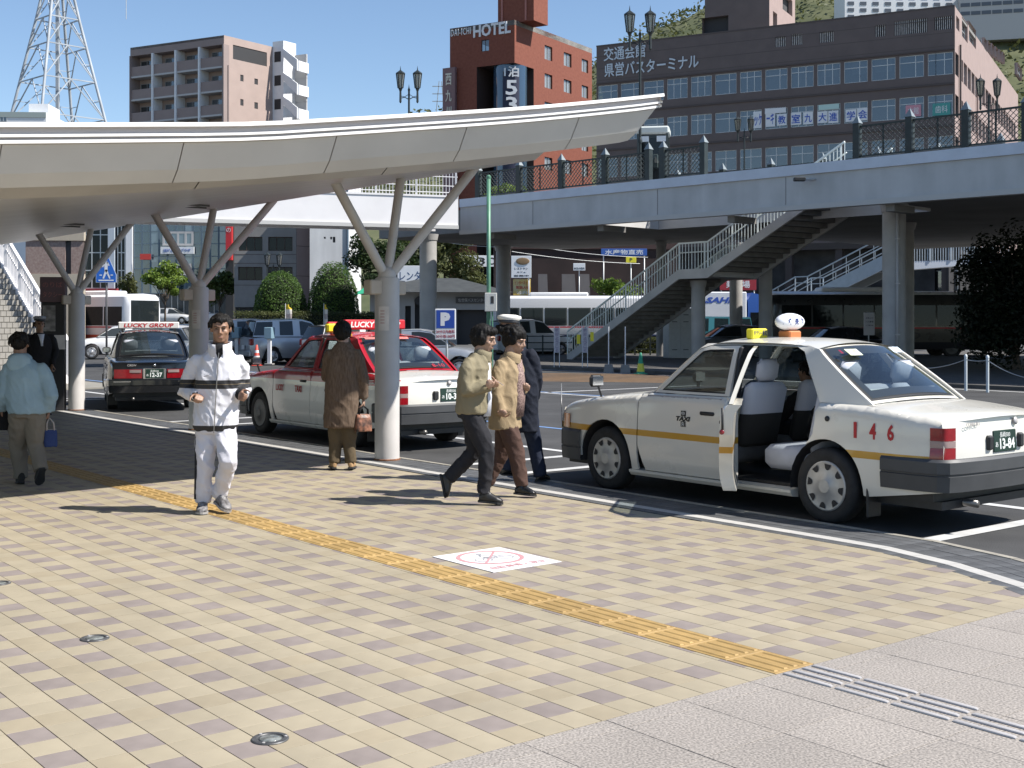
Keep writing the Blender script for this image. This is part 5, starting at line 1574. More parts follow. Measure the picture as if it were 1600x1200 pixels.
    def spt(t):
        L = [0]
        for a, b in zip(spine, spine[1:]): L.append(L[-1] + (b-a).length)
        q = t * L[-1]
        for i in range(3):
            if q <= L[i+1] or i == 2: return spine[i].lerp(spine[i+1], (q - L[i]) / max(1e-6, L[i+1]-L[i]))
    shl = (J['sh'][0] - J['sh'][1]); shl = Vector((shl.x, shl.y, shl.z)).normalized()
    loft(m_, [(spt(t), lat.lerp(shl, t).normalized()*rx, (fwd.lerp(up.cross(fwd).cross(up), 0)).normalized()*ry) for t, rx, ry in prof], 28)
    a, b, c = sleeve
    for i in (0, 1):
        shd = J['sh'][i] - up*.028
        inner = J['chest'].lerp(J['neck'], .55).lerp(shd, .45)
        m_.tube([inner, shd, J['sh'][i].lerp(J['el'][i], .3), J['sh'][i].lerp(J['el'][i], .75), J['el'][i] , J['el'][i].lerp(J['wr'][i], .35), J['wr'][i].lerp(J['el'][i], .12), J['wr'][i].lerp(J['el'][i], cuff_len)], [a*.62, a*.80, a*.97, b*1.06, b*1.04, b, c*1.1, c], 16)
    cm = fuse(m_, top.get('voxel', .012), 2, .5, fold, top.get('fs', (9, 9, 4)), seed); cm.materials.clear(); cm.materials.append(tm)
    topo = link(top.get('name', 'jacket'), cm, body)
    if top.get('collar'):
        m_ = MB(); n0, n1, r0, r1 = top['collar']; ck = J['neck']
        rings = []
        for t, r_ in ((0, r0), (.5, (r0+r1)/2), (1, r1), (1, r1 - .012), (.4, (r0+r1)/2 - .014)):
            z = lerp(n0, n1, t); vs_ = []
            for j in range(20):
                an = 2*math.pi*j/20
                rings.append(ck + f*(.01 + .02*t) + (fwd*math.cos(an)*1.0 + lat*math.sin(an))*r_ + up*(z - (.03*max(0, math.cos(an)))*(1 if top.get('open') else .2)))
        fs_ = [(i*20+j, i*20+(j+1)%20, (i+1)*20+(j+1)%20, (i+1)*20+j) for i in range(4) for j in range(20) if not (top.get('open') and j in (19, 0))]
        m_.add(rings, fs_); o = m_.build('collar', top.get('collar_m', tm), topo, True); fix_normals(o.data)
    # trousers
    if trousers:
        m_ = MB(); rx, ry = hip; pz = J['pelvis']
        loft(m_, [(pz - up*.07, lat*rx*.97, fwd*ry*.95), (pz, lat*rx, fwd*ry), (pz + up*.10, lat*rx*.93, fwd*ry*.92)], 20)
        a, b, c = legs
        for i in (0, 1):
            hj, kn, an = J['hipj'][i], J['kn'][i], J['an'][i]
            m_.tube([hj + up*.03, hj.lerp(kn, .25), hj.lerp(kn, .7), kn, kn.lerp(an, .35), kn.lerp(an, .8), kn.lerp(an, 1.0) - (kn-an).normalized()*.015], [a, a*.98, (a+b)/2, b, b*.93, c*1.02, c], 16, ell=1.08)
        tr = fuse(m_, .012, 2, .5, fold, (9, 9, 5), seed + 4); tr.materials.clear(); tr.materials.append(trousers); tro = link('trousers', tr, body)
    else: tro = None
    if shoes:
        for i in (0, 1):
            he, to = J['heel'][i], J['toe'][i]; d = (to - he).normalized(); L = (to - he).length
            upv = (J['an'][i] - he.lerp(to, .25)); upv = (upv - d*upv.dot(d)).normalized(); sv = d.cross(upv)
            m_ = MB(); fw_ = foot_w
            loft(m_, [(he + d*-.012 + upv*.035, sv*fw_*.45, upv*.03), (he + d*.02 + upv*.045, sv*fw_*.72, upv*.045), (he + d*L*.25 + upv*.05, sv*fw_*.78, upv*.052), (he + d*L*.5 + upv*.042, sv*fw_*.88, upv*.042), (he + d*L*.75 + upv*.032, sv*fw_, upv*.031), (he + d*L*.93 + upv*.024, sv*fw_*.78, upv*.022), (he + d*L*1.02 + upv*.02, sv*fw_*.4, upv*.014)], 16)
            m_.tube([he + d*.045 + upv*.05, he + d*.05 + upv*.10], [fw_*.9, fw_*.85], 14)
            sm = fuse(m_, .008, 2, .4); sm.materials.clear(); sm.materials.append(shoes); so = link('shoe', sm, body)
            m_ = MB(); out = [(-.018, -.5), (.0, -.72), (L*.3, -.74), (L*.6, -.95), (L*.8, -1.02), (L*.96, -.72), (L*1.04, -.2), (L*1.04, .2), (L*.96, .72), (L*.8, 1.02), (L*.6, .95), (L*.3, .74), (.0, .72), (-.018, .5)]
            m_.prism(out, lambda x, y, w_: he + d*x + sv*(y*fw_*1.04) + upv*(w_ - .004), .018); o = m_.build('sole', sole or M_rubber, so); fix_normals(o.data)
            if top.get('laces'):
                m_ = MB()
                for k in range(4):
                    c = he + d*(L*(.42 + .08*k)) + upv*(.083 - .011*k)
                    m_.tube([c - sv*.025, c + upv*.006, c + sv*.025], .004, 6)
                o = m_.build('laces', top['laces'], so); o['kind'] = 'stuff'
    return body, topo, tro, (f, l, u), base

def JP(d0):
    return lambda x, y, dd=0.0: P(x, y, d0 + dd)
def cloth(name, c, var=.08, scale=5, rough=.85, bump=.25, bscale=140, **k): return mat(name, c, rough, var=var, scale=scale, bump=bump, bscale=bscale, spec=.25, **k)
TORSO = [(0, .19, .140), (.12, .195, .145), (.35, .185, .135), (.6, .195, .14), (.74, .188, .13), (.85, .155, .11), (.93, .11, .09), (.985, .08, .075)]

# jogger in white
d = 10.62; j = JP(d)
J = dict(base=P(333, 800, d), fwd=Vector((.16, -1, 0)), pelvis=j(337, 662, 0), chest=j(341, 590, -.01), neck=j(344, 541, -.02), head=j(345, 514, -.05),
    sh=[j(374, 557, .02), j(308, 558, .0)], el=[j(381, 607, .13), j(288, 612, .10)], wr=[j(376, 617, -.10), j(311, 619, -.11)],
    hipj=[j(350, 668), j(324, 668)], kn=[j(357, 720, -.16), j(320, 727, -.03)], an=[j(343, 772, .02), j(317, 782, .02)],
    heel=[j(339, 786, .02), j(317, 797.5, .06)], toe=[j(356, 800, -.13), j(315, 803.0, -.17)], hd=[Vector((-.35, -.8, -.5)), Vector((.9, -.5, -.05))], thumb=[Vector((-.3, -.5, .9)), Vector((0, -.2, 1))])
z0 = J['base'].z
P_track = paint('track_white', (.60, .595, .63), [(P(0, 606.5, d).z - z0, P(0, 593, d).z - z0, (.018, .018, .02)), (P(0, 599.9, d).z - z0, P(0, 599.2, d).z - z0, (.22, .17, .1)), (P(0, 670.5, d).z - z0 - .2, P(0, 663.2, d).z - z0, (.02, .02, .022))], rough=.6, coat=0)
jog, jt, jtr, (jf, jl, ju), jb = person('man in a white tracksuit with black stripes jogging towards the camera', J, .248, 0, 'short',
    top=dict(m=P_track, prof=[(0, .168, .125), (.06, .190, .145), (.3, .178, .135), (.55, .185, .138), (.72, .182, .13), (.84, .155, .115), (.92, .115, .095), (.985, .085, .08)], len=.055, name='track_jacket', collar=(-.065, .045, .10, .10), open=True, collar_m=mat('collar_white', (.60, .595, .63), .6), laces=cloth('lace', (.7, .7, .7)), fs=(10, 10, 5)),
    sleeve=(.068, .060, .046), legs=(.088, .072, .062), hip=(.168, .122), trousers=mat('track_trousers', (.58, .57, .61), .55, var=.03, scale=4, bump=.08, bscale=30), shoes=mat('trainer', (.26, .25, .25), .5, color2=(.05, .045, .045), scale=26), sole=mat('trainer_sole', (.30, .29, .28), .6), curl=(75, 80), fold=.015, head_f=Vector((.18, -1, -.10)), seed=3, foot_w=.05)
# zip, cuffs, trouser stripe, chest emblem
def surf_ribbon(parent, pts, w, m, name, base, off=.012, n_=None):
    m_ = MB()
    for p, q in zip(pts, pts[1:]):
        m_.bar(p - base, q - base, w, .006, up=n_)
    o = m_.build(name, m, parent); return o
M_blk = cloth('black_cloth', (.02, .02, .022)); M_zip = mat('zip', (.25, .24, .22), .4, metal=.6)
def front(t, off=0, lift=.0):
    """a point on the jogger's chest"""
    a = Vector((0, 0, 0)); pz = J['pelvis'].lerp(J['neck'], t); fw = J['fwd'].normalized(); lt = Vector((0, 0, 1)).cross(fw)
    ry = interp(t, [(-.1, .155), (0, .155), (.5, .150), (.75, .135), (.93, .105), (1, .10)])
    return jb + pz + fw*(ry + lift) + lt*off
m_ = MB(); loft(m_, [(J['neck'] - Vector((0, 0, .10)) + J['fwd'].normalized()*.085, Vector((.012, 0, 0)), Vector((0, .03, 0))), (J['neck'] - Vector((0, 0, .02)) + J['fwd'].normalized()*.06, Vector((.055, 0, 0)), Vector((0, .04, 0))), (J['neck'] + Vector((0, 0, .025)) + J['fwd'].normalized()*.02, Vector((.082, 0, 0)), Vector((0, .078, 0)))], 14); o = m_.build('undershirt', M_blk, jt, True); fix_normals(o.data)
surf_ribbon(jt, [front(t, .0, .004) for t in (-.10, .1, .25, .4, .55, .7, .82, .92)], .010, M_zip, 'zip', jb)
for i in (0, 1):
    dd = (J['wr'][i] - J['el'][i]).normalized()
    m_ = MB(); m_.tube([J['wr'][i] - dd*.06, J['wr'][i] - dd*.01, J['wr'][i] + dd*.004], [.056, .051, .042], 14); m_.build('cuff', M_blk, jt, True)
m_ = MB()
lt = Vector((0, 0, 1)).cross(J['fwd'].normalized())
pts = [J['hipj'][1] - lt*.078 + Vector((0, -.02, .05)), J['hipj'][1].lerp(J['kn'][1], .5) - lt*.076 + Vector((0, -.03, 0)), J['kn'][1] - lt*.066 + Vector((0, -.03, 0)), J['an'][1] - lt*.056 + Vector((0, -.03, .02))]
for p, q in zip(pts, pts[1:]): m_.bar(p, q, .024, .02, up=lt)
m_.build('side_stripe', M_blk, jtr)
m_ = MB(); m_.tube([jb*0 + front(.63, -.09, .0) - jb + Vector((dx, 0, .006*math.sin(dx*60))) for dx in (-.022, -.01, 0, .01, .022)], .005, 6); m_.build('chest_emblem', mat('grey_print', (.30, .30, .33), .6), jt)

# person in a light blue hooded top, walking away on the left
d = 12.4; j = JP(d)
J = dict(base=P(42, 757, d), fwd=Vector((-.25, 1, 0)), pelvis=j(45, 641), chest=j(42, 592, .02), neck=j(32, 556, .04), head=j(31, 538, .06),
    sh=[j(13, 571), j(67, 572)], el=[j(5, 618, -.04), j(79, 617, -.05)], wr=[j(3, 640, .08), j(76, 641, .03)],
    hipj=[j(31, 650), j(55, 650)], kn=[j(29, 700, .12), j(57, 697, .02)], an=[j(33, 744, .12), j(63, 733, -.12)],
    heel=[j(33, 754, .03), j(66, 734, -.17)], toe=[j(30, 756.5, .22), j(61, 757, -.06)], thumb=[Vector((0, 1, 0)), Vector((0, 1, 0))])
hood, ht, htr, hax, hb = person('short haired person in a pale blue hooded top walking away at the left edge', J, .245, 0, 'short',
    top=dict(m=cloth('pale_blue_fleece', (.288, .4, .464)), prof=[(0, .185, .145), (.08, .20, .155), (.3, .215, .16), (.6, .208, .15), (.74, .19, .135), (.85, .155, .115), (.93, .115, .095), (.99, .08, .075)], len=.03, name='hooded_top'), sleeve=(.074, .066, .05), legs=(.10, .078, .062), hip=(.17, .125),
    trousers=cloth('khaki_trousers', (.19, .165, .13)), shoes=cloth('dark_shoe', (.03, .028, .026), bump=0), curl=(70, 70), fold=.014, seed=5, foot_w=.045)
m_ = MB(); nk = J['neck']; fw = J['fwd'].normalized(); lt = Vector((0, 0, 1)).cross(fw)
ellf(m_, nk - fw*.10 - Vector((0, 0, .07)), fw, lt, Vector((0, 0, 1)), .05, .12, .10); ellf(m_, nk - fw*.02 - Vector((0, 0, .02)), fw, lt, Vector((0, 0, 1)), .10, .115, .05)
hm_ = fuse(m_, .01, 3, .5, .008, (12, 12, 12), 2); hm_.materials.clear(); hm_.materials.append(cloth('pale_blue_fleece', (0, 0, 0))); link('hood', hm_, ht)
# bags
def bag(label, c, w, dpt, h, m, rz, handle_to, hm=None, group=None):
    t = thing('hand_bag', label, 'bag', c, rz, group)
    m_ = MB(); loft(m_, [(Vector((0, 0, 0)), Vector((w*.48, 0, 0)), Vector((0, dpt*.5, 0))), (Vector((0, 0, h*.3)), Vector((w*.5, 0, 0)), Vector((0, dpt*.5, 0))), (Vector((0, 0, h*.8)), Vector((w*.46, 0, 0)), Vector((0, dpt*.38, 0))), (Vector((0, 0, h)), Vector((w*.44, 0, 0)), Vector((0, dpt*.16, 0)))], 20, 3.2)
    bm_ = fuse(m_, .008, 2, .5, .004, (20, 20, 12), 2); bm_.materials.clear(); bm_.materials.append(m); b_ = link('bag_body', bm_, t)
    hp = PM[t.name].inverted() @ handle_to
    for s in (1, -1):
        m_ = MB(); y = s*dpt*.12
        m_.tube([(-w*.28, y, h*.96), (-w*.24 + hp.x*.3, y, lerp(h, hp.z, .6)), (hp.x, hp.y + s*.006, hp.z + .005), (w*.24 + hp.x*.3, y, lerp(h, hp.z, .6)), (w*.28, y, h*.96)], .008, 8); m_.build('handle', hm or m, t, True)
    m_ = MB(); m_.bar((-w*.42, 0, h*.995), (w*.42, 0, h*.995), .012, .01); m_.build('zip', M_zip, t)
    return t
hp_ = hb + J['wr'][1] + Vector((0, .02, -.08))
bag('small dark blue bag hanging from the hand of the person in pale blue', P(79, 698, 12.43), .13, .08, .17, cloth('navy_bag', (.035, .055, .15)), .4, hp_, cloth('pale_strap', (.4, .36, .33)))
hp_ = hb + J['wr'][0] + Vector((-.01, .02, -.08))
bag('black bag at the left edge, carried by the person in pale blue', P(-2, 672, 12.5), .24, .11, .24, cloth('black_bag', (.012, .012, .013)), .3, hp_)

# woman in a long brown coat, back to the camera
d = 13.65; j = JP(d)
J = dict(base=P(535, 735, d), fwd=Vector((.05, 1, 0)), pelvis=j(534, 632), chest=j(536, 570), neck=j(537, 533, .02), head=j(536, 519, .03),
    sh=[j(515, 548), j(557, 548)], el=[j(511, 590, .08), j(567, 590, -.02)], wr=[j(519, 592, .26), j(568, 623, .03)],
    hipj=[j(524, 640), j(545, 640)], kn=[j(524, 690, .02), j(546, 690, .02)], an=[j(523, 721), j(548, 721)],
    heel=[j(521.5, 732, -.05), j(548, 732, -.05)], toe=[j(518, 730.5, .17), j(552, 730.5, .17)], thumb=[Vector((0, 0, 1)), Vector((0, 1, 0))])
M_tweed = mat('brown_weave', (.1, .068, .048), .9, color2=(.16, .116, .084), scale=22, stretch=(3.2, 3.2, .5), bump=.3, bscale=70, spec=.2)
P_trs = cloth('brown_trousers', (.10, .075, .045))
wo, wt_, wtr, wax, wb_ = person('woman in a long brown woven coat standing with her back turned beside the column', J, .232, 1, 'bob',
    top=dict(m=M_tweed, prof=[(0, .185, .135), (.2, .185, .135), (.45, .19, .135), (.65, .178, .125), (.80, .165, .115), (.89, .135, .10), (.95, .10, .08), (.99, .07, .07)], hem=j(532, 668), name='coat', collar=(-.04, .03, .075, .068)), sleeve=(.068, .06, .05), legs=(.085, .068, .06), hip=(.16, .115),
    trousers=P_trs, shoes=cloth('tan_shoe', (.36, .23, .12), bump=0), curl=(80, 75), fold=.009, seed=7, foot_w=.042)
M_floral = mat('flower_print', (.02, .015, .013), .5, color2=(.34, .15, .09), scale=16, detail=2)
bag('dark flower patterned handbag held by the woman in the brown coat', P(567.5, 674, 13.62), .19, .11, .19, M_floral, .5, wb_ + J['wr'][1] + Vector((.0, .0, -.085)), cloth('black_bag', (0, 0, 0)))

# two women walking towards the taxi
d = 11.12; j = JP(d)
J = dict(base=P(750, 787, d), fwd=Vector((1, -.1, 0)), pelvis=j(738, 640), chest=j(741, 588, -.01), neck=j(751, 551), head=j(758, 530), 
    sh=[j(752, 560, .17), j(732, 562, -.16)], el=[j(745, 607, .22), j(727, 610, -.22)], wr=[j(772, 602, .06), j(767, 602, -.16)],
    hipj=[j(740, 648, .08), j(736, 648, -.08)], kn=[j(741, 706, .08), j(761, 706, -.09)], an=[j(702, 746, .08), j(756, 768, -.08)],
    heel=[j(688, 744, .08), j(750, 784, -.08)], toe=[j(695, 777, .08), j(785, 787.5, -.10)], thumb=[Vector((.2, 0, 1)), Vector((.2, 0, 1))], hd=[Vector((1, -.1, -.05)), Vector((1, .15, -.02))])
M_beige1 = cloth('khaki_jacket', (.2232, .1922, .124), var=.06)
w1, w1t, w1tr, w1ax, w1b = person('woman in a khaki jacket and black trousers walking, holding a slip of paper', J, .245, 1, 'bob',
    top=dict(m=M_beige1, prof=[(0, .175, .145), (.1, .18, .15), (.35, .175, .142), (.6, .176, .135), (.75, .175, .13), (.86, .145, .11), (.93, .11, .095), (.985, .08, .08)], len=.03, name='jacket', collar=(-.05, .035, .09, .08), open=True, laces=cloth('lace', (0, 0, 0))), sleeve=(.068, .058, .045), legs=(.090, .068, .056), hip=(.165, .135),
    trousers=cloth('black_jeans', (.022, .022, .026)), shoes=mat('black_shoe', (.02, .019, .018), .45, var=.3, scale=30), curl=(45, 55), fold=.013, head_f=Vector((1, -.35, -.22)), seed=11, foot_w=.045)
m_ = MB(); loft(m_, [(J['pelvis'] + Vector((.115, .0, -.055)), Vector((0, .09, 0)), Vector((.05, 0, 0))), (J['pelvis'] + Vector((.125, .0, .12)), Vector((0, .07, 0)), Vector((.05, 0, 0))), (J['chest'] + Vector((.115, -.01, .12)), Vector((0, .05, 0)), Vector((.03, 0, 0)))], 16)
o = m_.build('shirt', cloth('white_shirt', (.62, .63, .68)), w1, True); fix_normals(o.data)
t = thing('paper_slip', 'small pale paper slip held by the woman in the khaki jacket', 'paper', P(782, 599, d - .10), .2)
m_ = MB(); m_.box(-.03, .03, -.03, .03, -.001, .001, M=Matrix.Rotation(R(35), 4, 'Y')); m_.build('sheet', mat('paper_pink', (.66, .60, .62), .8), t)
m_ = MB(); m_.box(-.02, .02, -.018, .018, .0012, .002, M=Matrix.Rotation(R(35), 4, 'Y')); m_.build('print', mat('paper_print', (.5, .45, .47), .8), t)

d = 11.62; j = JP(d)
J = dict(base=P(800, 775, d), fwd=Vector((1, -.25, 0)), pelvis=j(790, 645), chest=j(793, 592), neck=j(798, 553), head=j(806, 533),
    sh=[j(806, 562, .16), j(781, 566, -.15)], el=[j(805, 606, .22), j(774, 618, -.2)], wr=[j(820, 608, .04), j(782, 646, -.18)],
    hipj=[j(792, 652, .08), j(788, 652, -.08)], kn=[j(785, 704, .10), j(806, 704, -.08)], an=[j(762, 752, .10), j(815, 757, -.08)],
    heel=[j(748, 754, .10), j(806, 772, -.08)], toe=[j(757, 775, .08), j(837, 775.5, -.14)], thumb=[Vector((0, -.3, 1)), Vector((.6, .8, 0))], hd=[Vector((1, -.6, .1)), Vector((.55, -.1, -.8))])
M_beige2c = cloth('beige_coat', (.32, .24, .144), var=.05)
w2, w2t, w2tr, w2ax, w2b = person('woman in an open beige coat over a speckled blouse, walking beside the other woman', J, .245, 1, 'wavy',
    top=dict(m=M_beige2c, prof=[(0, .18, .145), (.15, .18, .145), (.4, .178, .142), (.65, .176, .135), (.79, .172, .13), (.88, .14, .11), (.945, .105, .09), (.985, .08, .08)], hem=j(789, 669), name='coat', collar=(-.06, .03, .10, .082), open=True), sleeve=(.068, .058, .046), legs=(.088, .07, .06), hip=(.165, .13),
    trousers=cloth('brown_slacks', (.085, .050, .040)), shoes=mat('black_leather', (.012, .012, .012), .25, var=.2, scale=20), curl=(45, 40), fold=.012, head_f=Vector((1, -.55, -.28)), seed=13, foot_w=.045)
M_speck = mat('speckled_blouse', (.10, .055, .05), .8, color2=(.34, .24, .21), scale=70, detail=2)
fwv = Vector((1, -.25, 0)).normalized(); ltv = Vector((0, 0, 1)).cross(fwv)
m_ = MB(); loft(m_, [(J['pelvis'] + fwv*.108 + Vector((0, 0, -.03)), ltv*.10, fwv*.06), (J['pelvis'].lerp(J['chest'], .5) + fwv*.115, ltv*.095, fwv*.06), (J['chest'] + fwv*.105, ltv*.085, fwv*.06), (J['neck'] + fwv*.06 - Vector((0, 0, .05)), ltv*.055, fwv*.045)], 18)
o = m_.build('blouse', M_speck, w2, True); fix_normals(o.data)

# taxi driver in a navy coat and white cap
d = 12.72; j = JP(d)
J = dict(base=P(822, 752, d), fwd=Vector((.75, .66, 0)), pelvis=j(815, 630), chest=j(812, 577), neck=j(803, 536), head=j(796, 516),
    sh=[j(793, 552, .14), j(830, 548, -.10)], el=[j(796, 590, .25), j(839, 590, -.05)], wr=[j(810, 605, .28), j(836, 622, .10)],
    hipj=[j(806, 640, .06), j(824, 640, -.04)], kn=[j(798, 690, .07), j(835, 692, .0)], an=[j(791, 732, .06), j(844, 742, -.02)],
    heel=[j(784, 741, .03), j(840, 751.5, -.05)], toe=[j(799, 740, .16), j(857, 750, .08)], thumb=[Vector((0, 0, 1)), Vector((1, 1, 0))])
M_navycoat = cloth('navy_coat', (.012, .015, .025), var=.15)
dr, drt, drtr, drax, drb = person('taxi driver in a long navy coat and white peaked cap behind the two women', J, .24, 0, 'cap',
    top=dict(m=M_navycoat, prof=[(0, .19, .14), (.2, .19, .14), (.45, .20, .145), (.65, .198, .142), (.80, .18, .125), (.89, .145, .10), (.95, .10, .085), (.985, .075, .075)], hem=j(814, 674), name='coat', collar=(-.04, .02, .08, .07)), sleeve=(.07, .06, .048), legs=(.09, .07, .062), hip=(.16, .12),
    trousers=cloth('navy_trousers', (.016, .022, .040)), shoes=mat('black_leather', (0, 0, 0)), curl=(60, 60), fold=.010, head_f=Vector((.8, .5, -.05)), seed=17, foot_w=.047)
def cap(body, c, ax, h, m):
    f, l, u = ax; m_ = MB(); o_ = c + u*.30*h - f*.06*h
    loft(m_, [(o_, l*.36*h, f*.42*h), (o_ + u*.12*h, l*.38*h, f*.44*h), (o_ + u*.20*h + f*.03*h, l*.46*h, f*.54*h), (o_ + u*.30*h + f*.03*h, l*.44*h, f*.52*h), (o_ + u*.36*h + f*.02*h, l*.25*h, f*.3*h)], 24, 2.0)
    cp = m_.build('cap', m, body, True); fix_normals(cp.data)
    m_ = MB(); loft(m_, [(o_ + u*.0*h, l*.375*h, f*.435*h), (o_ + u*.13*h, l*.392*h, f*.452*h)], 24, 2.0); b_ = m_.build('cap_band', mat('cap_band', (.05, .05, .055), .6), cp, True); fix_normals(b_.data)
    m_ = MB(); ellf(m_, o_ + f*.40*h - u*.02*h, (f - u*.25).normalized(), l, (u + f*.25).normalized(), .22*h, .30*h, .02*h); m_.build('peak', mat('peak', (.015, .015, .016), .25), cp, True)
cap(dr, J['head'], drax, .24, mat('cap_white', (.72, .70, .66), .6, var=.04))

# driver in the shade near the dark board
d = 21.8; j = JP(d); q = lambda X, Z, dd=0: Vector((P(62, 500, d).x + X, d + dd, Z))
J = dict(base=q(0, 0), fwd=Vector((.6, -.8, 0)), pelvis=q(0, .92), chest=q(0, 1.22), neck=q(0, 1.44), head=q(.01, 1.57, -.03),
    sh=[q(.17, 1.39, .10), q(-.17, 1.39, -.10)], el=[q(.24, 1.12, .12), q(-.23, 1.12, -.1)], wr=[q(.22, .87, .0), q(-.19, .87, -.16)],
    hipj=[q(.07, .88, .04), q(-.07, .88, -.04)], kn=[q(.09, .48, .02), q(-.09, .48, -.06)], an=[q(.10, .09, .06), q(-.10, .09, -.06)],
    heel=[q(.08, .0, .08), q(-.12, .0, -.04)], toe=[q(.22, .0, -.12), q(.02, .0, -.26)])
d2, d2t, _x, d2ax, _b = person('man in a dark suit and cap standing in the shade by the dark board', J, .235, 0, 'cap',
    top=dict(m=cloth('dark_suit', (.014, .013, .014)), prof=TORSO, len=.10, name='suit_jacket'), trousers=cloth('dark_suit', (0, 0, 0)), shoes=mat('black_leather', (0, 0, 0)), seed=19)
cap(d2, J['head'], d2ax, .235, mat('cap_grey', (.25, .26, .28), .6))
fwv = J['fwd'].normalized(); ltv = Vector((0, 0, 1)).cross(fwv)
m_ = MB(); loft(m_, [(J['chest'] + fwv*.115 - Vector((0, 0, .02)), ltv*.02, fwv*.04), (J['neck'] + fwv*.075 - Vector((0, 0, .03)), ltv*.06, fwv*.035)], 12); o = m_.build('shirt', cloth('white_shirt', (0, 0, 0)), d2, True)

# passenger seated inside the white taxi
TM = PM[wt.name]; q = lambda x, y, z: TM @ Vector((x, y, z))
fw = (TM.to_3x3() @ Vector((1, 0, 0)))
J = dict(base=q(1.15, -.38, .46), fwd=fw, pelvis=q(1.10, -.38, .60), chest=q(1.06, -.38, .82), neck=q(1.07, -.38, 1.01), head=q(1.13, -.38, 1.14),
    sh=[q(1.08, -.20, .95), q(1.08, -.56, .95)], el=[q(1.22, -.15, .74), q(1.22, -.61, .74)], wr=[q(1.52, -.24, .82), q(1.52, -.52, .82)],
    hipj=[q(1.14, -.30, .58), q(1.14, -.46, .58)], kn=[q(1.58, -.28, .62), q(1.58, -.48, .62)], an=[q(1.72, -.28, .34), q(1.72, -.48, .34)],
    heel=[q(1.68, -.28, .28), q(1.68, -.48, .28)], toe=[q(1.90, -.28, .30), q(1.90, -.48, .30)])
ps, _a, _b2, _c, _d = person('dark haired driver in dark clothes seated inside the white taxi', J, .215, 0, 'short',
    top=dict(m=cloth('dark_suit', (0, 0, 0)), prof=[(0, .17, .12), (.3, .175, .12), (.6, .185, .12), (.8, .17, .11), (.92, .12, .09), (.985, .07, .07)], len=.03, name='jacket'), trousers=cloth('dark_suit', (0, 0, 0)), shoes=mat('black_leather', (0, 0, 0)), legs=(.08, .065, .055), seed=23)
bpy.data.collections.remove(tmpcol)
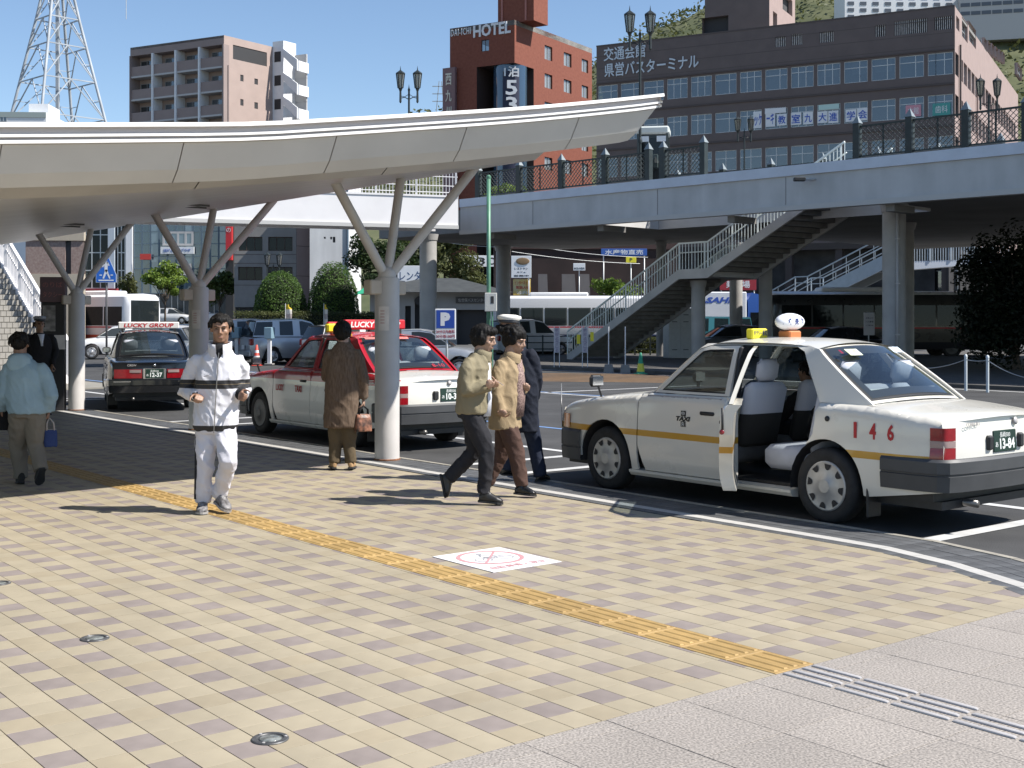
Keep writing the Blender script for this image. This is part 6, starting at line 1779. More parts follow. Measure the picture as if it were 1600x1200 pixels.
# ---------------------------------------------------------------- buildings
def rz_of(e): return math.atan2(e.y, e.x)
class Facade:
    """a vertical wall plane from O along e (left to right as seen); local x along it, y into the building"""
    def __init__(s, t, O, e):
        s.t = t; s.O = Vector((O.x, O.y, 0)); s.e = e.normalized()
        s.M = PM[t.name].inverted() @ Matrix.Translation(s.O) @ Matrix.Rotation(rz_of(s.e), 4, 'Z')
    def px(s, x, y):
        k = (x - 800) / F
        u = (k * s.O.y - s.O.x) / (s.e.x - k * s.e.y)
        return u, H - (y - HZ) / F * (s.O.y + s.e.y * u)
    def rect(s, x0, x1, y0, y1):
        xm = (x0 + x1) / 2
        return (s.px(x0, y0)[0], s.px(x1, y0)[0], s.px(xm, y1)[1], s.px(xm, y0)[1])
    def build(s, mb, name, m, parent=None, **k):
        if parent is None: return link(name, mb.mesh(name, m, k.get('smooth', False)), s.t, s.M)
        return link(name, mb.mesh(name, m, k.get('smooth', False)), parent)
    def wall(s, u0, u1, z0, z1, holes, m, name='wall', depth=.22):
        xs = sorted({u0, u1, *[v for h in holes for v in h[:2]]}); zs = sorted({z0, z1, *[v for h in holes for v in h[2:4]]})
        xs = [x for x in xs if u0 <= x <= u1]; zs = [z for z in zs if z0 <= z <= z1]
        mb = MB()
        for a, b in zip(xs, xs[1:]):
            for c, d in zip(zs, zs[1:]):
                mx, mz = (a + b) / 2, (c + d) / 2
                if any(h[0] < mx < h[1] and h[2] < mz < h[3] for h in holes): continue
                mb.quad((a, 0, c), (b, 0, c), (b, 0, d), (a, 0, d))
        for a, b, c, d in [h[:4] for h in holes]:
            for p, q in (((a, c), (b, c)), ((b, c), (b, d)), ((b, d), (a, d)), ((a, d), (a, c))):
                mb.quad((p[0], 0, p[1]), (q[0], 0, q[1]), (q[0], depth, q[1]), (p[0], depth, p[1]))
        return s.build(mb, name, m)
    def window(s, h, cols=2, rows=1, mf=None, mg=None, depth=.15, fw=.06, name='window', vs=None, hs=None):
        a, b, c, d = h[:4]; w, hh = b - a, d - c
        mf = mf or M_winframe; mg = mg or M_winglass
        vs = vs if vs is not None else [i / cols for i in range(1, cols)]; hs = hs if hs is not None else [i / rows for i in range(1, rows)]
        mb = MB()
        for x in [fw/2] + [v * w for v in vs] + [w - fw/2]: mb.box(x - fw/2, x + fw/2, 0, .06, 0, hh)
        for z in [fw/2] + [v * hh for v in hs] + [hh - fw/2]: mb.box(0, w, .004, .056, z - fw/2, z + fw/2)
        M = s.M @ Matrix.Translation((a, depth - .06, c))
        f = link(name, mb.mesh(name, mf), s.t, M)
        xs = [0] + [v * w for v in vs] + [w]; zs = [0] + [v * hh for v in hs] + [hh]
        for i in range(len(xs) - 1):
            for j in range(len(zs) - 1):
                mb = MB(); y = .03 + random.uniform(0, .012); t_ = random.uniform(-.004, .004)
                mb.quad((xs[i], y, zs[j]), (xs[i+1], y + t_, zs[j]), (xs[i+1], y + t_, zs[j+1]), (xs[i], y, zs[j+1]))
                link('pane', mb.mesh('pane', mg), f)
        return f
    def backing(s, u0, u1, z0, z1, y=1.2, m=None):
        mb = MB(); mb.quad((u0, y, z0), (u1, y, z0), (u1, y, z1), (u0, y, z1)); return s.build(mb, 'interior', m or M_room)
    def box(s, name, u0, u1, y0, y1, z0, z1, m, parent=None):
        mb = MB(); mb.box(u0, u1, y0, y1, z0, z1); return s.build(mb, name, m, parent)
    def text(s, str_, u, z, m, width, height, y=-.03, depth=.04, parent=None, **k):
        return text(str_, .5, m, parent or s.t, (s.M if parent is None else Matrix()) @ frame_M((u, y, z), (1, 0, 0), (0, -1, 0)), width=width, height=height, depth=depth, **k)
M_winframe = mat('window_frame', (.52, .53, .53), .4, metal=.3)
M_winglass = glass('window_glass', (.035, .05, .06), .02, clear=.28, refl=.10)
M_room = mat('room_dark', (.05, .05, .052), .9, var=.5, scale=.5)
M_shop = mat('shop_shade', (.017, .015, .015), .7, var=.6, scale=.6)  # near-black albedo stands in for the deep shade under the deck
M_white = mat('white_plate', (.70, .71, .72), .5, var=.03, scale=2)
M_bluetxt = mat('blue_letter', (.04, .10, .42), .5)
def building(name, label, O): return thing(name, label, 'building', (O.x, O.y, 0))
def block(t, pts, z0, z1, name, m, roof=None):
    """prism over a plan polygon (world xy)"""
    mb = MB(); I = PM[t.name].inverted(); n = len(pts)
    lo = [I @ Vector((p.x, p.y, z0)) for p in pts]; hi = [I @ Vector((p.x, p.y, z1)) for p in pts]
    mb.add(lo + hi, [(i, (i+1) % n, n + (i+1) % n, n + i) for i in range(n)] + [tuple(range(n, 2*n)), tuple(range(n-1, -1, -1))])
    o = mb.build(name, m, t); fix_normals(o.data); return o

# brown bus terminal
M_brown = mat('brown_tile', (.125, .098, .092), .75, var=.08, scale=.8, bump=.06, bscale=8)
M_brownjoint = mat('brown_joint', (.09, .072, .068), .8)
K0 = P(1492, 9, 108); K0.z = 0; KL = P(932, 73, 124); KL.z = 0
tb_ = building('bus_terminal', 'large brown bus terminal building with rows of windows and signs', KL)
eL = (K0 - KL).normalized(); TF = Facade(tb_, KL, eL); WL = (K0 - KL).length; ZT = 28.95
eR = Vector((-eL.y, eL.x, 0)); eR = eR if eR.y > 0 else -eR
TR_ = Facade(tb_, K0, eR)
rowz = [(23.1, 25.05), (19.5, 21.4), (15.9, 17.8), (4.2, 6.2)]; pitch = WL / 14
holes = []
for r_, (z0, z1) in enumerate(rowz):
    for i in range(14): holes.append((i * pitch + .16, (i + 1) * pitch - .16, z0, z1, r_, i))
att = [TF.rect(*r) for r in ((1211, 1228, 57, 73), (1237, 1254, 53, 70), (1280, 1303, 49, 66), (1367, 1384, 39, 57), (1397, 1449, 31, 53), (1460, 1488, 26, 46))]
TF.wall(0, WL, 8.8, ZT, [h for h in holes if h[4] < 3] + [a + (9, 0) for a in att], M_brown)
for u0, u1, z0, z1, r_, i in holes:
    if r_ == 3:
        if i > 5: TF.window((u0, u1, z0, z1), cols=2, depth=2.9)
        continue
    if r_ == 2: TF.window((u0, u1, z0, z1), vs=[.5], hs=[.6])
    elif i in (3, 4, 6, 8, 9): TF.window((u0, u1, z0, z1), vs=[.33, .66], hs=[.72])
    else: TF.window((u0, u1, z0, z1), vs=[.66], hs=[.68])
M_blind = mat('blind', (.22, .23, .23), .9, var=.15, scale=2)
for u0, u1, z0, z1, r_, i in holes:
    if r_ < 3 and random.random() < .5:
        a, b = sorted((random.random(), random.random())); q = random.choice((.35, .6, 1)); TF.box('blind', lerp(u0, u1, a*.5), lerp(u0, u1, .5 + b*.5), .3, .33, lerp(z1, z0, q), z1, M_blind)
TF.backing(0, WL, 8.8, 26, 1.6)
M_louvre = mat('louvre', (.45, .42, .40), .6, var=.3, scale=6)
for a in att:
    mb = MB(); n = max(4, int((a[1]-a[0]) / .16))
    for k in range(n): x = a[0] + (a[1]-a[0]) * (k + .5) / n; mb.box(x - .03, x + .03, .05, .15, a[2], a[3])
    o = TF.build(mb, 'louvre', M_louvre); o['kind'] = 'stuff'
    TF.box('louvre_back', a[0], a[1], .2, .24, a[2], a[3], M_room)
for z in (18.7, 22.35, 25.55, 26.7, 27.9): TF.box('tile_joint', 0, WL, -.006, .01, z, z + .05, M_brownjoint)
for z in (18.55, 22.2, 25.2): TF.box('sill_band', 0, WL, -.12, .0, z, z + .12, M_brownjoint)
M_silver = mat('silver_letter', (.50, .52, .55), .35, metal=.5)
u, z = TF.px(976, 82); TF.text('交通会館', u, z, M_silver, TF.px(1009, 80)[0] - TF.px(944, 84)[0], 1.35, depth=.12, bold=.006)
u, z = TF.px(1017, 103); TF.text('県営バスターミナル', u, z, M_silver, TF.px(1091, 100)[0] - TF.px(944, 105)[0], 1.35, depth=.12, bold=.006)
for ch, x0, x1, y0, y1 in (('ッケ', 1177, 1193, 174, 200), ('ーキ', 1196, 1211, 172, 198), ('教', 1214, 1229, 178, 196), ('室', 1235, 1252, 176, 195), ('九', 1255, 1270, 175, 194), ('大', 1277, 1293, 174, 192), ('進', 1294, 1310, 173, 192), ('学', 1321, 1338, 171, 190), ('会', 1339, 1357, 169, 188)):
    a = TF.rect(x0, x1, y0, y1); b = TF.box('window_sign', a[0], a[1], .02, .06, a[2], a[3], M_white)
    TF.text(ch, (a[0]+a[1])/2, (a[2]+a[3])/2, M_bluetxt, (a[1]-a[0])*.78, (a[3]-a[2])*.72, y=.012, depth=.02, bold=.008)
for x0, x1, y0, y1, m in ((1279, 1311, 163, 171, mat('pale_teal', (.45, .62, .58), .5)), (1195, 1228, 168, 177, M_white)):
    a = TF.rect(x0, x1, y0, y1); TF.box('window_sign', a[0], a[1], .0, .04, a[2], a[3], m)
for ch, x0, x1, y0, y1, m, mt in (('歯科', 1457, 1485, 161, 180, mat('teal', (.06, .30, .27), .5), M_white), ('本館', 1415, 1439, 164, 182, mat('pink_sign', (.55, .25, .30), .5), M_white)):
    a = TF.rect(x0, x1, y0, y1); TF.box('window_sign', a[0], a[1], .02, .06, a[2], a[3], m); TF.text(ch, (a[0]+a[1])/2, (a[2]+a[3])/2, mt, (a[1]-a[0])*.7, (a[3]-a[2])*.6, y=.012, depth=.02)
M_lit = mat('pinkish_sunlit', (.3168, .2376, .216), .75, var=.06, scale=1, bump=.05, bscale=9)  # lighter wall colour with the sunlight on side walls painted in
WR = 48; rh = []
for z0, z1 in rowz[:3]:
    for i in range(19): rh.append((i*2.4 + .2, i*2.4 + 2.2, z0, z1))
for x0, x1, y0, y1 in ((1494, 1499, 27, 47), (1503, 1512, 32, 62), (1514, 1525, 40, 70), (1538, 1542, 61, 79), (1544, 1548, 66, 84), (1550, 1554, 70, 88), (1556, 1560, 75, 92), (1562, 1565, 79, 95), (1567, 1570, 83, 98), (1590, 1597, 103, 121)):
    rh.append(TR_.rect(x0, x1, y0, y1))
TR_.wall(0, WR, 8.8, ZT, rh, M_lit, depth=.35); TR_.box('ground_floor', 0, WR, .5, .7, -.1, 8.8, M_shop)
for h in rh: TR_.window(h, cols=2 if h[1]-h[0] > 1.5 else 1, rows=2 if h[1]-h[0] > 1.5 else 1, depth=.3)
TR_.backing(0, WR, 8.8, ZT - .5, 1.6)
for x in (1498, 1525, 1548):
    u = TR_.px(x, 100)[0]; mb = MB(); mb.tube([(u, -.15, 15), (u, -.15, 26 if x < 1510 else 24)], .09, 8); TR_.build(mb, 'down_pipe', M_brownjoint if x < 1510 else M_lit)
block(tb_, [KL + eR*.05 + eL*.05, K0 + eR*.05 - eL*.05, K0 + eR*WR, KL + eR*WR], ZT - .3, ZT - .02, 'roof', M_concrete)
block(tb_, [KL + eR*2, K0 + eR*2 - eL*2, K0 + eR*WR - eL*2, KL + eR*WR], -.1, 24, 'core', M_room)
TF.box('parapet', -.02, WL, -.03, .3, ZT - .02, ZT + .12, M_brownjoint)
# roof house
pl, pr = TF.px(1077, 40)[0] , TF.px(1168, 30)[0]
pa, pb = KL + eL*(pl + .5) + eR*3, KL + eL*(pr + 1.2) + eR*3
RH = Facade(tb_, pa, eL); wr = (pb - pa).length
RH.wall(0, wr, ZT - .2, 36, [RH.rect(1097, 1138, 26, 50)], M_brown, 'roof_house_wall', depth=.6); a = RH.rect(1097, 1138, 26, 50); RH.box('opening_back', a[0], a[1], .6, .65, a[2], a[3], M_dark)
RS = Facade(tb_, pb, eR); RS.wall(0, 9, ZT - .2, 36, [(1.2, 2.6, 29.2, 31.5), (1.2, 3, 33, 35), (4.5, 8, 32.4, 34)], M_lit, 'roof_house_wall', depth=.4); RS.backing(0, 9, 29, 36, .5, M_room)
block(tb_, [pa + eR*.3, pb + eR*.3 - eL*.3, pb + eR*9, pa + eR*9], 35.7, 36.1, 'roof', M_concrete)
# dark ground floor below, under the deck
mb = MB(); 
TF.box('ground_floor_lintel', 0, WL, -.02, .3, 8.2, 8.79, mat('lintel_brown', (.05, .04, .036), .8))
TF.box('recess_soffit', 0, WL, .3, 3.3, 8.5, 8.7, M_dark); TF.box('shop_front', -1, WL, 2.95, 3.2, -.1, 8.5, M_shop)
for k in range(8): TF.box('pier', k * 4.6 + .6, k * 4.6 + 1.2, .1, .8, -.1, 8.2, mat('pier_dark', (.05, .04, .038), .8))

# red brick hotel
M_brick = mat('red_brick', (.1674, .0465, .02604), .8, color2=(.2108, .0651, .03844), scale=3.2, bump=.12, bscale=22, detail=9)
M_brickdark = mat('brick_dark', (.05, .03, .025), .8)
HK = P(804, 31, 145); HK.z = 0; HL = P(703, 46, 149.5); HL.z = 0; HR = P(925, 77, 160.5); HR.z = 0
ho = building('brick_hotel', 'red brick hotel tower with white letters and a dark corner recess', HK)
HF, HG = Facade(ho, HL, HK - HL), Facade(ho, HK, HR - HK); wl_, wr_ = (HK - HL).length, (HR - HK).length
ZH = 36.75; ZN = HF.px(803, 98)[1]; uN = HF.px(745, 110)[0]; vN = HG.px(834, 110)[0]
win = [HG.rect(*r) for r in ((851, 863, 72, 94), (881, 893, 83, 104), (909, 919, 93, 113), (851, 863, 116, 138), (881, 893, 125, 145), (909, 919, 134, 153), (851, 863, 160, 182), (881, 893, 167, 188), (909, 919, 174, 194), (851, 863, 204, 226), (881, 893, 210, 231), (909, 919, 216, 236), (851, 863, 246, 266), (881, 893, 250, 272), (909, 919, 256, 276))]
wl1 = HF.rect(752, 764, 62, 80)
HF.wall(0, wl_, ZN, ZH, [wl1], M_brick); HF.wall(0, uN, -.1, ZN, [], M_brick); HF.window(wl1, mf=M_brickdark)
HG.wall(0, wr_, ZN, ZH, win[:1] if win[0][2] > ZN else [], M_brick) if False else None
up = [w for w in win if w[2] > ZN]; mid_ = [w for w in win if w[3] < ZN]; cross = [w for w in win if w[2] <= ZN <= w[3]]
HG.wall(0, vN, ZN, ZH, [], M_brick); HG.wall(vN, wr_, -.1, ZH, win, M_brick)
M_curtain = mat('curtain', (.50, .49, .46), .9, var=.2, scale=1.5, stretch=(6, 1, .3))
for w in win:
    HG.window(w, cols=2, mf=M_brickdark, mg=glass('pale_glass', (.30, .31, .32), .05, clear=.5, refl=.05), depth=.22); HG.box('curtain', w[0] + .1, w[0] + (w[1]-w[0])*random.uniform(.55, .9), .3, .33, w[2], w[3], M_curtain)
HG.backing(vN, wr_, 0, ZH - 1, .9)
# recessed corner, its soffit and glass drum with a banner
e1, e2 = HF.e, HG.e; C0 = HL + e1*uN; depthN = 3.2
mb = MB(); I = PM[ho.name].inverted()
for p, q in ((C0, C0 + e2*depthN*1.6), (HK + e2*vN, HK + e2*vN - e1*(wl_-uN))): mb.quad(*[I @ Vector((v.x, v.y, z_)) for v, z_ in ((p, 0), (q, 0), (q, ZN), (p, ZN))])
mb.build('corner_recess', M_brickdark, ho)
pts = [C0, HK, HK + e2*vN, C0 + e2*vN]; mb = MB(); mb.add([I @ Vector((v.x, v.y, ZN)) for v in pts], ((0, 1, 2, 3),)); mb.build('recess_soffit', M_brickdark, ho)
dc = HK - e1*1.9 + e2*2.1; dr_ = 2.0
mb = MB(); mb.lathe([(dr_, 0), (dr_, ZN - .02)], I @ Vector((dc.x, dc.y, 0)), n=28); mb.build('glass_drum', glass('drum_glass', (.03, .06, .10), .05, clear=.05, refl=.06), ho, True, auto=40)
dv = Vector((-dc.x, -dc.y, 0)).normalized()
ba = math.atan2(dv.y, dv.x)
mb = MB(); cc = I @ Vector((dc.x, dc.y, 0)); mb.grid(lambda u_, v_: (cc.x + (dr_+.04)*math.cos(ba + .05 + (u_-.5)*1.0), cc.y + (dr_+.04)*math.sin(ba + .05 + (u_-.5)*1.0), lerp(12, ZN - .8, v_)), 10, 1); mb.build('banner', mat('banner_navy', (.015, .02, .05), .6), ho)
bx_ = Vector((-dv.y, dv.x, 0))
for s_, y_, w_, h_ in (('1泊', 112, 1.75, 1.25), ('5', 137, 1.35, 1.75), ('3', 163, 1.35, 1.75), ('0', 190, 1.35, 1.75), ('0', 217, 1.35, 1.75)):
    z_ = H - (y_ - HZ) / F * (dc.y - dr_); c_ = dc + dv*(dr_ + .1) - bx_*(-.15 - .35*0)
    text(s_, .5, M_white, ho, I @ frame_M((c_.x, c_.y, z_), bx_, dv), width=w_, height=h_, depth=.05, bold=.012)
u, z = HF.px(720.5, 50); HF.text('DAI-ICHI', u, z, M_white, 2.8, .8, depth=.15, bold=.002, space=1.2)
u, z = HF.px(769, 46); HF.text('HOTEL', u, z, M_white, 5.1, 1.45, depth=.2, bold=.014)
a = HF.rect(697, 716, 107, 172); HF.box('vertical_sign', a[0] - .1, a[1] - .1, -.6, -.2, 14, a[3], mat('mauve_panel', (.20, .12, .12), .6))
for k, ch in enumerate('西九州第一'): 
    z = HF.px(706, 125 + k*26)[1]; HF.text(ch, (a[0]+a[1])/2 - .1, z, mat('cream_letter', (.62, .58, .48), .5), .85, 1.4, y=-.64, depth=.06, bold=.01)
HF.box('side_wing', -.9, 0, 1.5, 6, 0, HF.px(700, 78)[1], M_brick)
block(ho, [HL, HK, HR, HL + (HR - HK)], ZH - .6, ZH - .02, 'roof', M_concrete)
def slide(p, e, x):
    k = (x - 800) / F; return p + e * ((k * p.y - p.x) / (e.x - k * e.y))
q0 = slide(HL + e2*1.0, e1, 778); q1 = slide(q0, e1, 834); pd_ = (slide(q1, e2, 856) - q1).length
block(ho, [q0, q1, q1 + e2*pd_, q0 + e2*pd_], ZH - .1, 41.2, 'penthouse', M_brick)
for z_ in (41.2,):
    for k in range(5):
        mb = MB(); p = I @ (q0 + e1*(k*1.05) + Vector((0, 0, z_))); mb.bar(p, p + Vector((0, 0, 1.2)), .07); mb.build('roof_rail_post', M_winframe, ho)
mb = MB(); p = I @ (q0 + Vector((0, 0, z_ + 1.15))); q = I @ (q1 + Vector((0, 0, z_ + 1.15))); mb.bar(p, q, .07); mb.build('roof_rail', M_winframe, ho)
for k in (0, 1): mb = MB(); p = q0 + e1*(.6 + k*3.2) - e2*.05; p = I @ Vector((p.x, p.y, 0)); mb.tube([p + Vector((0, 0, ZH)), p + Vector((0, 0, 41))], .12, 8); mb.build('down_pipe', mat('red_pipe', (.36, .14, .11), .5), ho)

# apartment block
M_apt = mat('apartment_pink', (.37, .285, .25), .8, var=.05, scale=.7)
M_aptdark = mat('apartment_parapet', (.27, .215, .20), .8, var=.05, scale=.7)
M_slab = mat('slab_grey', (.46, .45, .44), .7)
K1 = P(350, 55, 152); K1.z = 0; L1 = P(204, 75, 159); L1.z = 0; R1 = P(426, 72, 158.5); R1.z = 0
ap = building('apartment_block', 'tall pinkish apartment block with balconies and a white stair tower', L1)
AF, AG = Facade(ap, L1, K1 - L1), Facade(ap, K1, R1 - K1); wa, wb2 = (K1 - L1).length, (R1 - K1).length; ZA = 36.55
fl = 2.92; zb0 = AF.px(345, 105)[1] - 0.0
levels = [zb0 + 1.9 - k * fl for k in range(6)]
AF.box('roof_slab', -.05, wa, -.0, 3, ZA - 1.1, ZA, M_aptdark); AF.box('roof', 0, wa, 0, 9, ZA - .3, ZA - .02, M_concrete)
bw = wa / 4
for z in levels:
    for b in range(4):
        AF.box('balcony', b*bw + .1, (b+1)*bw - .1, 0, .15, z - 1.75, z - .55, M_aptdark)
        h = (b*bw + .35 + .3*(b % 2), (b+1)*bw - .3, z - 1.6, z + .42); AF.window((h[0], h[1], h[2], h[3]), cols=3, depth=1.52, mf=mat('apt_frame', (.3, .3, .3), .5))
    AF.box('balcony_slab', 0, wa, -.06, 1.5, z - 1.98, z - 1.76, M_slab)
for b in range(5): AF.box('fin_wall', b*bw - .12 if b else 0, b*bw + .12, -.22, 1.5, 0, ZA - 1.1, M_white if 0 < b < 4 else M_aptdark)
AF.box('back_wall', 0, wa, 1.55, 1.8, 0, ZA - 1, M_apt)
sl_ = [AG.rect(*r) for r in ((364, 417, 76, 98), (375.5, 380.5, 117, 127), (397.5, 403, 123, 132), (375.5, 380.5, 155, 165), (397.5, 403, 160, 170))]
AG.wall(0, wb2, 0, ZA, sl_, M_apt, depth=.09)
for a in sl_: AG.box('opening_back', a[0], a[1], .07, .085, a[2], a[3], M_dark)
mb = MB(); u = AG.px(356, 120)[0]; mb.tube([(u, -.1, 10), (u, -.1, AG.px(356, 102)[1])], .08, 8); AG.build(mb, 'down_pipe', M_aptdark)
block(ap, [K1 + AG.e*1.9 - AF.e*.2, R1 - AF.e*.2, R1 - AF.e*wa, L1 + AG.e*1.9], 0, ZA - .3, 'core', M_apt)
# stair tower
s0 = R1; SF = Facade(ap, s0, AF.e); SG = AG
z1_ = AG.px(428, 66)[1]
block(ap, [R1 + AF.e*.0, R1 + AF.e*1.7, R1 + AF.e*1.7 + AG.e*2.2, R1 + AG.e*2.2], 0, z1_, 'stair_tower', M_white)
fl2 = fl
for k in range(5):
    zc = H - (78 + k * 37 - HZ) / F * (R1.y)
    mb = MB(); mb.prism([(1.7, zc), (1.7, zc - 1.0), (3.9, zc - 3.0), (3.9, zc - 1.6)], lambda x, z, w: (x, -.1 + w, z), .2); SF.build(mb, 'stair_parapet', M_white)
    SF.box('stair_end_wall', 3.8, 4.0, .1, 2.2, zc - 3.0, zc - 1.7, M_white); SF.box('stair_shadow_wall', 1.7, 3.8, 2.0, 2.2, zc - 3.6, zc - .5, M_slab)
    SF.box('opening_back', .3, 1.3, -.03, -.01, zc - 1.6, zc - .3, M_dark)
mb = MB(); mb.tube([(-12, 3, ZA), (-12, 3, ZA + 6)], .04, 6); AG.build(mb, 'aerial', M_winframe)

# lattice tower
tw = thing('lattice_tower', 'tall white steel lattice tower rising above the canopy on the left', 'tower', P(90, 503, 200) * 1.0)
tw.matrix_basis = Matrix.Translation((P(90, 503, 200).x, 200, 0)); PM[tw.name] = tw.matrix_basis.copy()
M_tower = mat('tower_steel', (.34, .37, .40), .5, var=.2, scale=.3)
def hw(z): return interp(z, [(0, 19), (24, 10.0), (34, 7.0), (53.5, 2.35), (62, 1.9), (75, 1.6)])
zs = [0, 9, 17.5, 25, 34, 40, 45.5, 50, 54, 58, 62, 66, 70]
rot = Matrix.Rotation(R(47), 4, 'Z'); C4 = [(-1, -1), (1, -1), (1, 1), (-1, 1)]
cor = lambda i, z: rot @ Vector((C4[i][0]*hw(z)*.76, C4[i][1]*hw(z)*.76, z))
for i in range(4):
    mb = MB(); mb.tube([cor(i, z) for z in zs], .24, 8); mb.build('leg', M_tower, tw, True)
for za, zb__ in zip(zs, zs[1:]):
    for i in range(4):
        j_ = (i + 1) % 4; a0, a1, b0, b1 = cor(i, za), cor(j_, za), cor(i, zb__), cor(j_, zb__); m_ = (b0 + b1) / 2
        mb = MB(); mb.bar(b0, b1, .17); mb.build('ring_beam', M_tower, tw)
        for p, q in ((a0, m_), (a1, m_)): mb = MB(); mb.bar(p, q, .15); mb.build('brace', M_tower, tw)
        for p, q, r1 in ((a0, b0, m_), (a1, b1, m_)):
            mb = MB(); mb.bar(p.lerp(q, .5), (a0 if p is a0 else a1).lerp(m_, .5), .09); mb.build('brace', M_tower, tw)
    mb = MB(); mb.bar((0, 0, za), (0, 0, zb__), .5); mb.build('cable_duct', M_tower, tw)
# low white building below the tower
O = P(-40, 500, 165); O.z = 0; lw = building('white_building', 'low white building below the lattice tower at the left edge', O); LW = Facade(lw, O, Vector((1, .05, 0)))
a = LW.rect(-40, 72, 175, 345); LW.box('wall', a[0], a[1], 0, 12, 0, a[3], M_white); LW.box('parapet', a[0], a[1], -.1, .0, a[3] - .7, a[3], mat('grey_green', (.28, .33, .32), .7))
b = LW.rect(33, 64, 156, 175); LW.box('roof_house', b[0], b[1], 3, 8, a[3], b[3], M_white)
b = LW.rect(0, 11, 176, 190); LW.window(b, cols=2, depth=-.02)

# brick shop building near the stairs
O = P(40, 500, 62); O.z = 0; bs_ = building('brick_building', 'brick building with a cream band beside the tiled staircase', O); BF = Facade(bs_, O, Vector((1, .08, 0)))
wB = BF.px(131, 420)[0]; M_brick2 = mat('mixed_brick', (.21, .14, .119), .85, color2=(.294, .231, .203), scale=9, bump=.1, bscale=30, detail=9)
zz = lambda y: BF.px(100, y)[1]
sl1 = BF.rect(102, 111, 375, 428)
BF.wall(0, wB, zz(428), zz(376), [sl1], M_brick2); BF.box('window_slit', sl1[0], sl1[1], .15, .2, sl1[2], sl1[3], M_room)
BF.box('cream_band', -.05, wB + .02, -.08, .3, zz(376), zz(330), mat('cream_render', (.39, .3375, .2625), .7)); BF.box('cream_base', -.05, wB, -.05, .3, -.1, zz(428), MATS['cream_render'])
block(bs_, [O + BF.e*0.1 + Vector((0, .31, 0)), O + BF.e*(wB - .02) + Vector((0, .31, 0)), (O + BF.e*(wB - .02))*1.13, O + Vector((0, 8, 0))], -.1, zz(330), 'core', M_brick2)

# glass office building
O = P(128, 500, 125); O.z = 0; gb_ = building('glass_building', 'blue glass fronted office building behind the canopy columns', O); GF = Facade(gb_, O, Vector((1, .0, 0)))
gx = lambda x: GF.px(x, 400)[0]; gz = lambda y: GF.px(200, y)[1]
M_bglass = glass('blue_glass', (.018, .045, .07), .03, clear=.08, refl=.09); M_dglass = glass('dark_glass', (.012, .016, .018), .03, clear=.1, refl=-.02); M_pane2 = glass('pale_pane', (.12, .17, .21), .05, clear=.05, refl=.1)
zt_ = gz(330) + 3
for x0, x1, m, nc in ((130, 170, M_dglass, 3), (183, 196, M_dglass, 2)):
    GF.window((gx(x0), gx(x1), 3.2, zt_), cols=nc, rows=7, mf=M_winframe, mg=m, depth=.1, fw=.1)
GF.box('white_pillar', gx(170), gx(180), -.3, .3, 0, zt_, mat('grey_pillar', (.42, .47, .52), .5)); GF.box('white_pillar', gx(198), gx(208), -.3, .3, gz(440), zt_, M_white)
for k in range(11):
    x0, x1 = 209 + k*13.3, 222 + k*13.3
    GF.window((gx(x0), gx(x1), gz(459), zt_), cols=1, rows=9, mf=mat('blue_frame', (.12, .17, .21), .5), mg=[M_bglass, M_bglass, M_pane2, M_bglass][(k*7) % 4], depth=.0, fw=.08)
GF.box('sign_pillar', gx(354), gx(366), -.4, .4, gz(500), zt_, mat('dark_stone', (.03, .03, .032), .6))
GF.box('ground_floor', gx(130), gx(366), .3, .6, -.1, gz(459), mat('ground_glass', (.07, .08, .085), .4, var=.5, scale=.8))
for k in range(16): GF.box('mullion', gx(210 + k*9.5), gx(210.8 + k*9.5), .2, .3, 0, gz(459), M_winframe)
GF.box('red_canopy', gx(134), gx(186), -.8, .2, gz(456), gz(451), mat('red_awning', (.25, .03, .035), .6))
block(gb_, [O + Vector((.3, .8, 0)), O + Vector((gx(366), .8, 0)), O + Vector((gx(366), 14, 0)), O + Vector((.3, 14, 0))], -.1, zt_, 'core', M_room)
a = GF.rect(253, 305, 386, 397); GF.box('name_board', a[0], a[1], -.5, -.3, a[2], a[3], M_white); GF.text('ほけん相談プラザ', (a[0]+a[1])/2, (a[2]+a[3])/2, M_bluetxt, (a[1]-a[0])*.8, (a[3]-a[2])*.5, y=-.52, depth=.02)
a = GF.rect(255, 303, 362, 384); GF.window(a, cols=4, depth=-.2, mg=M_pane2, mf=M_slab, fw=.2); a = GF.rect(255, 300, 412, 430); GF.window(a, cols=4, depth=-.2, mg=M_dglass, mf=M_slab, fw=.2)
a = GF.rect(221, 238, 397, 406); GF.box('red_flag', a[0], a[1], -.5, -.47, a[2], a[3], mat('flag_red', (.5, .05, .04), .7))
a = GF.rect(357, 366, 353, 407); GF.box('red_sign', a[0], a[1], -1.2, -.5, a[2], a[3], M_red); GF.text('の', (a[0]+a[1])/2, a[3] - .5, M_white, .45, .45, y=-1.23, depth=.02)

# grey stone building and the white gable beside it
O = P(366, 500, 108); O.z = 0; gs = building('grey_stone_building', 'grey stone building with dark windows behind the clipped bushes', O); SFc = Facade(gs, O, Vector((1, .04, 0)))
sx = lambda x: SFc.px(x, 400)[0]; sz = lambda y: SFc.px(420, y)[1]
M_stone = mat('grey_stone', (.2025, .195, .1875), .8, var=.08, scale=1.5)
wn_ = [SFc.rect(*r) for r in ((372, 410, 370, 392), (419, 457, 370, 392), (372, 410, 417, 438), (419, 457, 417, 438), (372, 410, 330, 350), (419, 457, 330, 350))]
SFc.wall(0, sx(463), 2.9, 15, wn_, M_stone, depth=.3)
for w in wn_: SFc.window(w, cols=3, mf=M_brickdark, mg=M_dglass, depth=.25)
SFc.box('shop_front', 0, sx(463), .5, .7, -.1, 2.9, M_room); SFc.backing(0, sx(463), 2.9, 15, .9)
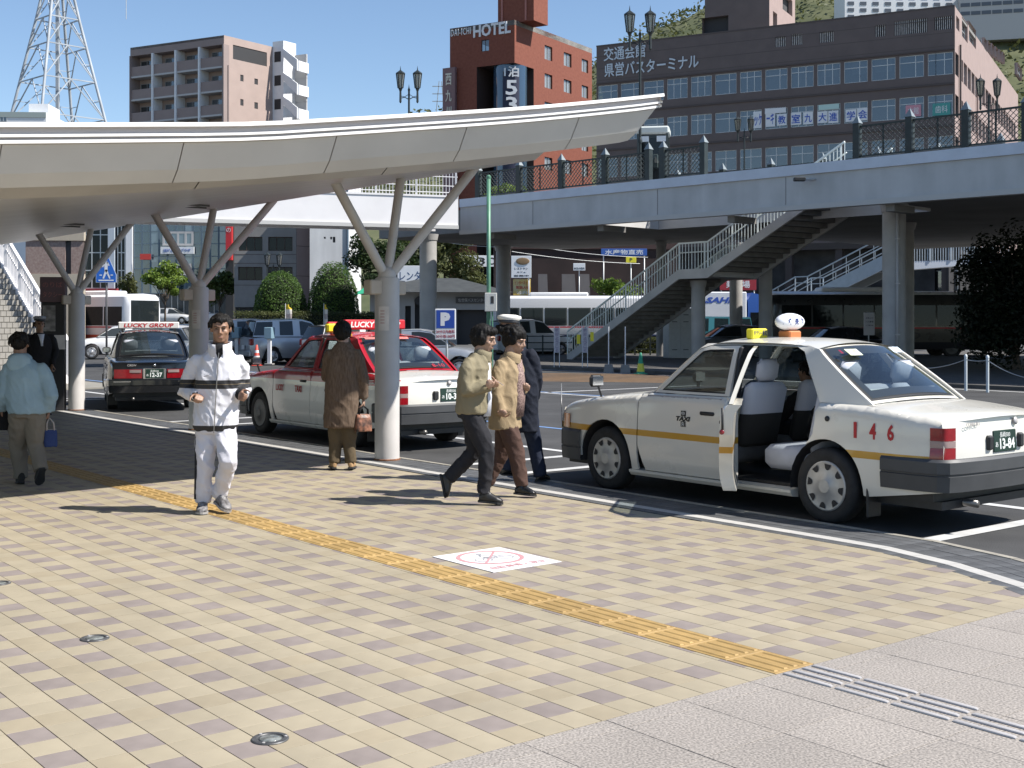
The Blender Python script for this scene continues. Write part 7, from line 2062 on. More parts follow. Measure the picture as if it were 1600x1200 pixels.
for z in (sz(398), sz(412), sz(446)): SFc.box('stone_joint', 0, sx(463), -.02, .0, z, z + .05, M_brownjoint)
c0 = O + SFc.e*sx(463.3); GG = Facade(gs, c0, Vector((.55, .835, 0))); GG.wall(0, 5.2, -.1, 15, [], M_lit)
for k in range(4): GG.box('stone_joint', 0, 5.2, -.02, 0, 3 + k*2.6, 3.04 + k*2.6, M_brownjoint)
block(gs, [O + Vector((.1, 1, 0)), c0 + Vector((-.1, 1, 0)), c0 + GG.e*5.1 + Vector((-.1, .3, 0)), O + Vector((.1, 6, 0))], -.1, 14.9, 'core', M_stone)
c1 = P(484, 500, 104); c1.z = 0; wg = building('white_gable_building', 'plain white building wall with small windows left of the trees', c1); WG = Facade(wg, c1, Vector((1, .25, 0)))
wx = lambda x: WG.px(x, 400)[0]
h2_ = [WG.rect(*r) for r in ((506, 509, 370, 373), (516, 519, 370, 374), (520, 524, 370, 379))]
WG.wall(0, wx(544), -.1, 15, h2_, mat('weathered_white', (.448, .456, .464), .75, var=.12, scale=.8, stretch=(1, 1, .25)), depth=.15)
for h in h2_: WG.box('window', h[0], h[1], .1, .15, h[2], h[3], M_dark)
block(wg, [c1 + Vector((.05, .3, 0)), c1 + WG.e*(wx(544)) + Vector((-.03, .3, 0)), c1 + WG.e*wx(544) + Vector((0, 9, 0)), c1 + Vector((0, 9, 0))], -.1, 14.9, 'core', M_white)
mb = MB(); u = wx(543); mb.tube([(u, -.12, 0), (u, -.12, 14.5)], .09, 8); WG.build(mb, 'down_pipe', mat('blue_pipe', (.12, .17, .22), .5))

O = P(772, 500, 99); O.z = 0; sh = building('dark_filler_block', 'dark maroon block added to imitate shade beneath the deck', O); SH = Facade(sh, O, Vector((1, .02, 0)))  # added block, hides the sunlit hotel base so the view reads as shade
M_maroon = mat('shade_maroon', (.030, .016, .014), .8, var=.3, scale=.7)  # near-black maroon, the shade is put into the colour
SH.box('wall', 0, 14.6, 0, 6, -.1, 8.6, M_maroon); SH.box('block_band', 0, 14.6, -.15, 0, 7.4, 8.2, mat('maroon_board', (.05, .024, .02), .7))
for k in range(5): SH.box('block_pane', .6 + k*2.9, 2.6 + k*2.9, -.06, 0, .3, 2.6, M_dglass)
# pavilion with a hipped roof under the deck
O = P(578, 500, 80); O.z = 0; kb = building('pavilion', 'low pale pavilion with a dark hipped roof and arched openings under the deck', O); KF = Facade(kb, O, Vector((1, .05, 0)))
kx = lambda x: KF.px(x, 480)[0]; kz = lambda y: KF.px(650, y)[1]
M_pav = mat('pavilion_white', (.276, .276, .27), .7, var=.06, scale=1)
ar = [KF.rect(633, 642, 478, 540), KF.rect(648, 662, 470, 540), KF.rect(714, 770, 484, 540)]
KF.wall(0, kx(790), -.1, kz(456), [(a[0], a[1], -.1 + .001, a[3]) for a in ar], M_pav, depth=.4)
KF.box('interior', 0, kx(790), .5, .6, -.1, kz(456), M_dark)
for a in ar[1:2]:
    mb = MB(); mb.lathe([((a[1]-a[0])/2, 0), ((a[1]-a[0])/2, .1)], n=20, M=Matrix.Translation(((a[0]+a[1])/2, -.02, a[3])) @ Matrix.Rotation(R(90), 4, 'X')); KF.build(mb, 'arch_head', M_dark)
x0, x1, z0_, z1_ = -1, kx(800), kz(457), kz(432)
mb = MB(); mb.add([(x0, -1.2, z0_), (x1, -1.2, z0_), (x1, 7, z0_), (x0, 7, z0_), (x0 + 4.4, 3, z1_), (x1 - 3.5, 3, z1_)], ((0, 1, 5, 4), (1, 2, 5), (2, 3, 4, 5), (3, 0, 4), (3, 2, 1, 0))); KF.build(mb, 'hipped_roof', mat('dark_roof', (.045, .048, .046), .7, var=.2, scale=2))
a = KF.rect(712, 763, 464, 474); KF.box('name_board', a[0], a[1], -.12, -.02, a[2], a[3], mat('board_dark', (.07, .068, .066), .6)); KF.text('佐世保バスセンター', (a[0]+a[1])/2, (a[2]+a[3])/2, M_slab, (a[1]-a[0])*.85, (a[3]-a[2])*.55, y=-.14, depth=.02)
a = KF.rect(556, 582, 448, 462); mb = MB(); mb.add([(a[0], -2, a[2]), (a[1] + .6, -2, a[2] + .25), (a[1] + .8, 0, a[3]), (a[0] + .6, 0, a[3])], ((0, 1, 2, 3),)); KF.build(mb, 'green_awning', mat('awning_green', (.02, .28, .14), .6))
mb = MB()
def sign_board(name, label, cat, O_, y_rot, w, h, m, lines, posts=(), th=.08, z=None):
    """flat sign with lettering on posts; lines = (text, z offset, width, height, material)"""
    t = thing(name, label, cat, (O_.x, O_.y, 0 if z is None else O_.z - h/2), y_rot)
    zc = O_.z if z is None else h/2
    mb = MB(); mb.bbox(-w/2, w/2, -th/2, th/2, zc - h/2, zc + h/2, .012); b = mb.build('panel', m, t)
    for s_, dz, ww, hh, mm in lines: text(s_, .3, mm, b, frame_M((0, -th/2 - .004, zc + dz), (1, 0, 0), (0, -1, 0)), width=ww, height=hh, depth=.006, bold=.004)
    for x, r_, mm in posts:
        mb = MB(); mb.tube([(x, th/2 + r_, -.05 + O_.z*0), (x, th/2 + r_, zc + h*.4)], r_, 8); mb.build('post', mm, t, True)
    return t
M_galv = mat('galvanised', (.42, .43, .43), .45, metal=.4)
# rental sign, fence banner and small signs under the deck
p = P(641, 431, 86); sign_board('rental_sign', 'white sign with large blue katakana above the pavilion', 'sign', p, .03, 1.75, 1.4, M_white, [('レンタ', 0, 1.45, .62, mat('navy_letter', (.03, .07, .16), .5))], [(-.6, .06, M_galv), (.6, .06, M_galv)])
p = P(768, 408, 112); sign_board('number_banner', 'white banner with big black digits 530 under the deck', 'sign', p, .1, 5.6, 1.0, M_white, [('530円', 0, 4.6, .8, M_ink)], [(-2.6, .05, M_galv), (2.6, .05, M_galv)])
p = P(814.5, 417, 84); sign_board('oval_sign', 'white sign with a brown oval, above the yellow sign', 'sign', p, .0, 1.35, 1.48, M_white, [('レストラン', -.12, .9, .14, M_ink), ('カフェ', -.36, .6, .10, M_ink), ('営業中', -.6, 1.0, .12, M_ink)], [(.5, .05, M_galv)])
mb = MB(); ov = thing('oval_plaque', 'brown oval plaque fixed to the white sign', 'plaque', p + Vector((.1, -.07, .38)), 0); ellf(mb, Vector((0, 0, 0)), Vector((0, 1, 0)), Vector((1, 0, 0)), Vector((0, 0, 1)), .02, .46, .24); mb.build('disc', mat('oval_brown', (.22, .14, .07), .6), ov, True)
p = P(815.5, 449, 84.2); sign_board('internet_sign', 'yellow orange sign with red katakana below the white oval sign', 'sign', p, 0, 1.18, 1.12, mat('orange_sign', (.60, .36, .03), .6, color2=(.5, .48, .30), scale=1.2), [('インターネット', .3, 1.0, .26, M_redtxt), ('無線LAN', 0, .8, .24, M_redtxt), ('つながる', -.35, .8, .22, M_white)], [(.45, .05, M_galv)])
p = P(905, 417, 95); sign_board('small_sign', 'small dark and white sign hanging under the deck beside the wires', 'sign', p, 0, .9, .55, M_white, [('本日の案内', -.12, .8, .18, M_ink)], [(0, .04, M_galv)])
p = P(975, 394, 98); sign_board('blue_shop_sign', 'long blue shop sign with white letters behind the stair rails', 'sign', p, .0, 3.6, .55, mat('blue_sign', (.03, .10, .36), .5), [('水産物直売', 0, 3.0, .4, M_white)], [(-1.6, .05, M_galv), (1.6, .05, M_galv)])
p = P(986, 406, 92); sign_board('yellow_sign', 'small yellow sign behind the stair handrail', 'sign', p, 0, .75, .42, M_yellow, [('P', 0, .2, .25, M_ink)], [(0, .04, M_galv)])
p = P(1153, 436, 84); sign_board('red_bus_sign', 'red sign with white characters for the buses above the truck', 'sign', p, 0, 2.45, 1.5, mat('sign_deep_red', (.30, .02, .03), .5), [('全国バス', .32, 2.2, .55, M_white), ('乗り場', -.36, 1.6, .5, M_white)], [(-1.1, .05, M_galv), (1.1, .05, M_galv)])
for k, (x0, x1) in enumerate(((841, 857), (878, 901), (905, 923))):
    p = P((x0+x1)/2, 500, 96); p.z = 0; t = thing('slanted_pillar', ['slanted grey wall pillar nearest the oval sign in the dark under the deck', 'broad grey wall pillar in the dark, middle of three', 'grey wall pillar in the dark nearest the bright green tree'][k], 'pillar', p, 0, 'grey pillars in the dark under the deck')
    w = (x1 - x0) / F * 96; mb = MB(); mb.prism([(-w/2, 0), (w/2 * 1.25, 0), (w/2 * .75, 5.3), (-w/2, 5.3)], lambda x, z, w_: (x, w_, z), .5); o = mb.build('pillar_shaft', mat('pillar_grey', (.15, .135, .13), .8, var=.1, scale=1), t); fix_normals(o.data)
mb = MB()

# hill and buildings on it
hill = MB()
ridge = [(-200, 10), (-120, 45), (-70, 66), (-46, 80), (-28, 87), (32, 107), (64, 124), (125, 146), (220, 168), (350, 178), (600, 120)]
def hz_(x, y):
    k = max(0, min(1, (y - 300) / 200)); k2 = 1 - max(0, min(1, (y - 640) / 250)) * .6
    return smooth(x, ridge) * k * k2 - 2 + (5 * mnoise.noise(Vector((x*.03, y*.03, 0))) + 3 * mnoise.noise(Vector((x*.1, y*.1, 5)))) * k
hill.grid(lambda u_, v_: (lerp(-200, 600, u_), lerp(290, 900, v_), hz_(lerp(-200, 600, u_), lerp(290, 900, v_))), 90, 50)
M_hill = mat('hill_green', (.045, .060, .022), .95, color2=(.12, .125, .06), scale=.09, bump=.6, bscale=.6, detail=9)
ho_ = hill.build('hill', M_hill, smooth=True); struct(ho_)
# ---------------------------------------------------------------- vegetation
def leaf_mat(name, c, c2):
    m = mat(name, c, .6, color2=c2, scale=1.3, spec=.3, detail=3)
    nt = m.node_tree; N = nt.nodes; L = nt.links; b = N['Principled BSDF']
    tr = N.new('ShaderNodeBsdfTranslucent'); tr.inputs['Color'].default_value = tuple(min(1, k*1.5) for k in c2) + (1,)
    mx = N.new('ShaderNodeMixShader'); mx.inputs['Fac'].default_value = .22
    L.new(b.outputs[0], mx.inputs[1]); L.new(tr.outputs[0], mx.inputs[2]); L.new(mx.outputs[0], N['Material Output'].inputs['Surface'])
    return m
L_dark = leaf_mat('leaf_dark', (.012, .023, .008), (.034, .058, .015))
L_mid = leaf_mat('leaf_mid', (.031, .051, .012), (.082, .112, .024))
L_bright = leaf_mat('leaf_bright', (.075, .129, .017), (.163, .231, .034))
L_olive = leaf_mat('leaf_olive', (.041, .051, .017), (.102, .112, .037))
L_clip = leaf_mat('leaf_clipped', (.032, .066, .013), (.085, .15, .028))
M_bark = mat('bark', (.10, .075, .055), .9, var=.3, scale=12, bump=.5, bscale=30)
def leaves(mb, pts, size, rnd, flat=None):
    for p, n in pts:
        s = size * rnd.uniform(.6, 1.25)
        u = Vector((rnd.gauss(0, 1), rnd.gauss(0, 1), rnd.gauss(0, .7))).normalized()
        if n is not None: u = (u - n * u.dot(n) * .65).normalized()
        w = u.orthogonal().normalized(); w = Matrix.Rotation(rnd.uniform(0, 6.28), 3, u) @ w
        a = u * s; b = w * s * .42
        mb.v += [tuple(p - a), tuple(p + b - a*.1), tuple(p + a), tuple(p - b - a*.1)]
        o = len(mb.v) - 4; mb.f.append((o, o+1, o+2, o+3)); mb.m.append(0)
def tree(name, label, base, h, trunk_h, crown, n, size, lm, seed, r=.09, cat='tree', group=None, clumps=14, lean=(0, 0), shell=.35):
    """crown = (rx, ry, rz); leaves gather in clumps, with gaps between them"""
    rnd = random.Random(seed); t = thing(name, label, cat, base, 0, group)
    cz = h - crown[2]; tip = Vector((lean[0], lean[1], cz + crown[2]*.4))
    mb = MB(); mb.tube([(0, 0, -.05), (lean[0]*.3, lean[1]*.3, trunk_h*.6), (lean[0]*.6, lean[1]*.6, trunk_h), tip], [r*1.3, r, r*.8, r*.3], 8); tk = mb.build('trunk', M_bark, t, True)
    cl = []
    for k in range(clumps):
        a = rnd.uniform(0, 6.28); cph = rnd.uniform(-.75, 1); rr = rnd.uniform(shell, .86)
        s_ = math.sqrt(max(0, 1 - cph*cph))
        cl.append((Vector((lean[0] + crown[0]*s_*math.cos(a)*rr, lean[1] + crown[1]*s_*math.sin(a)*rr, cz + crown[2]*cph*rr)), rnd.uniform(.26, .46)))
    for c, q in cl[:9]:
        mb = MB(); s0 = Vector((lean[0]*.6, lean[1]*.6, trunk_h * rnd.uniform(.8, 1.05))); mb.tube([s0, s0.lerp(c, .5) + Vector((0, 0, .12*h*.2)), c], [r*.5, r*.3, r*.1], 5); mb.build('limb', M_bark, tk)
    pts = []
    for k in range(n):
        c, q = cl[rnd.randrange(clumps)]
        d = Vector((rnd.gauss(0, 1), rnd.gauss(0, 1), rnd.gauss(0, .8))).normalized() * rnd.random() ** .45
        pts.append((c + Vector((d.x*crown[0]*q, d.y*crown[1]*q, d.z*crown[2]*q*.85)), d.normalized()))
    mb = MB(); leaves(mb, pts, size, rnd); mb.build('crown', lm, t)
    return t
def dome(name, label, base, rx, rz, z0, n, size, seed, group=None, ry=None, box=None):
    rnd = random.Random(seed); t = thing(name, label, 'bush' if box is None else 'hedge', base, 0, group)
    pts = []
    for k in range(n):
        if box is None:
            a = rnd.uniform(0, 6.28); v = rnd.random() ** .8; ph = math.acos(1 - v * 1.25) if v < .8 else math.pi/2 + rnd.uniform(0, .35)
            bump_ = 1 + .025 * mnoise.noise(Vector((math.cos(a)*2.5, math.sin(a)*2.5, ph*3 + seed))) + .012 * rnd.gauss(0, 1) - abs(rnd.gauss(0, .05))
            d = Vector((math.sin(ph)*math.cos(a), math.sin(ph)*math.sin(a), math.cos(ph)))
            p = Vector((d.x*rx*bump_, d.y*(ry or rx)*bump_, z0 + d.z*rz*bump_))
        else:
            L_, W_, h_ = box; f = rnd.random(); x = rnd.uniform(-L_/2, L_/2)
            if f < .45: p, d = Vector((x, rnd.uniform(-W_/2, W_/2), h_)), Vector((0, 0, 1))
            else: p, d = Vector((x, -W_/2 if f < .9 else W_/2, rnd.uniform(0, h_))), Vector((0, -1 if f < .9 else 1, 0))
            p += d * (rnd.gauss(0, .05) + .08*mnoise.noise(p*1.2))
        pts.append((p, d))
    mb = MB(); leaves(mb, pts, size, rnd); mb.build('foliage', L_clip if box is None else L_olive, t)
    mb = MB()
    if box is None: mb.ell((0, 0, z0), rx*.86, (ry or rx)*.86, rz*.86, 16, 10)
    else: mb.box(-box[0]/2 + .1, box[0]/2 - .1, -box[1]/2 + .1, box[1]/2 - .1, 0, box[2] - .1)
    mb.build('twigs', mat('twig_dark', (.012, .016, .008), 1), t, True)
    if box is None: mb = MB(); mb.tube([(0, 0, -.1), (0, 0, z0)], .12, 8); mb.build('trunk', M_bark, t)
    return t
gp = lambda x, d, z=0.0: Vector(((x - 800) / F * d, d, z))
D = 58
planter = thing('planter', 'long low stone planter under the clipped bushes and hedge', 'planter', gp(500, D), 0)
mb = MB(); mb.bbox(-4.4, 4.6, -1.9, 1.9, -.1, 1.05, .04); mb.build('wall', M_concrete, planter)
mb = MB(); mb.box(-4.2, 4.4, -1.7, 1.7, 1.05, 1.08); mb.build('soil', mat('soil', (.05, .035, .025), 1), planter)
dome('clipped_bush', 'clipped dome shaped green bush left of the taller one', gp(438, D, 1.06), 1.22, 2.0, .95, 9000, .055, 4, 'clipped bushes behind the parked cars')
dome('clipped_bush', 'taller clipped dome shaped green bush beside the branching column', gp(521, D, 1.06), 1.2, 2.45, .95, 9000, .055, 5, 'clipped bushes behind the parked cars')
dome('hedge', 'long low clipped hedge in front of the dome shaped bushes', gp(495, D - 1.35, 1.06), 0, 0, 0, 8000, .05, 6, box=(7.4, .9, .95))
dome('hedge', 'low hedge with pale flowers under the stair foot', gp(850, 62, 0), 0, 0, 0, 3000, .07, 8, box=(3.6, .8, .85))
dome('hedge', 'low hedge under the lower stair flight, right of the stair foot', gp(992, 62, 0), 0, 0, 0, 3000, .07, 9, box=(4.2, .8, .8))
tree('street_tree', 'small bright green street tree in front of the glass building', gp(258, 118, 1.0), 6.3, 2.6, (2.3, 2.0, 1.9), 2600, .20, L_bright, 11, group='street trees before the offices')
tree('street_tree', 'small darker green street tree beside the grey stone building', gp(343, 112, 1.0), 5.8, 2.2, (2.0, 1.8, 2.0), 2600, .19, L_mid, 12, group='street trees before the offices')
tree('street_tree', 'thin dark street tree behind the bus at the left', gp(200, 116, 1.0), 5.6, 1.8, (1.2, 1.1, 2.2), 1300, .18, L_olive, 13, group='street trees before the offices')
tree('bushy_tree', 'large dark green tree left of the branching column struts', gp(590, 96, .6), 8.6, 2.4, (3.4, 3.0, 3.4), 6000, .19, L_dark, 14, group='trees beside the pavilion')
tree('bushy_tree', 'large sunlit olive tree with dense leaves behind the grey deck column', gp(694, 98, .6), 8.4, 2.6, (3.9, 3.0, 2.7), 8000, .17, L_olive, 15, group='trees beside the pavilion')
tree('bushy_tree', 'dark tree between the column struts behind the pavilion', gp(632, 100, .6), 8.9, 2.6, (3.2, 3.0, 3.0), 5000, .19, L_mid, 16, group='trees beside the pavilion')
tree('young_tree', 'bright yellow green young tree behind the lower stair rail', gp(966, 72), 4.5, 1.2, (1.75, 1.2, 1.75), 2600, .13, L_bright, 17)
tree('dark_conifer', 'tall dark evergreen tree in the shade at the right edge', gp(1588, 41), 5.0, .3, (2.05, 1.9, 2.8), 34000, .09, leaf_mat('leaf_shade', (.005, .009, .004), (.014, .022, .008)), 18, clumps=110, shell=.05, r=.14)  # leaf colour darkened further to imitate the deck's shade
tree('plaza_tree', 'small tree showing green leaves over the deck fence beside the hotel', gp(795, 72, 0), 9.9, 6, (1.3, 1.2, 1.1), 700, .2, L_bright, 19)
for k in range(46):
    rnd = random.Random(100 + k); x = rnd.choice([rnd.uniform(-75, -20), rnd.uniform(20, 75), rnd.uniform(95, 150), rnd.uniform(150, 260)]); y = rnd.uniform(470, 560); z = hz_(x, y) - 1
hw_ = MB(); rnd = random.Random(5)
for k in range(16000):
    x = rnd.uniform(-90, 270); y = rnd.uniform(380, 540); z = hz_(x, y)
    c = Vector((x, y, z + rnd.uniform(-.5, 4.5))); leaves(hw_, [(c, None)], 1.15, rnd)
o = hw_.build('hillside_wood', L_olive); o['kind'] = 'stuff'
# buildings on the hill
def hill_building(label, x0, x1, y0, y1, d, m, rows, cols, e=Vector((1, .12, 0)), win=(.25, .35), wm=None, drop=14):
    O = gp(x0, d); t = thing('hill_building', label, 'building', O, 0); Fh = Facade(t, O, e); a = Fh.rect(x0, x1, y0, y1); wm = wm or M_winglass
    Fh.box('wall', a[0], a[1], 0, 12, a[2] - drop, a[3], m)
    cw, rh_ = (a[1]-a[0]) / cols, (a[3]-a[2]) / rows
    mb = MB(); mb.box(0, cw*(1 - win[0]*2), -.12, .05, 0, rh_*(1 - win[1]*1.4)); wme = mb.mesh('window', mat('far_window', (.10, .11, .13), .3))
    for r_ in range(rows):
        for c_ in range(cols): link('window', wme, t, Fh.M @ Matrix.Translation((a[0] + (c_ + win[0])*cw, 0, a[2] + (r_ + win[1]*.7)*rh_)))
    return t, Fh, a
hill_building('pale hillside hotel with rows of small windows above the bus terminal', 1320, 1512, -30, 32, 430, M_white, 6, 10, Vector((1, .05, 0)))
hill_building('long pale hillside apartment building at the upper right corner', 1500, 1650, -16, 24, 425, M_slab, 3, 9, Vector((1, -.25, 0)), (.06, .4), drop=8)
hill_building('small pale blue hillside house above the pink end wall', 1540, 1587, 36, 62, 428, mat('pale_blue_wall', (.42, .47, .56), .7), 1, 3, drop=4)
pyl = thing('power_pylon', 'small distant power pylon on the hill left of the hotel', 'pylon', gp(688, 500, 84)); mb = MB()
for s in (-1, 1): 
    mb = MB(); mb.bar((s*2, 0, -2), (s*.5, 0, 14), .3); mb.build('leg', M_tower, pyl)
for z in (6, 9, 12): mb = MB(); mb.bar((-3.2, 0, z), (3.2, 0, z), .3); mb.build('arm', M_tower, pyl)

# ---------------------------------------------------------------- cars, buses and trucks further off
PROF = {  # roof outline: (x, z) from tail to nose, glass from i0 to i1; z of the belt
 'sedan': dict(L=4.3, body=[(-2.15, .55), (-2.12, .9), (-1.5, .95), (-.6, .94), (.85, .93), (1.5, .85), (2.05, .68), (2.15, .45)], roof=[(-1.45, .95), (-.85, 1.38), (.05, 1.42), (.45, 1.36), (1.05, .92)]),
 'wagon': dict(L=4.3, body=[(-2.15, .5), (-2.13, .95), (-1.5, .97), (-.6, .95), (.85, .93), (1.5, .86), (2.05, .70), (2.15, .45)], roof=[(-2.08, .96), (-1.85, 1.46), (.0, 1.50), (.42, 1.42), (1.1, .93)]),
 'suv': dict(L=4.2, body=[(-2.05, .55), (-2.08, 1.02), (-1.5, 1.06), (-.6, 1.05), (.75, 1.03), (1.5, .98), (2.0, .84), (2.1, .5)], roof=[(-2.0, 1.05), (-1.82, 1.66), (.0, 1.72), (.40, 1.62), (.95, 1.03)]),
 'van': dict(L=4.3, body=[(-2.1, .45), (-2.12, 1.05), (-1.5, 1.06), (-.6, 1.05), (1.2, 1.04), (1.75, .98), (2.08, .78), (2.12, .45)], roof=[(-2.1, 1.05), (-2.0, 1.86), (.7, 1.90), (1.05, 1.80), (1.72, 1.02)]),
 'hatch': dict(L=3.8, body=[(-1.85, .5), (-1.88, .93), (-1.4, .97), (-.5, .95), (.8, .93), (1.35, .86), (1.82, .68), (1.9, .45)], roof=[(-1.75, .97), (-1.25, 1.42), (-.2, 1.48), (.25, 1.40), (.95, .93)])}
M_carglass2 = glass('far_car_glass', (.015, .018, .02), .03, clear=.25, refl=-.01)
def small_car(label, kind, m, loc, yaw, group='parked and passing cars', plate=True, cat='car'):
    pr = PROF[kind]; t = thing({'van': 'van'}.get(kind, 'car'), label, 'van' if kind == 'van' else cat, loc, yaw, group)
    hw_b = .80; body = pr['body']; xs = [-pr['L']/2 + pr['L']*i/26 for i in range(27)]
    def wx_(x): q = abs(x)/(pr['L']/2); return hw_b * (1 - .13*max(0, q - .72)/.28)
    mb = MB(); rings = []
    zt = sorted([(x, z) for x, z in body[1:]])
    ax = [(-pr['L']*.29), (pr['L']*.30)]; RW_ = .31
    for x in xs:
        w = wx_(x); z1 = interp(x, zt) if x > body[1][0] else body[1][1]; z0 = .22 if abs(x) < pr['L']/2 - .3 else .30
        near = min(abs(x - a) for a in ax); zs_ = z0
        if near < .37: zs_ = max(z0, RW_ + math.sqrt(max(0, .37**2 - near**2)) * .95)
        pts = [(w*.93, zs_), (w, max(zs_ + .02, .5)), (w*.985, z1 - .10), (w*.93, z1 - .02), (w*.80, z1), (0, z1 + .03)]
        rings.append([(x, y, z) for y, z in pts] + [(x, -y, z) for y, z in pts[-2::-1]])
    n = len(rings[0]); vs = [v for r_ in rings for v in r_]
    mb.add(vs, [(i*n+j, i*n+j+1, (i+1)*n+j+1, (i+1)*n+j) for i in range(len(rings)-1) for j in range(n-1)] + [tuple(range(n)), tuple(range((len(rings)-1)*n, len(rings)*n))])
    o = mb.build('body', m, t, True); fix_normals(o.data); o.data.set_sharp_from_angle(angle=R(40))
    ro = pr['roof']; zb = ro[0][1]; zr = max(z for x, z in ro)
    yw = lambda z: .755 - .17 * (z - zb) / (zr - zb)
    # roof skin, glass and pillars
    mb = MB(); k = [p for p in ro[1:4]]
    mb.grid(lambda u, v: (smooth(lerp(k[0][0], k[-1][0], u), k) * 0 + lerp(k[0][0], k[-1][0], u), (2*v-1)*(yw(smooth(lerp(k[0][0], k[-1][0], u), k)) + .01), smooth(lerp(k[0][0], k[-1][0], u), k) + .035*(1-(2*v-1)**2)), 10, 6)
    o = mb.build('roof', m, t, True); face_out(o, (0, 0, .8))
    for sg in (1, -1):
        side = [(ro[0][0], zb), (ro[-1][0], zb)] + [(x, z) for x, z in ro[-2:0:-1]]
        xm = [ro[1][0]*.55 + ro[3][0]*.45, ] if kind in ('sedan', 'hatch') else [lerp(ro[1][0], ro[3][0], .36), lerp(ro[1][0], ro[3][0], .70)]
        cuts = [-9] + xm + [9]
        for a, b in zip(cuts, cuts[1:]):
            pts = [p for p in resample(side, .12) if a + .05 < p[0] < b - .05]
            cx, cz = sum(p[0] for p in pts)/len(pts), sum(p[1] for p in pts)/len(pts)
            pts = [(cx + (x-cx)*.93, cz + (z-cz)*.84) for x, z in pts]
            mb = MB(); mb.add([(x, sg*(yw(z) + .006), z) for x, z in pts], [tuple(range(len(pts)))]); o = mb.build('side_window', M_carglass2, t); face_out(o, (0, 0, 1))
        mb = MB(); mb.add([(x, sg*yw(z), z) for x, z in side], [tuple(range(len(side)))]); o = mb.build('pillar_frame', m, t); face_out(o, (0, 0, 1))
        for a in ax: put_wheel(t, a, sg*.70, .31, 'alloy', 5, sg > 0)
        for nm, x, z, ll, hh, mm in (('headlight', pr['L']/2 - .12, .66, .12, .13, M_lampglass), ('tail_lamp', -pr['L']/2 + .06, .85, .08, .26, M_tail)):
            mb = MB(); s = 1 if x > 0 else -1; mb.bbox(x - ll, x + .09, sg*.66 - .10, sg*.66 + .085, z - hh/2, z + hh/2, .03); o = mb.build(nm, mm, t, True, auto=40)
    for nm, p, q in (('windscreen', ro[3], ro[4]), ('rear_window', ro[1], ro[0])):
        mb = MB(); mb.grid(lambda u, v: (lerp(p[0], q[0], .06 + .86*v) + (.02 if nm == 'windscreen' else -.02) + (.06 if nm == 'windscreen' else -.03)*(1-(2*u-1)**2), (2*u-1)*(yw(lerp(p[1], q[1], v)) - .03), lerp(p[1], q[1], .06 + .86*v)), 8, 4); o = mb.build(nm, M_carglass2, t, True); face_out(o, (0, 0, .9))
    for x, nm in ((-pr['L']/2 - .04, 'rear_bumper'), (pr['L']/2 - .06, 'front_bumper')):
        mb = MB(); mb.bbox(x, x + .10, -.74, .74, .28, .52, .04); mb.build(nm, m, t, True, auto=40)
    mb = MB(); mb.box(-pr['L']/2 + .2, pr['L']/2 - .2, -.66, .66, .18, .4); mb.build('underbody', M_black, t)
    mb = MB(); mb.bbox(-pr['L']/2 - .055, -pr['L']/2 - .035, -.165, .165, .56, .72, .005); mb.build('license_plate', M_white, t)
    return t
C_sil = paint('silver_paint', (.45, .46, .47), metal=.55, rough=.3); C_wht = paint('white_car_paint', (.72, .72, .72)); C_gry = paint('grey_paint', (.14, .15, .165), metal=.4, rough=.3); C_dk = paint('dark_car_paint', (.012, .013, .015)); C_red2 = paint('red_car_paint', (.35, .02, .02))
GZ = lambda d: ground_z(0, d) + .02
small_car('silver suv parked behind the jogger, its red tail lamp showing', 'suv', C_sil, gp(398, 50.5), R(28))
small_car('silver suv parked between the payment posts and the red taxi', 'suv', C_sil, gp(462, 49.5), R(30))
small_car('silver sedan passing behind the parking sign', 'sedan', C_sil, gp(655, 37, ROADZ), R(-4))
small_car('white hatchback parked just beyond the black taxi', 'hatch', C_wht, gp(262, 43), R(150))
small_car('white sedan parked at the left of the silver suv', 'hatch', C_wht, gp(338, 53), R(60))
small_car('white box van on the far street before the glass building', 'van', C_wht, gp(231, 128, GZ(128)), R(-6))
small_car('white estate car on the far street beside the box van', 'wagon', C_wht, gp(268, 124, GZ(124)), R(-4))
small_car('white car partly hidden behind the middle branching column', 'wagon', C_wht, gp(334, 126, GZ(126)), R(-4))
small_car('white estate car behind the rail, in front of the white and blue bus', 'suv', C_wht, gp(828, 60), R(28))
small_car('white sedan seen under the lower stair flight', 'sedan', C_wht, gp(1003, 88, GZ(88)), R(176))
small_car('dark grey hatchback parked beside the white cabinet in the shade', 'hatch', C_gry, gp(1136, 55), R(190))
small_car('black car in the deep shade behind the white taxi roof lamp', 'sedan', C_dk, gp(1308, 48), R(185))
small_car('small white truck cab at the left behind the blue crossing sign', 'van', C_wht, gp(196, 92, GZ(92)), R(250))
small_car('white car half hidden by the crossing sign pole and black taxi', 'sedan', C_wht, gp(190, 56), R(200))
small_car('teal delivery van parked before the white truck', 'van', paint('teal_paint', (.04, .17, .20)), gp(1112, 68), R(183))
small_car('white hatchback with a dark rear window behind the black taxi roof sign', 'wagon', C_wht, gp(300, 49), R(35))
small_car('white saloon parked beyond the red taxi bonnet', 'wagon', C_wht, gp(560, 48), R(40))
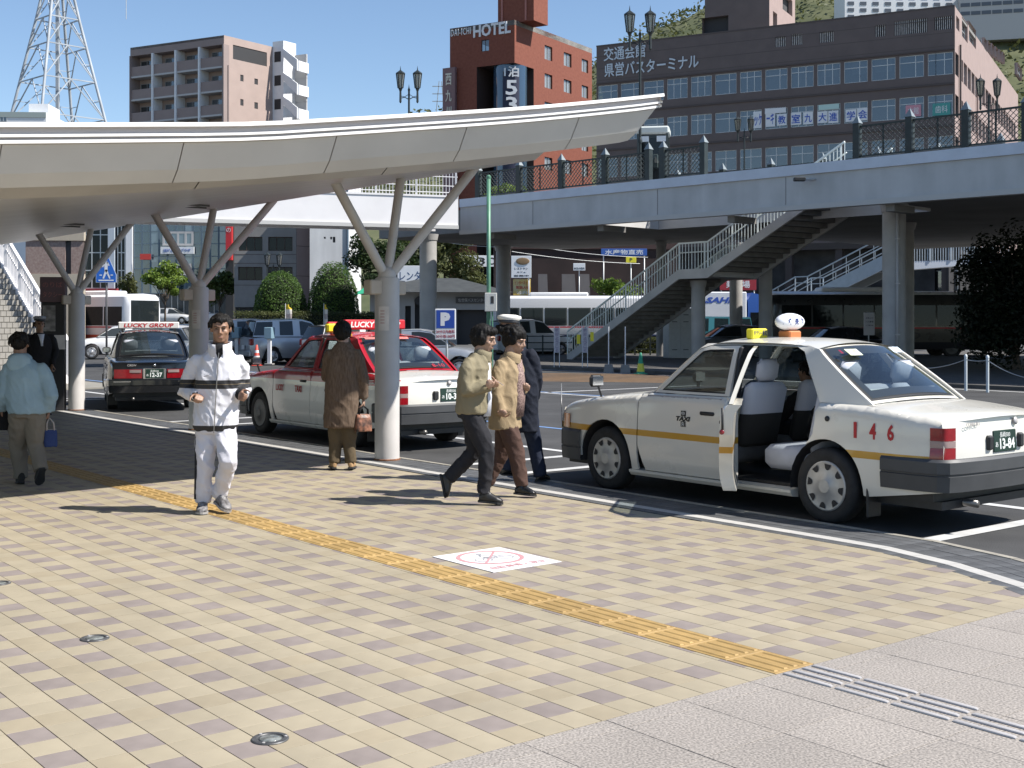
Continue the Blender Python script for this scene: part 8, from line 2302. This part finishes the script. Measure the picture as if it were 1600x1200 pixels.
def bus(label, loc, yaw, L, m_up, bands, group='buses in the plaza', stripe=None, txt=None):
    t = thing('bus', label, 'bus', loc, yaw, group); W, Hh = 1.2, 3.0
    m = paint('bus_paint_' + str(len(MATS)), m_up, bands)
    mb = MB(); prof = [(1.10, .35), (1.2, .5), (1.22, 1.4), (1.20, 2.4), (1.12, 2.88), (.9, 3.0), (0, 3.05)]
    xs = [-L/2, -L/2 + .10, -L/2 + .3, L/2 - .4, L/2 - .12, L/2]; sc = [.90, .97, 1, 1, .96, .88]
    rings = [[(x, y*k, .35 + (z - .35)*(1 if k > .95 else .97)) for y, z in prof] + [(x, -y*k, .35 + (z - .35)*(1 if k > .95 else .97)) for y, z in prof[-2::-1]] for x, k in zip(xs, sc)]
    n = len(rings[0]); mb.add([v for r_ in rings for v in r_], [(i*n+j, i*n+j+1, (i+1)*n+j+1, (i+1)*n+j) for i in range(5) for j in range(n-1)] + [tuple(range(n)), tuple(range(5*n, 6*n)), ])
    o = mb.build('body', m, t, True); fix_normals(o.data); o.data.set_sharp_from_angle(angle=R(40))
    nw = int(L / 1.35); ww = (L - .7) / nw
    for sg in (1, -1):
        for k in range(nw):
            mb = MB(); x0 = -L/2 + .35 + k*ww; mb.grid(lambda u, v: (x0 + .04 + u*(ww - .08), sg*(lerp(1.222, 1.202, v) + .012), lerp(1.42, 2.38, v)), 1, 2); o = mb.build('side_window', M_dglass, t); face_out(o, (0, 0, 1.5))
        for a in (-L*.27, L*.30): put_wheel(t, a, sg*1.05, .46, 'steel', 0, sg > 0)
        mb = MB(); mb.box(-L/2 + .3, L/2 - .4, sg*1.225 - .008, sg*1.225 + .008, 1.31, 1.37); mb.build('trim_strip', M_red, t)
    for x, k, nm in ((L/2 + .012, .88, 'windscreen'), (-L/2 - .012, .80, 'rear_window')):
        mb = MB(); mb.grid(lambda u, v: (x, (2*u-1)*1.12*k, lerp(1.35, 2.7, v)), 2, 2); o = mb.build(nm, M_dglass, t); face_out(o, (0, 0, 1.5))
        for sg in (1, -1):
            mb = MB(); mb.bbox(x - .02, x + .02, sg*.85 - .14, sg*.85 + .14, .62, .82, .015); mb.build('headlight' if x > 0 else 'tail_lamp', M_lampglass if x > 0 else M_tail, t)
    mb = MB(); mb.bbox(-L*.05, L*.28, -.7, .7, 3.0, 3.22, .06); mb.build('roof_unit', M_white, t, True, auto=40)
    if txt:
        for sg in (1, -1): text(txt, .4, mat('bus_letter', (.05, .045, .05), .5), t, frame_M((.3, sg*1.235, .98), (-sg, 0, 0), (0, sg, 0)), width=3.4, height=.34, depth=.004, shear=.2)
    return t
bus('white and blue bus parked under the deck behind the stair rail', gp(905, 68), R(178), 9.6, (.70, .71, .73), [(.35, .95, (.03, .06, .17))])
bus('white bus with a red stripe at the left behind the crossing sign', gp(132, 66, .02), R(-28), 8.6, (.72, .72, .73), [(.72, .95, (.50, .09, .05))])
bus('long dark bus with a white roof edge in the shade under the deck', gp(1378, 58), R(180), 10.6, (.115, .105, .09), [(2.86, 3.4, (.66, .66, .64)), (1.4, 2.86, (.012, .013, .014)), (.35, .70, (.03, .03, .035))], txt='SAIKYO')
tk = thing('box_truck', 'white box truck with blue italic lettering behind the deck columns', 'truck', gp(1112, 77), R(0))
mb = MB(); mb.bbox(-2.6, 1.95, -1.1, 1.1, .95, 3.45, .05); mb.build('cargo_box', M_white, tk)
text('ASAHI', .5, M_bluetxt, tk, frame_M((.0, -1.11, 2.95), (1, 0, 0), (0, -1, 0)), width=2.2, height=.36, depth=.01, bold=.02, shear=.3)
mb = MB(); mb.prism([(2.05, .5), (3.55, .5), (3.6, 1.3), (3.25, 2.35), (3.1, 3.2), (2.3, 3.4), (2.05, 3.0)], lambda x, z, w: (x, -1.02 + w, z), 2.04); o = mb.build('cab', mat('cab_blue', (.05, .14, .45), .35), tk); fix_normals(o.data)
for sg in (1, -1): 
    mb = MB(); mb.prism([(2.2, 1.35), (3.3, 1.35), (3.05, 2.2), (2.2, 2.2)], lambda x, z, w: (x, sg*(1.025 + w), z), .01); mb.build('cab_window', M_carglass2, tk)
    for a in (-1.6, 2.75): put_wheel(tk, a, sg*.9, .40, 'steel', 0, sg > 0)
mb = MB(); mb.box(-2.5, 3.2, -.5, .5, .5, .9); mb.build('chassis', M_black, tk)

# ---------------------------------------------------------------- street furniture
M_lampiron = mat('lamp_iron', (.012, .018, .018), .5)
M_lampcase = glass('lantern_glass', (.16, .16, .15), .1, clear=.35, refl=.03)
def lantern_lamp(label, p, h, arm=.52, sc=1.0, yaw=0, group='twin lantern street lamps'):
    t = thing('street_lamp', label, 'street lamp', p, yaw, group)
    mb = MB(); mb.tube([(0, 0, 0), (0, 0, h*.25), (0, 0, h - 1.25*sc)], [.085*sc, .07*sc, .055*sc], 10); mb.lathe([(.10*sc, h*.25 - .1), (.11*sc, h*.25), (.07*sc, h*.25 + .1)], n=10); o = mb.build('pole', M_lampiron, t, True, auto=50)
    mb = MB(); mb.lathe([(.055*sc, h - 1.3*sc), (.07*sc, h - 1.2*sc), (.03*sc, h - 1.1*sc), (.001, h - .9*sc)], n=10); mb.build('finial', M_lampiron, t)
    for s in (-1, 1):
        x = s*arm*sc
        mb = MB(); mb.tube([(0, 0, h - 1.75*sc), (x*.5, 0, h - 1.62*sc), (x, 0, h - 1.68*sc)], .025*sc, 6); mb.tube([(0, 0, h - 1.45*sc), (x*.5, 0, h - 1.60*sc), (x, 0, h - 1.55*sc)], .018*sc, 6); mb.build('arm', M_lampiron, t)
        mb = MB(); mb.lathe([(.02*sc, h - 1.95*sc), (.065*sc, h - 1.88*sc), (.055*sc, h - 1.3*sc), (.09*sc, h - 1.2*sc), (.13*sc, h - 1.12*sc)], (x, 0, 0), 8); ln = mb.build('lantern', M_lampiron, t)
        for i in range(6):
            a, b = 2*math.pi*i/6, 2*math.pi*(i+1)/6
            q = lambda an, r_, z: (x + r_*sc*math.cos(an), r_*sc*math.sin(an), z)
            mb = MB(); mb.quad(q(a, .135, h - 1.1*sc), q(b, .135, h - 1.1*sc), q(b, .225, h - .35*sc), q(a, .225, h - .35*sc)); mb.build('lantern_pane', M_lampcase, ln)
            mb = MB(); mb.bar(q(a, .138, h - 1.12*sc), q(a, .232, h - .33*sc), .05*sc); mb.build('lantern_bar', M_lampiron, ln)
        mb = MB(); mb.lathe([(.235*sc, h - .36*sc), (.265*sc, h - .33*sc), (.25*sc, h - .28*sc), (.08*sc, h - .16*sc), (.03*sc, h - .12*sc), (.02*sc, h - .02*sc), (.001, h + .12*sc)], (x, 0, 0), 6); mb.build('lantern_cap', M_lampiron, ln)
    return t
def lamp_px(label, x, ytop, d, sc, zb, arm=.47):
    sc *= .78
    p = gp(x, d, zb); h = H - (ytop - HZ) / F * d - zb
    lantern_lamp(label, p, h, arm, sc)
lamp_px('tall black twin lantern lamp standing beside the phone booth on the deck', 1000, 12, 44.4, 1.0, 6.5)
lamp_px('black twin lantern lamp rising above the canopy edge against the sky', 639, 106, 58, 1.08, 5.9)
lamp_px('smaller twin lantern lamp in front of the blue and white window signs', 1163, 180, 70, 1.0, 5.9)
lamp_px('black twin lantern lamp against the pink end wall at the right', 1545, 118, 52, .95, 5.9)
lamp_px('small black twin lantern lamp among the offices at the left', 427, 392, 84, 1.1, .3)

# phone booth on the deck
pb = thing('phone_booth', 'dark framed phone booth with a pale roof on the deck', 'phone booth', gp(1021, 45.5, 6.26), R(-10))
M_boothf = mat('booth_frame', (.05, .06, .058), .5)
for x in (-.52, .52):
    for y in (-.5, .5): mb = MB(); mb.box(x - .04, x + .04, y - .04, y + .04, 0, 2.15); mb.build('post', M_boothf, pb)
mb = MB(); mb.bbox(-.60, .60, -.58, .58, 2.13, 2.42, .06); mb.build('roof', mat('booth_roof', (.52, .55, .53), .5), pb)
mb = MB(); mb.box(-.48, .48, .46, .5, 0, 2.13); mb.box(-.52, -.48, -.46, .46, 0, 2.13); o = mb.build('panel', mat('booth_dark', (.025, .022, .02), .5), pb); o['kind'] = 'stuff'
mb = MB(); mb.quad((-.48, -.5, .05), (.48, -.5, .05), (.48, -.5, 2.1), (-.48, -.5, 2.1)); mb.build('glass_front', M_carglass2, pb)
for x in (-.3, .32): mb = MB(); mb.box(x - .17, x + .17, -.535, -.505, 1.86, 2.06); mb.build('telephone_sign', M_white, pb)
mb = MB(); mb.bbox(-.15, .15, .2, .42, 1.0, 1.5, .02); mb.build('telephone', mat('phone_grey', (.25, .3, .28), .5), pb)

# green pole with meter box
gpo = thing('green_pole', 'tall slim green pole carrying a pale meter box', 'pole', gp(763.5, 33, ROADZ))
mb = MB(); mb.tube([(0, 0, 0), (0, 0, 5.45)], .055, 12); mb.build('shaft', mat('pole_green', (.09, .22, .14), .45, var=.1), gpo, True); mb = MB(); mb.lathe([(.06, 5.44), (.065, 5.5), (.03, 5.54)], n=12); mb.build('cap', MATS['pole_green'], gpo)
mb = MB(); mb.bbox(-.10, .22, -.22, -.05, 1.93, 2.42, .012); bxm = mb.build('meter_box', mat('box_cream', (.55, .54, .50), .5), gpo)
mb = MB(); mb.box(.06, .14, -.225, -.221, 2.14, 2.33); mb.build('meter_window', M_dark, bxm); mb = MB(); mb.tube([(.1, -.12, 0), (.1, -.12, 1.93)], .02, 8); mb.build('conduit', MATS['pole_green'], gpo)

# parking sign, crossing sign
t = thing('parking_sign', 'blue and white parking sign with red print below on a grey pole', 'sign', gp(696, 27, ROADZ), 0)
mb = MB(); mb.tube([(.03, .03, 0), (.03, .03, 1.85)], .028, 10); mb.build('pole', M_galv, t, True)
mb = MB(); mb.bbox(-.225, .225, -.012, .012, 1.27, 1.94, .02); pn = mb.build('panel', M_white, t)
mb = MB(); mb.box(-.195, .195, -.016, -.0125, 1.52, 1.91); mb.build('blue_square', mat('park_blue', (.02, .07, .36), .45), pn)
text('P', .4, M_white, pn, frame_M((.0, -.017, 1.715), (1, 0, 0), (0, -1, 0)), width=.21, height=.29, depth=.003, bold=.03)
text('20分以内無料', .1, M_redtxt, pn, frame_M((0, -.014, 1.445), (1, 0, 0), (0, -1, 0)), width=.40, height=.075, depth=.002)
text('30分毎100円', .1, M_redtxt, pn, frame_M((0, -.014, 1.345), (1, 0, 0), (0, -1, 0)), width=.40, height=.075, depth=.002)
t = thing('crossing_sign', 'blue pedestrian crossing sign with a white walking figure on a dark pole', 'sign', gp(166, 36), 0)
mb = MB(); mb.tube([(0, .03, -.05), (0, .03, 3.2)], .03, 10); mb.build('pole', mat('sign_pole_dark', (.05, .05, .055), .5), t, True)
def penta(s, y): return [(-.30*s, 2.755 + .19*(1-s)), (.30*s, 2.755 + .19*(1-s)), (.30*s, 2.98), (.035*s, 3.565 - .09*(1-s)), (-.035*s, 3.565 - .09*(1-s)), (-.30*s, 2.98)]
for s, y, m, nm in ((1, -.0, M_white, 'panel'), (.94, -.008, mat('crossing_blue', (.02, .13, .50), .4), 'blue_face')):
    mb = MB(); mb.prism(penta(s, y), lambda x, z, w: (x, y - w, z), .006); o = mb.build(nm, m, t); fix_normals(o.data)
mb = MB(); Y = -.018
def limb(p, q, w0, w1):
    p, q = Vector((p[0], Y, p[1])), Vector((q[0], Y, q[1])); d = (q-p).normalized(); nn = Vector((-d.z, 0, d.x)); mb.quad(p - nn*w0/2, q - nn*w1/2, q + nn*w1/2, p + nn*w0/2)
limb((0, 3.36), (0, 3.10), .10, .09); limb((.01, 3.12), (-.08, 2.87), .07, .045); limb((.0, 3.12), (.05, 3.0), .07, .055); limb((.05, 3.01), (.11, 2.87), .055, .04); limb((-.03, 3.35), (-.10, 3.2), .045, .035); limb((.03, 3.35), (.09, 3.24), .045, .035)
mb.lathe([(.042, 0), (.042, .001)], n=14, M=Matrix.Translation((0, Y, 3.42)) @ Matrix.Rotation(R(90), 4, 'X'))
limb((-.22, 2.82), (.22, 2.82), .035, .035); limb((-.19, 2.97), (-.12, 2.97), .03, .03); limb((.13, 2.97), (.20, 2.97), .03, .03); o = mb.build('walking_figure', M_white, t); o['kind'] = 'stuff'
t = thing('round_sign', 'small round blue sign above a white plate beside the left bus', 'sign', gp(188, 80), 0)
mb = MB(); mb.tube([(0, .03, 0), (0, .03, 3.7)], .03, 8); mb.build('pole', M_galv, t); mb = MB(); mb.lathe([(.22, 0), (.22, .02)], n=20, M=Matrix.Translation((0, 0, 3.42)) @ Matrix.Rotation(R(90), 4, 'X')); mb.build('disc', MATS['crossing_blue'], t); mb = MB(); mb.box(-.17, .17, -.01, .01, 2.98, 3.16); mb.build('plate', M_white, t)

# tall dark notice board by the column
t = thing('notice_board', 'tall dark notice pillar with posters beside the left branching column', 'notice board', gp(84, 22.9), R(12))
mb = MB(); mb.bbox(-.20, .20, -.14, .14, 0, 1.98, .01); mb.build('body', mat('board_black', (.020, .020, .022), .5), t)
mb = MB(); mb.bbox(-.22, .22, -.15, .15, 1.98, 2.44, .01); h_ = mb.build('header_box', mat('header_mauve', (.13, .085, .095), .6), t)
text('のりば', .2, mat('faded_pink', (.34, .14, .14), .6), h_, frame_M((0, -.153, 2.30), (1, 0, 0), (0, -1, 0)), width=.34, height=.10, depth=.002); text('タクシー', .2, MATS['faded_pink'], h_, frame_M((0, -.153, 2.12), (1, 0, 0), (0, -1, 0)), width=.34, height=.10, depth=.002)
for x0, x1, z0, z1, m in ((-.17, .05, 1.45, 1.92, mat('poster_grey', (.22, .21, .20), .7, var=.5, scale=9)), (-.17, .02, .86, 1.05, MATS['poster_grey']), (.03, .22, 1.12, 1.38, mat('paper', (.62, .58, .55), .8))):
    mb = MB(); mb.box(x0, x1, -.152, -.141, z0, z1); mb.build('poster', m, t)

# payment posts, cones, flags
for k, (x, d, lb) in enumerate(((421, 47, 'white payment post with a blue grey box nearest the red taxi'), (370, 49, 'white payment post with a blue grey box just behind the jogger'))):
    t = thing('payment_post', lb, 'payment post', gp(x, d), R(-8), 'parking payment posts')
    mb = MB(); mb.bbox(-.07, .07, -.06, .06, 0, .98, .01); mb.build('post', M_white, t); mb = MB(); mb.bbox(-.15, .15, -.2, .2, .98, 1.42, .02); mb.build('box', mat('pay_blue', (.20, .31, .38), .5), t); mb = MB(); mb.bbox(-.16, .16, -.14, .14, 0, .06, .01); mb.build('base', M_concrete, t)
def cone(label, p, h, m, bands, bm):
    t = thing('traffic_cone', label, 'traffic cone', p, .3)
    mb = MB(); mb.lathe([(h*.20, .03), (h*.05, h - .01), (h*.035, h)], n=18); mb.build('cone_body', m, t, True, auto=50)
    mb = MB(); mb.bbox(-h*.25, h*.25, -h*.25, h*.25, 0, .035, .012); mb.build('base', m, t)
    for z0, z1 in bands: mb = MB(); r_ = lambda z: lerp(h*.20, h*.05, z/h) + .004; mb.lathe([(r_(z0*h), z0*h), (r_(z1*h), z1*h)], n=18); mb.build('band', bm, t, True, auto=50)
cone('red traffic cone with white bands beside the payment post', gp(401, 46), .78, mat('cone_red', (.50, .05, .03), .5), [(.35, .48), (.62, .74)], M_white)
cone('green and yellow traffic cone at the far kerb', gp(1001, 39.5, ROADZ), .68, mat('cone_green', (.02, .25, .14), .5), [(.12, .5)], mat('cone_yellow', (.50, .52, .05), .5))
for x, d, lb in ((446, 56.0, 'yellow and white banner flag at the left dome bush'), (506, 56.0, 'narrow yellow and white banner flag between the dome bushes')):
    t = thing('banner_flag', lb, 'flag', gp(x, d, .0), 0, 'small banner flags by the hedge')
    mb = MB(); mb.tube([(0, 0, 0), (0, 0, 2.45)], .015, 6); mb.build('pole', M_white, t)
    mb = MB(); w = .27 if x < 460 else .16; mb.grid(lambda u, v: (.02 + u*w*(1 - .5*(v > .8)*u), .03*math.sin(u*5 + v*2), lerp(1.45, 2.4, v)), 6, 10); mb.build('cloth', paint('flag_cloth', (.70, .66, .60), [(2.18, 3, (.62, .45, .03)), (1.75, 1.98, (.45, .38, .36))], rough=.8, coat=0), t, True)
# stakes with hanging banners, poles in concrete feet
for k, (x, y0, y1, lb) in enumerate(((870, 517, 577, 'pale upright banner on two stakes left of the stair foot'), (914, 522, 576, 'pale upright banner on two stakes with yellow tags above'))):
    d = 43; t = thing('upright_banner', lb, 'banner', gp(x, d, .06), 0, 'upright banners at the far kerb')
    for s in (-1, 1): mb = MB(); mb.tube([(s*.09, 0, 0), (s*.09, 0, 1.4)], .014, 6); mb.build('stake', M_white, t)
    mb = MB(); mb.box(-.10, .10, -.012, -.004, .50, 1.36); b_ = mb.build('cloth', mat('banner_cloth', (.42, .40, .43), .8, var=.1, scale=8), t)
    for i in range(6): text('歓迎ようこそ'[i], .12, mat('banner_print', (.16, .12, .2), .8), b_, frame_M((0, -.013, 1.28 - i*.14), (1, 0, 0), (0, -1, 0)), width=.11, height=.11, depth=.002)
for x, y, lb in ((904, 530, 'yellow tag hanging left of the banner by the stair foot'), (925, 526, 'yellow tag hanging right of the banner by the stair foot')):
    t = thing('yellow_tag', lb, 'tag', P(x, y, 43.2), 0, 'yellow tags at the stair foot'); mb = MB(); mb.box(-.06, .06, -.01, .0, -.16, .16); mb.build('sheet', M_yellow, t); mb = MB(); mb.tube([(0, 0, .16), (0, .02, .3)], .004, 5); mb.build('string', M_white, t)
for k, (x, d, lb) in enumerate(((951, 41.0, 'white pole in a concrete foot at the far kerb, nearer the stairs'), (977, 40.6, 'white pole in a concrete foot at the far kerb, beside the green cone'))):
    t = thing('rope_pole', lb, 'pole', gp(x, d, ROADZ), 0, 'rope poles in concrete feet')
    mb = MB(); mb.tube([(0, 0, .1), (0, 0, 1.5)], .018, 8); mb.build('shaft', M_white, t); mb = MB(); mb.add([(sx_*q, sy_*q, z) for q, z in ((.16, 0), (.12, .26)) for sx_, sy_ in ((-1, -1), (1, -1), (1, 1), (-1, 1))], ((0, 1, 5, 4), (1, 2, 6, 5), (2, 3, 7, 6), (3, 0, 4, 7), (4, 5, 6, 7))); mb.build('foot', M_concrete, t)
for k, (x, d, lb) in enumerate(((1509, 30, 'white chain post at the dark kerb right of the white taxi'), (1543, 29.3, 'white chain post at the dark kerb nearest the right edge'))):
    t = thing('chain_post', lb, 'post', gp(x, d, ROADZ), 0, 'white chain posts'); mb = MB(); mb.tube([(0, 0, 0), (0, 0, .82)], .035, 10); mb.lathe([(.04, .80), (.04, .85), (.01, .88)], n=10); mb.build('shaft', mat('post_white', (.55, .60, .63), .4), t, True, auto=50)
ch = thing('post_chain', 'thin chain sagging between the white posts at the right', 'chain', gp(1509, 30, .7))
def sag(p, q, s, n=12): return [p.lerp(q, i/n) + Vector((0, 0, -s*4*(i/n)*(1 - i/n))) for i in range(n + 1)]
I = PM[ch.name].inverted(); a_, b_, c_, d_ = gp(1440, 31.5, .45), gp(1509, 30, .72), gp(1543, 29.3, .72), gp(1625, 27.6, .35)
for p, q, s in ((a_, b_, .06), (b_, c_, .03), (c_, d_, .10)): mb = MB(); mb.tube([I @ v for v in sag(p, q, s)], .010, 5); mb.build('chain_run', M_galv, ch)
# cabinet, notice sign, guard rail
t = thing('utility_cabinet', 'white utility cabinet under the stair landing', 'cabinet', gp(1058, 54, .06), R(14))
mb = MB(); mb.bbox(-.52, .52, -.35, .35, 0, 2.15, .02); mb.build('case', mat('cabinet_white', (.50, .52, .53), .5, var=.05), t)
for x in (-.26, .26):
    mb = MB(); mb.box(x - .24, x + .24, -.362, -.352, .08, 2.08); dd_ = mb.build('door', MATS['cabinet_white'], t)
    for z in (.35, 1.55, 1.85): mb = MB(); mb.box(x - .12, x + .12, -.372, -.363, z, z + .03); mb.build('latch', M_black, dd_)
p = P(1358, 506, 47); sign_board('notice_sign', 'white printed notice on a single post before the dark bus', 'sign', p, 0, .40, .86, mat('notice_white', (.50, .47, .45), .7), [('お知らせ', .22, .26, .06, M_ink), ('バス乗場', .08, .30, .06, M_ink), ('ご案内', -.06, .28, .05, M_ink)], [(0, .025, M_galv)])
gr = thing('guard_rail', 'dark guard rail in front of the white and blue bus', 'railing', gp(850, 58.5), 0); I = PM[gr.name].inverted()
for k in range(12): mb = MB(); p = I @ gp(800 + k*24, 58.5, 0); mb.bar(p, p + Vector((0, 0, 1.0)), .07); mb.build('post', M_ironwork, gr)
for z in (.35, .65, .95): mb = MB(); mb.bar(I @ gp(800, 58.5, z), I @ gp(1064, 58.5, z), .05); mb.build('rail', M_ironwork, gr)
# overhead wires
for k, (x0, y0, d0, x1, y1, d1, lb) in enumerate(((800, 393, 70, 1000, 412, 75, 'thin overhead wire under the deck, lower one by the oval sign'), (842, 386, 70, 1012, 402, 75, 'thin overhead wire under the deck, upper one'), (682, 376, 80, 800, 386, 72, 'thin overhead wire between the deck column and the green pole'))):
    t = thing('overhead_wire', lb, 'wire', P(x0, y0, d0), 0, 'overhead wires under the deck'); I = PM[t.name].inverted()
    mb = MB(); mb.tube([I @ v for v in sag(P(x0, y0, d0), P(x1, y1, d1), .12)], .012, 5); mb.build('cable', M_galv, t)
# small fittings on the deck face
fx = thing('deck_lamp', 'small dark fitting with a bracket on the face of the deck', 'fitting', DK(2.05, -.02, 6.0)); mb = MB(); mb.tube([(-.4, -.1, 0), (.3, -.16, .0), (.4, -.16, -.5)], .03, 6); mb.build('bracket', M_galv, fx); mb = MB(); mb.bbox(-.45, -.1, -.3, -.1, -.06, .06, .02); mb.build('lamp_head', M_black, fx)
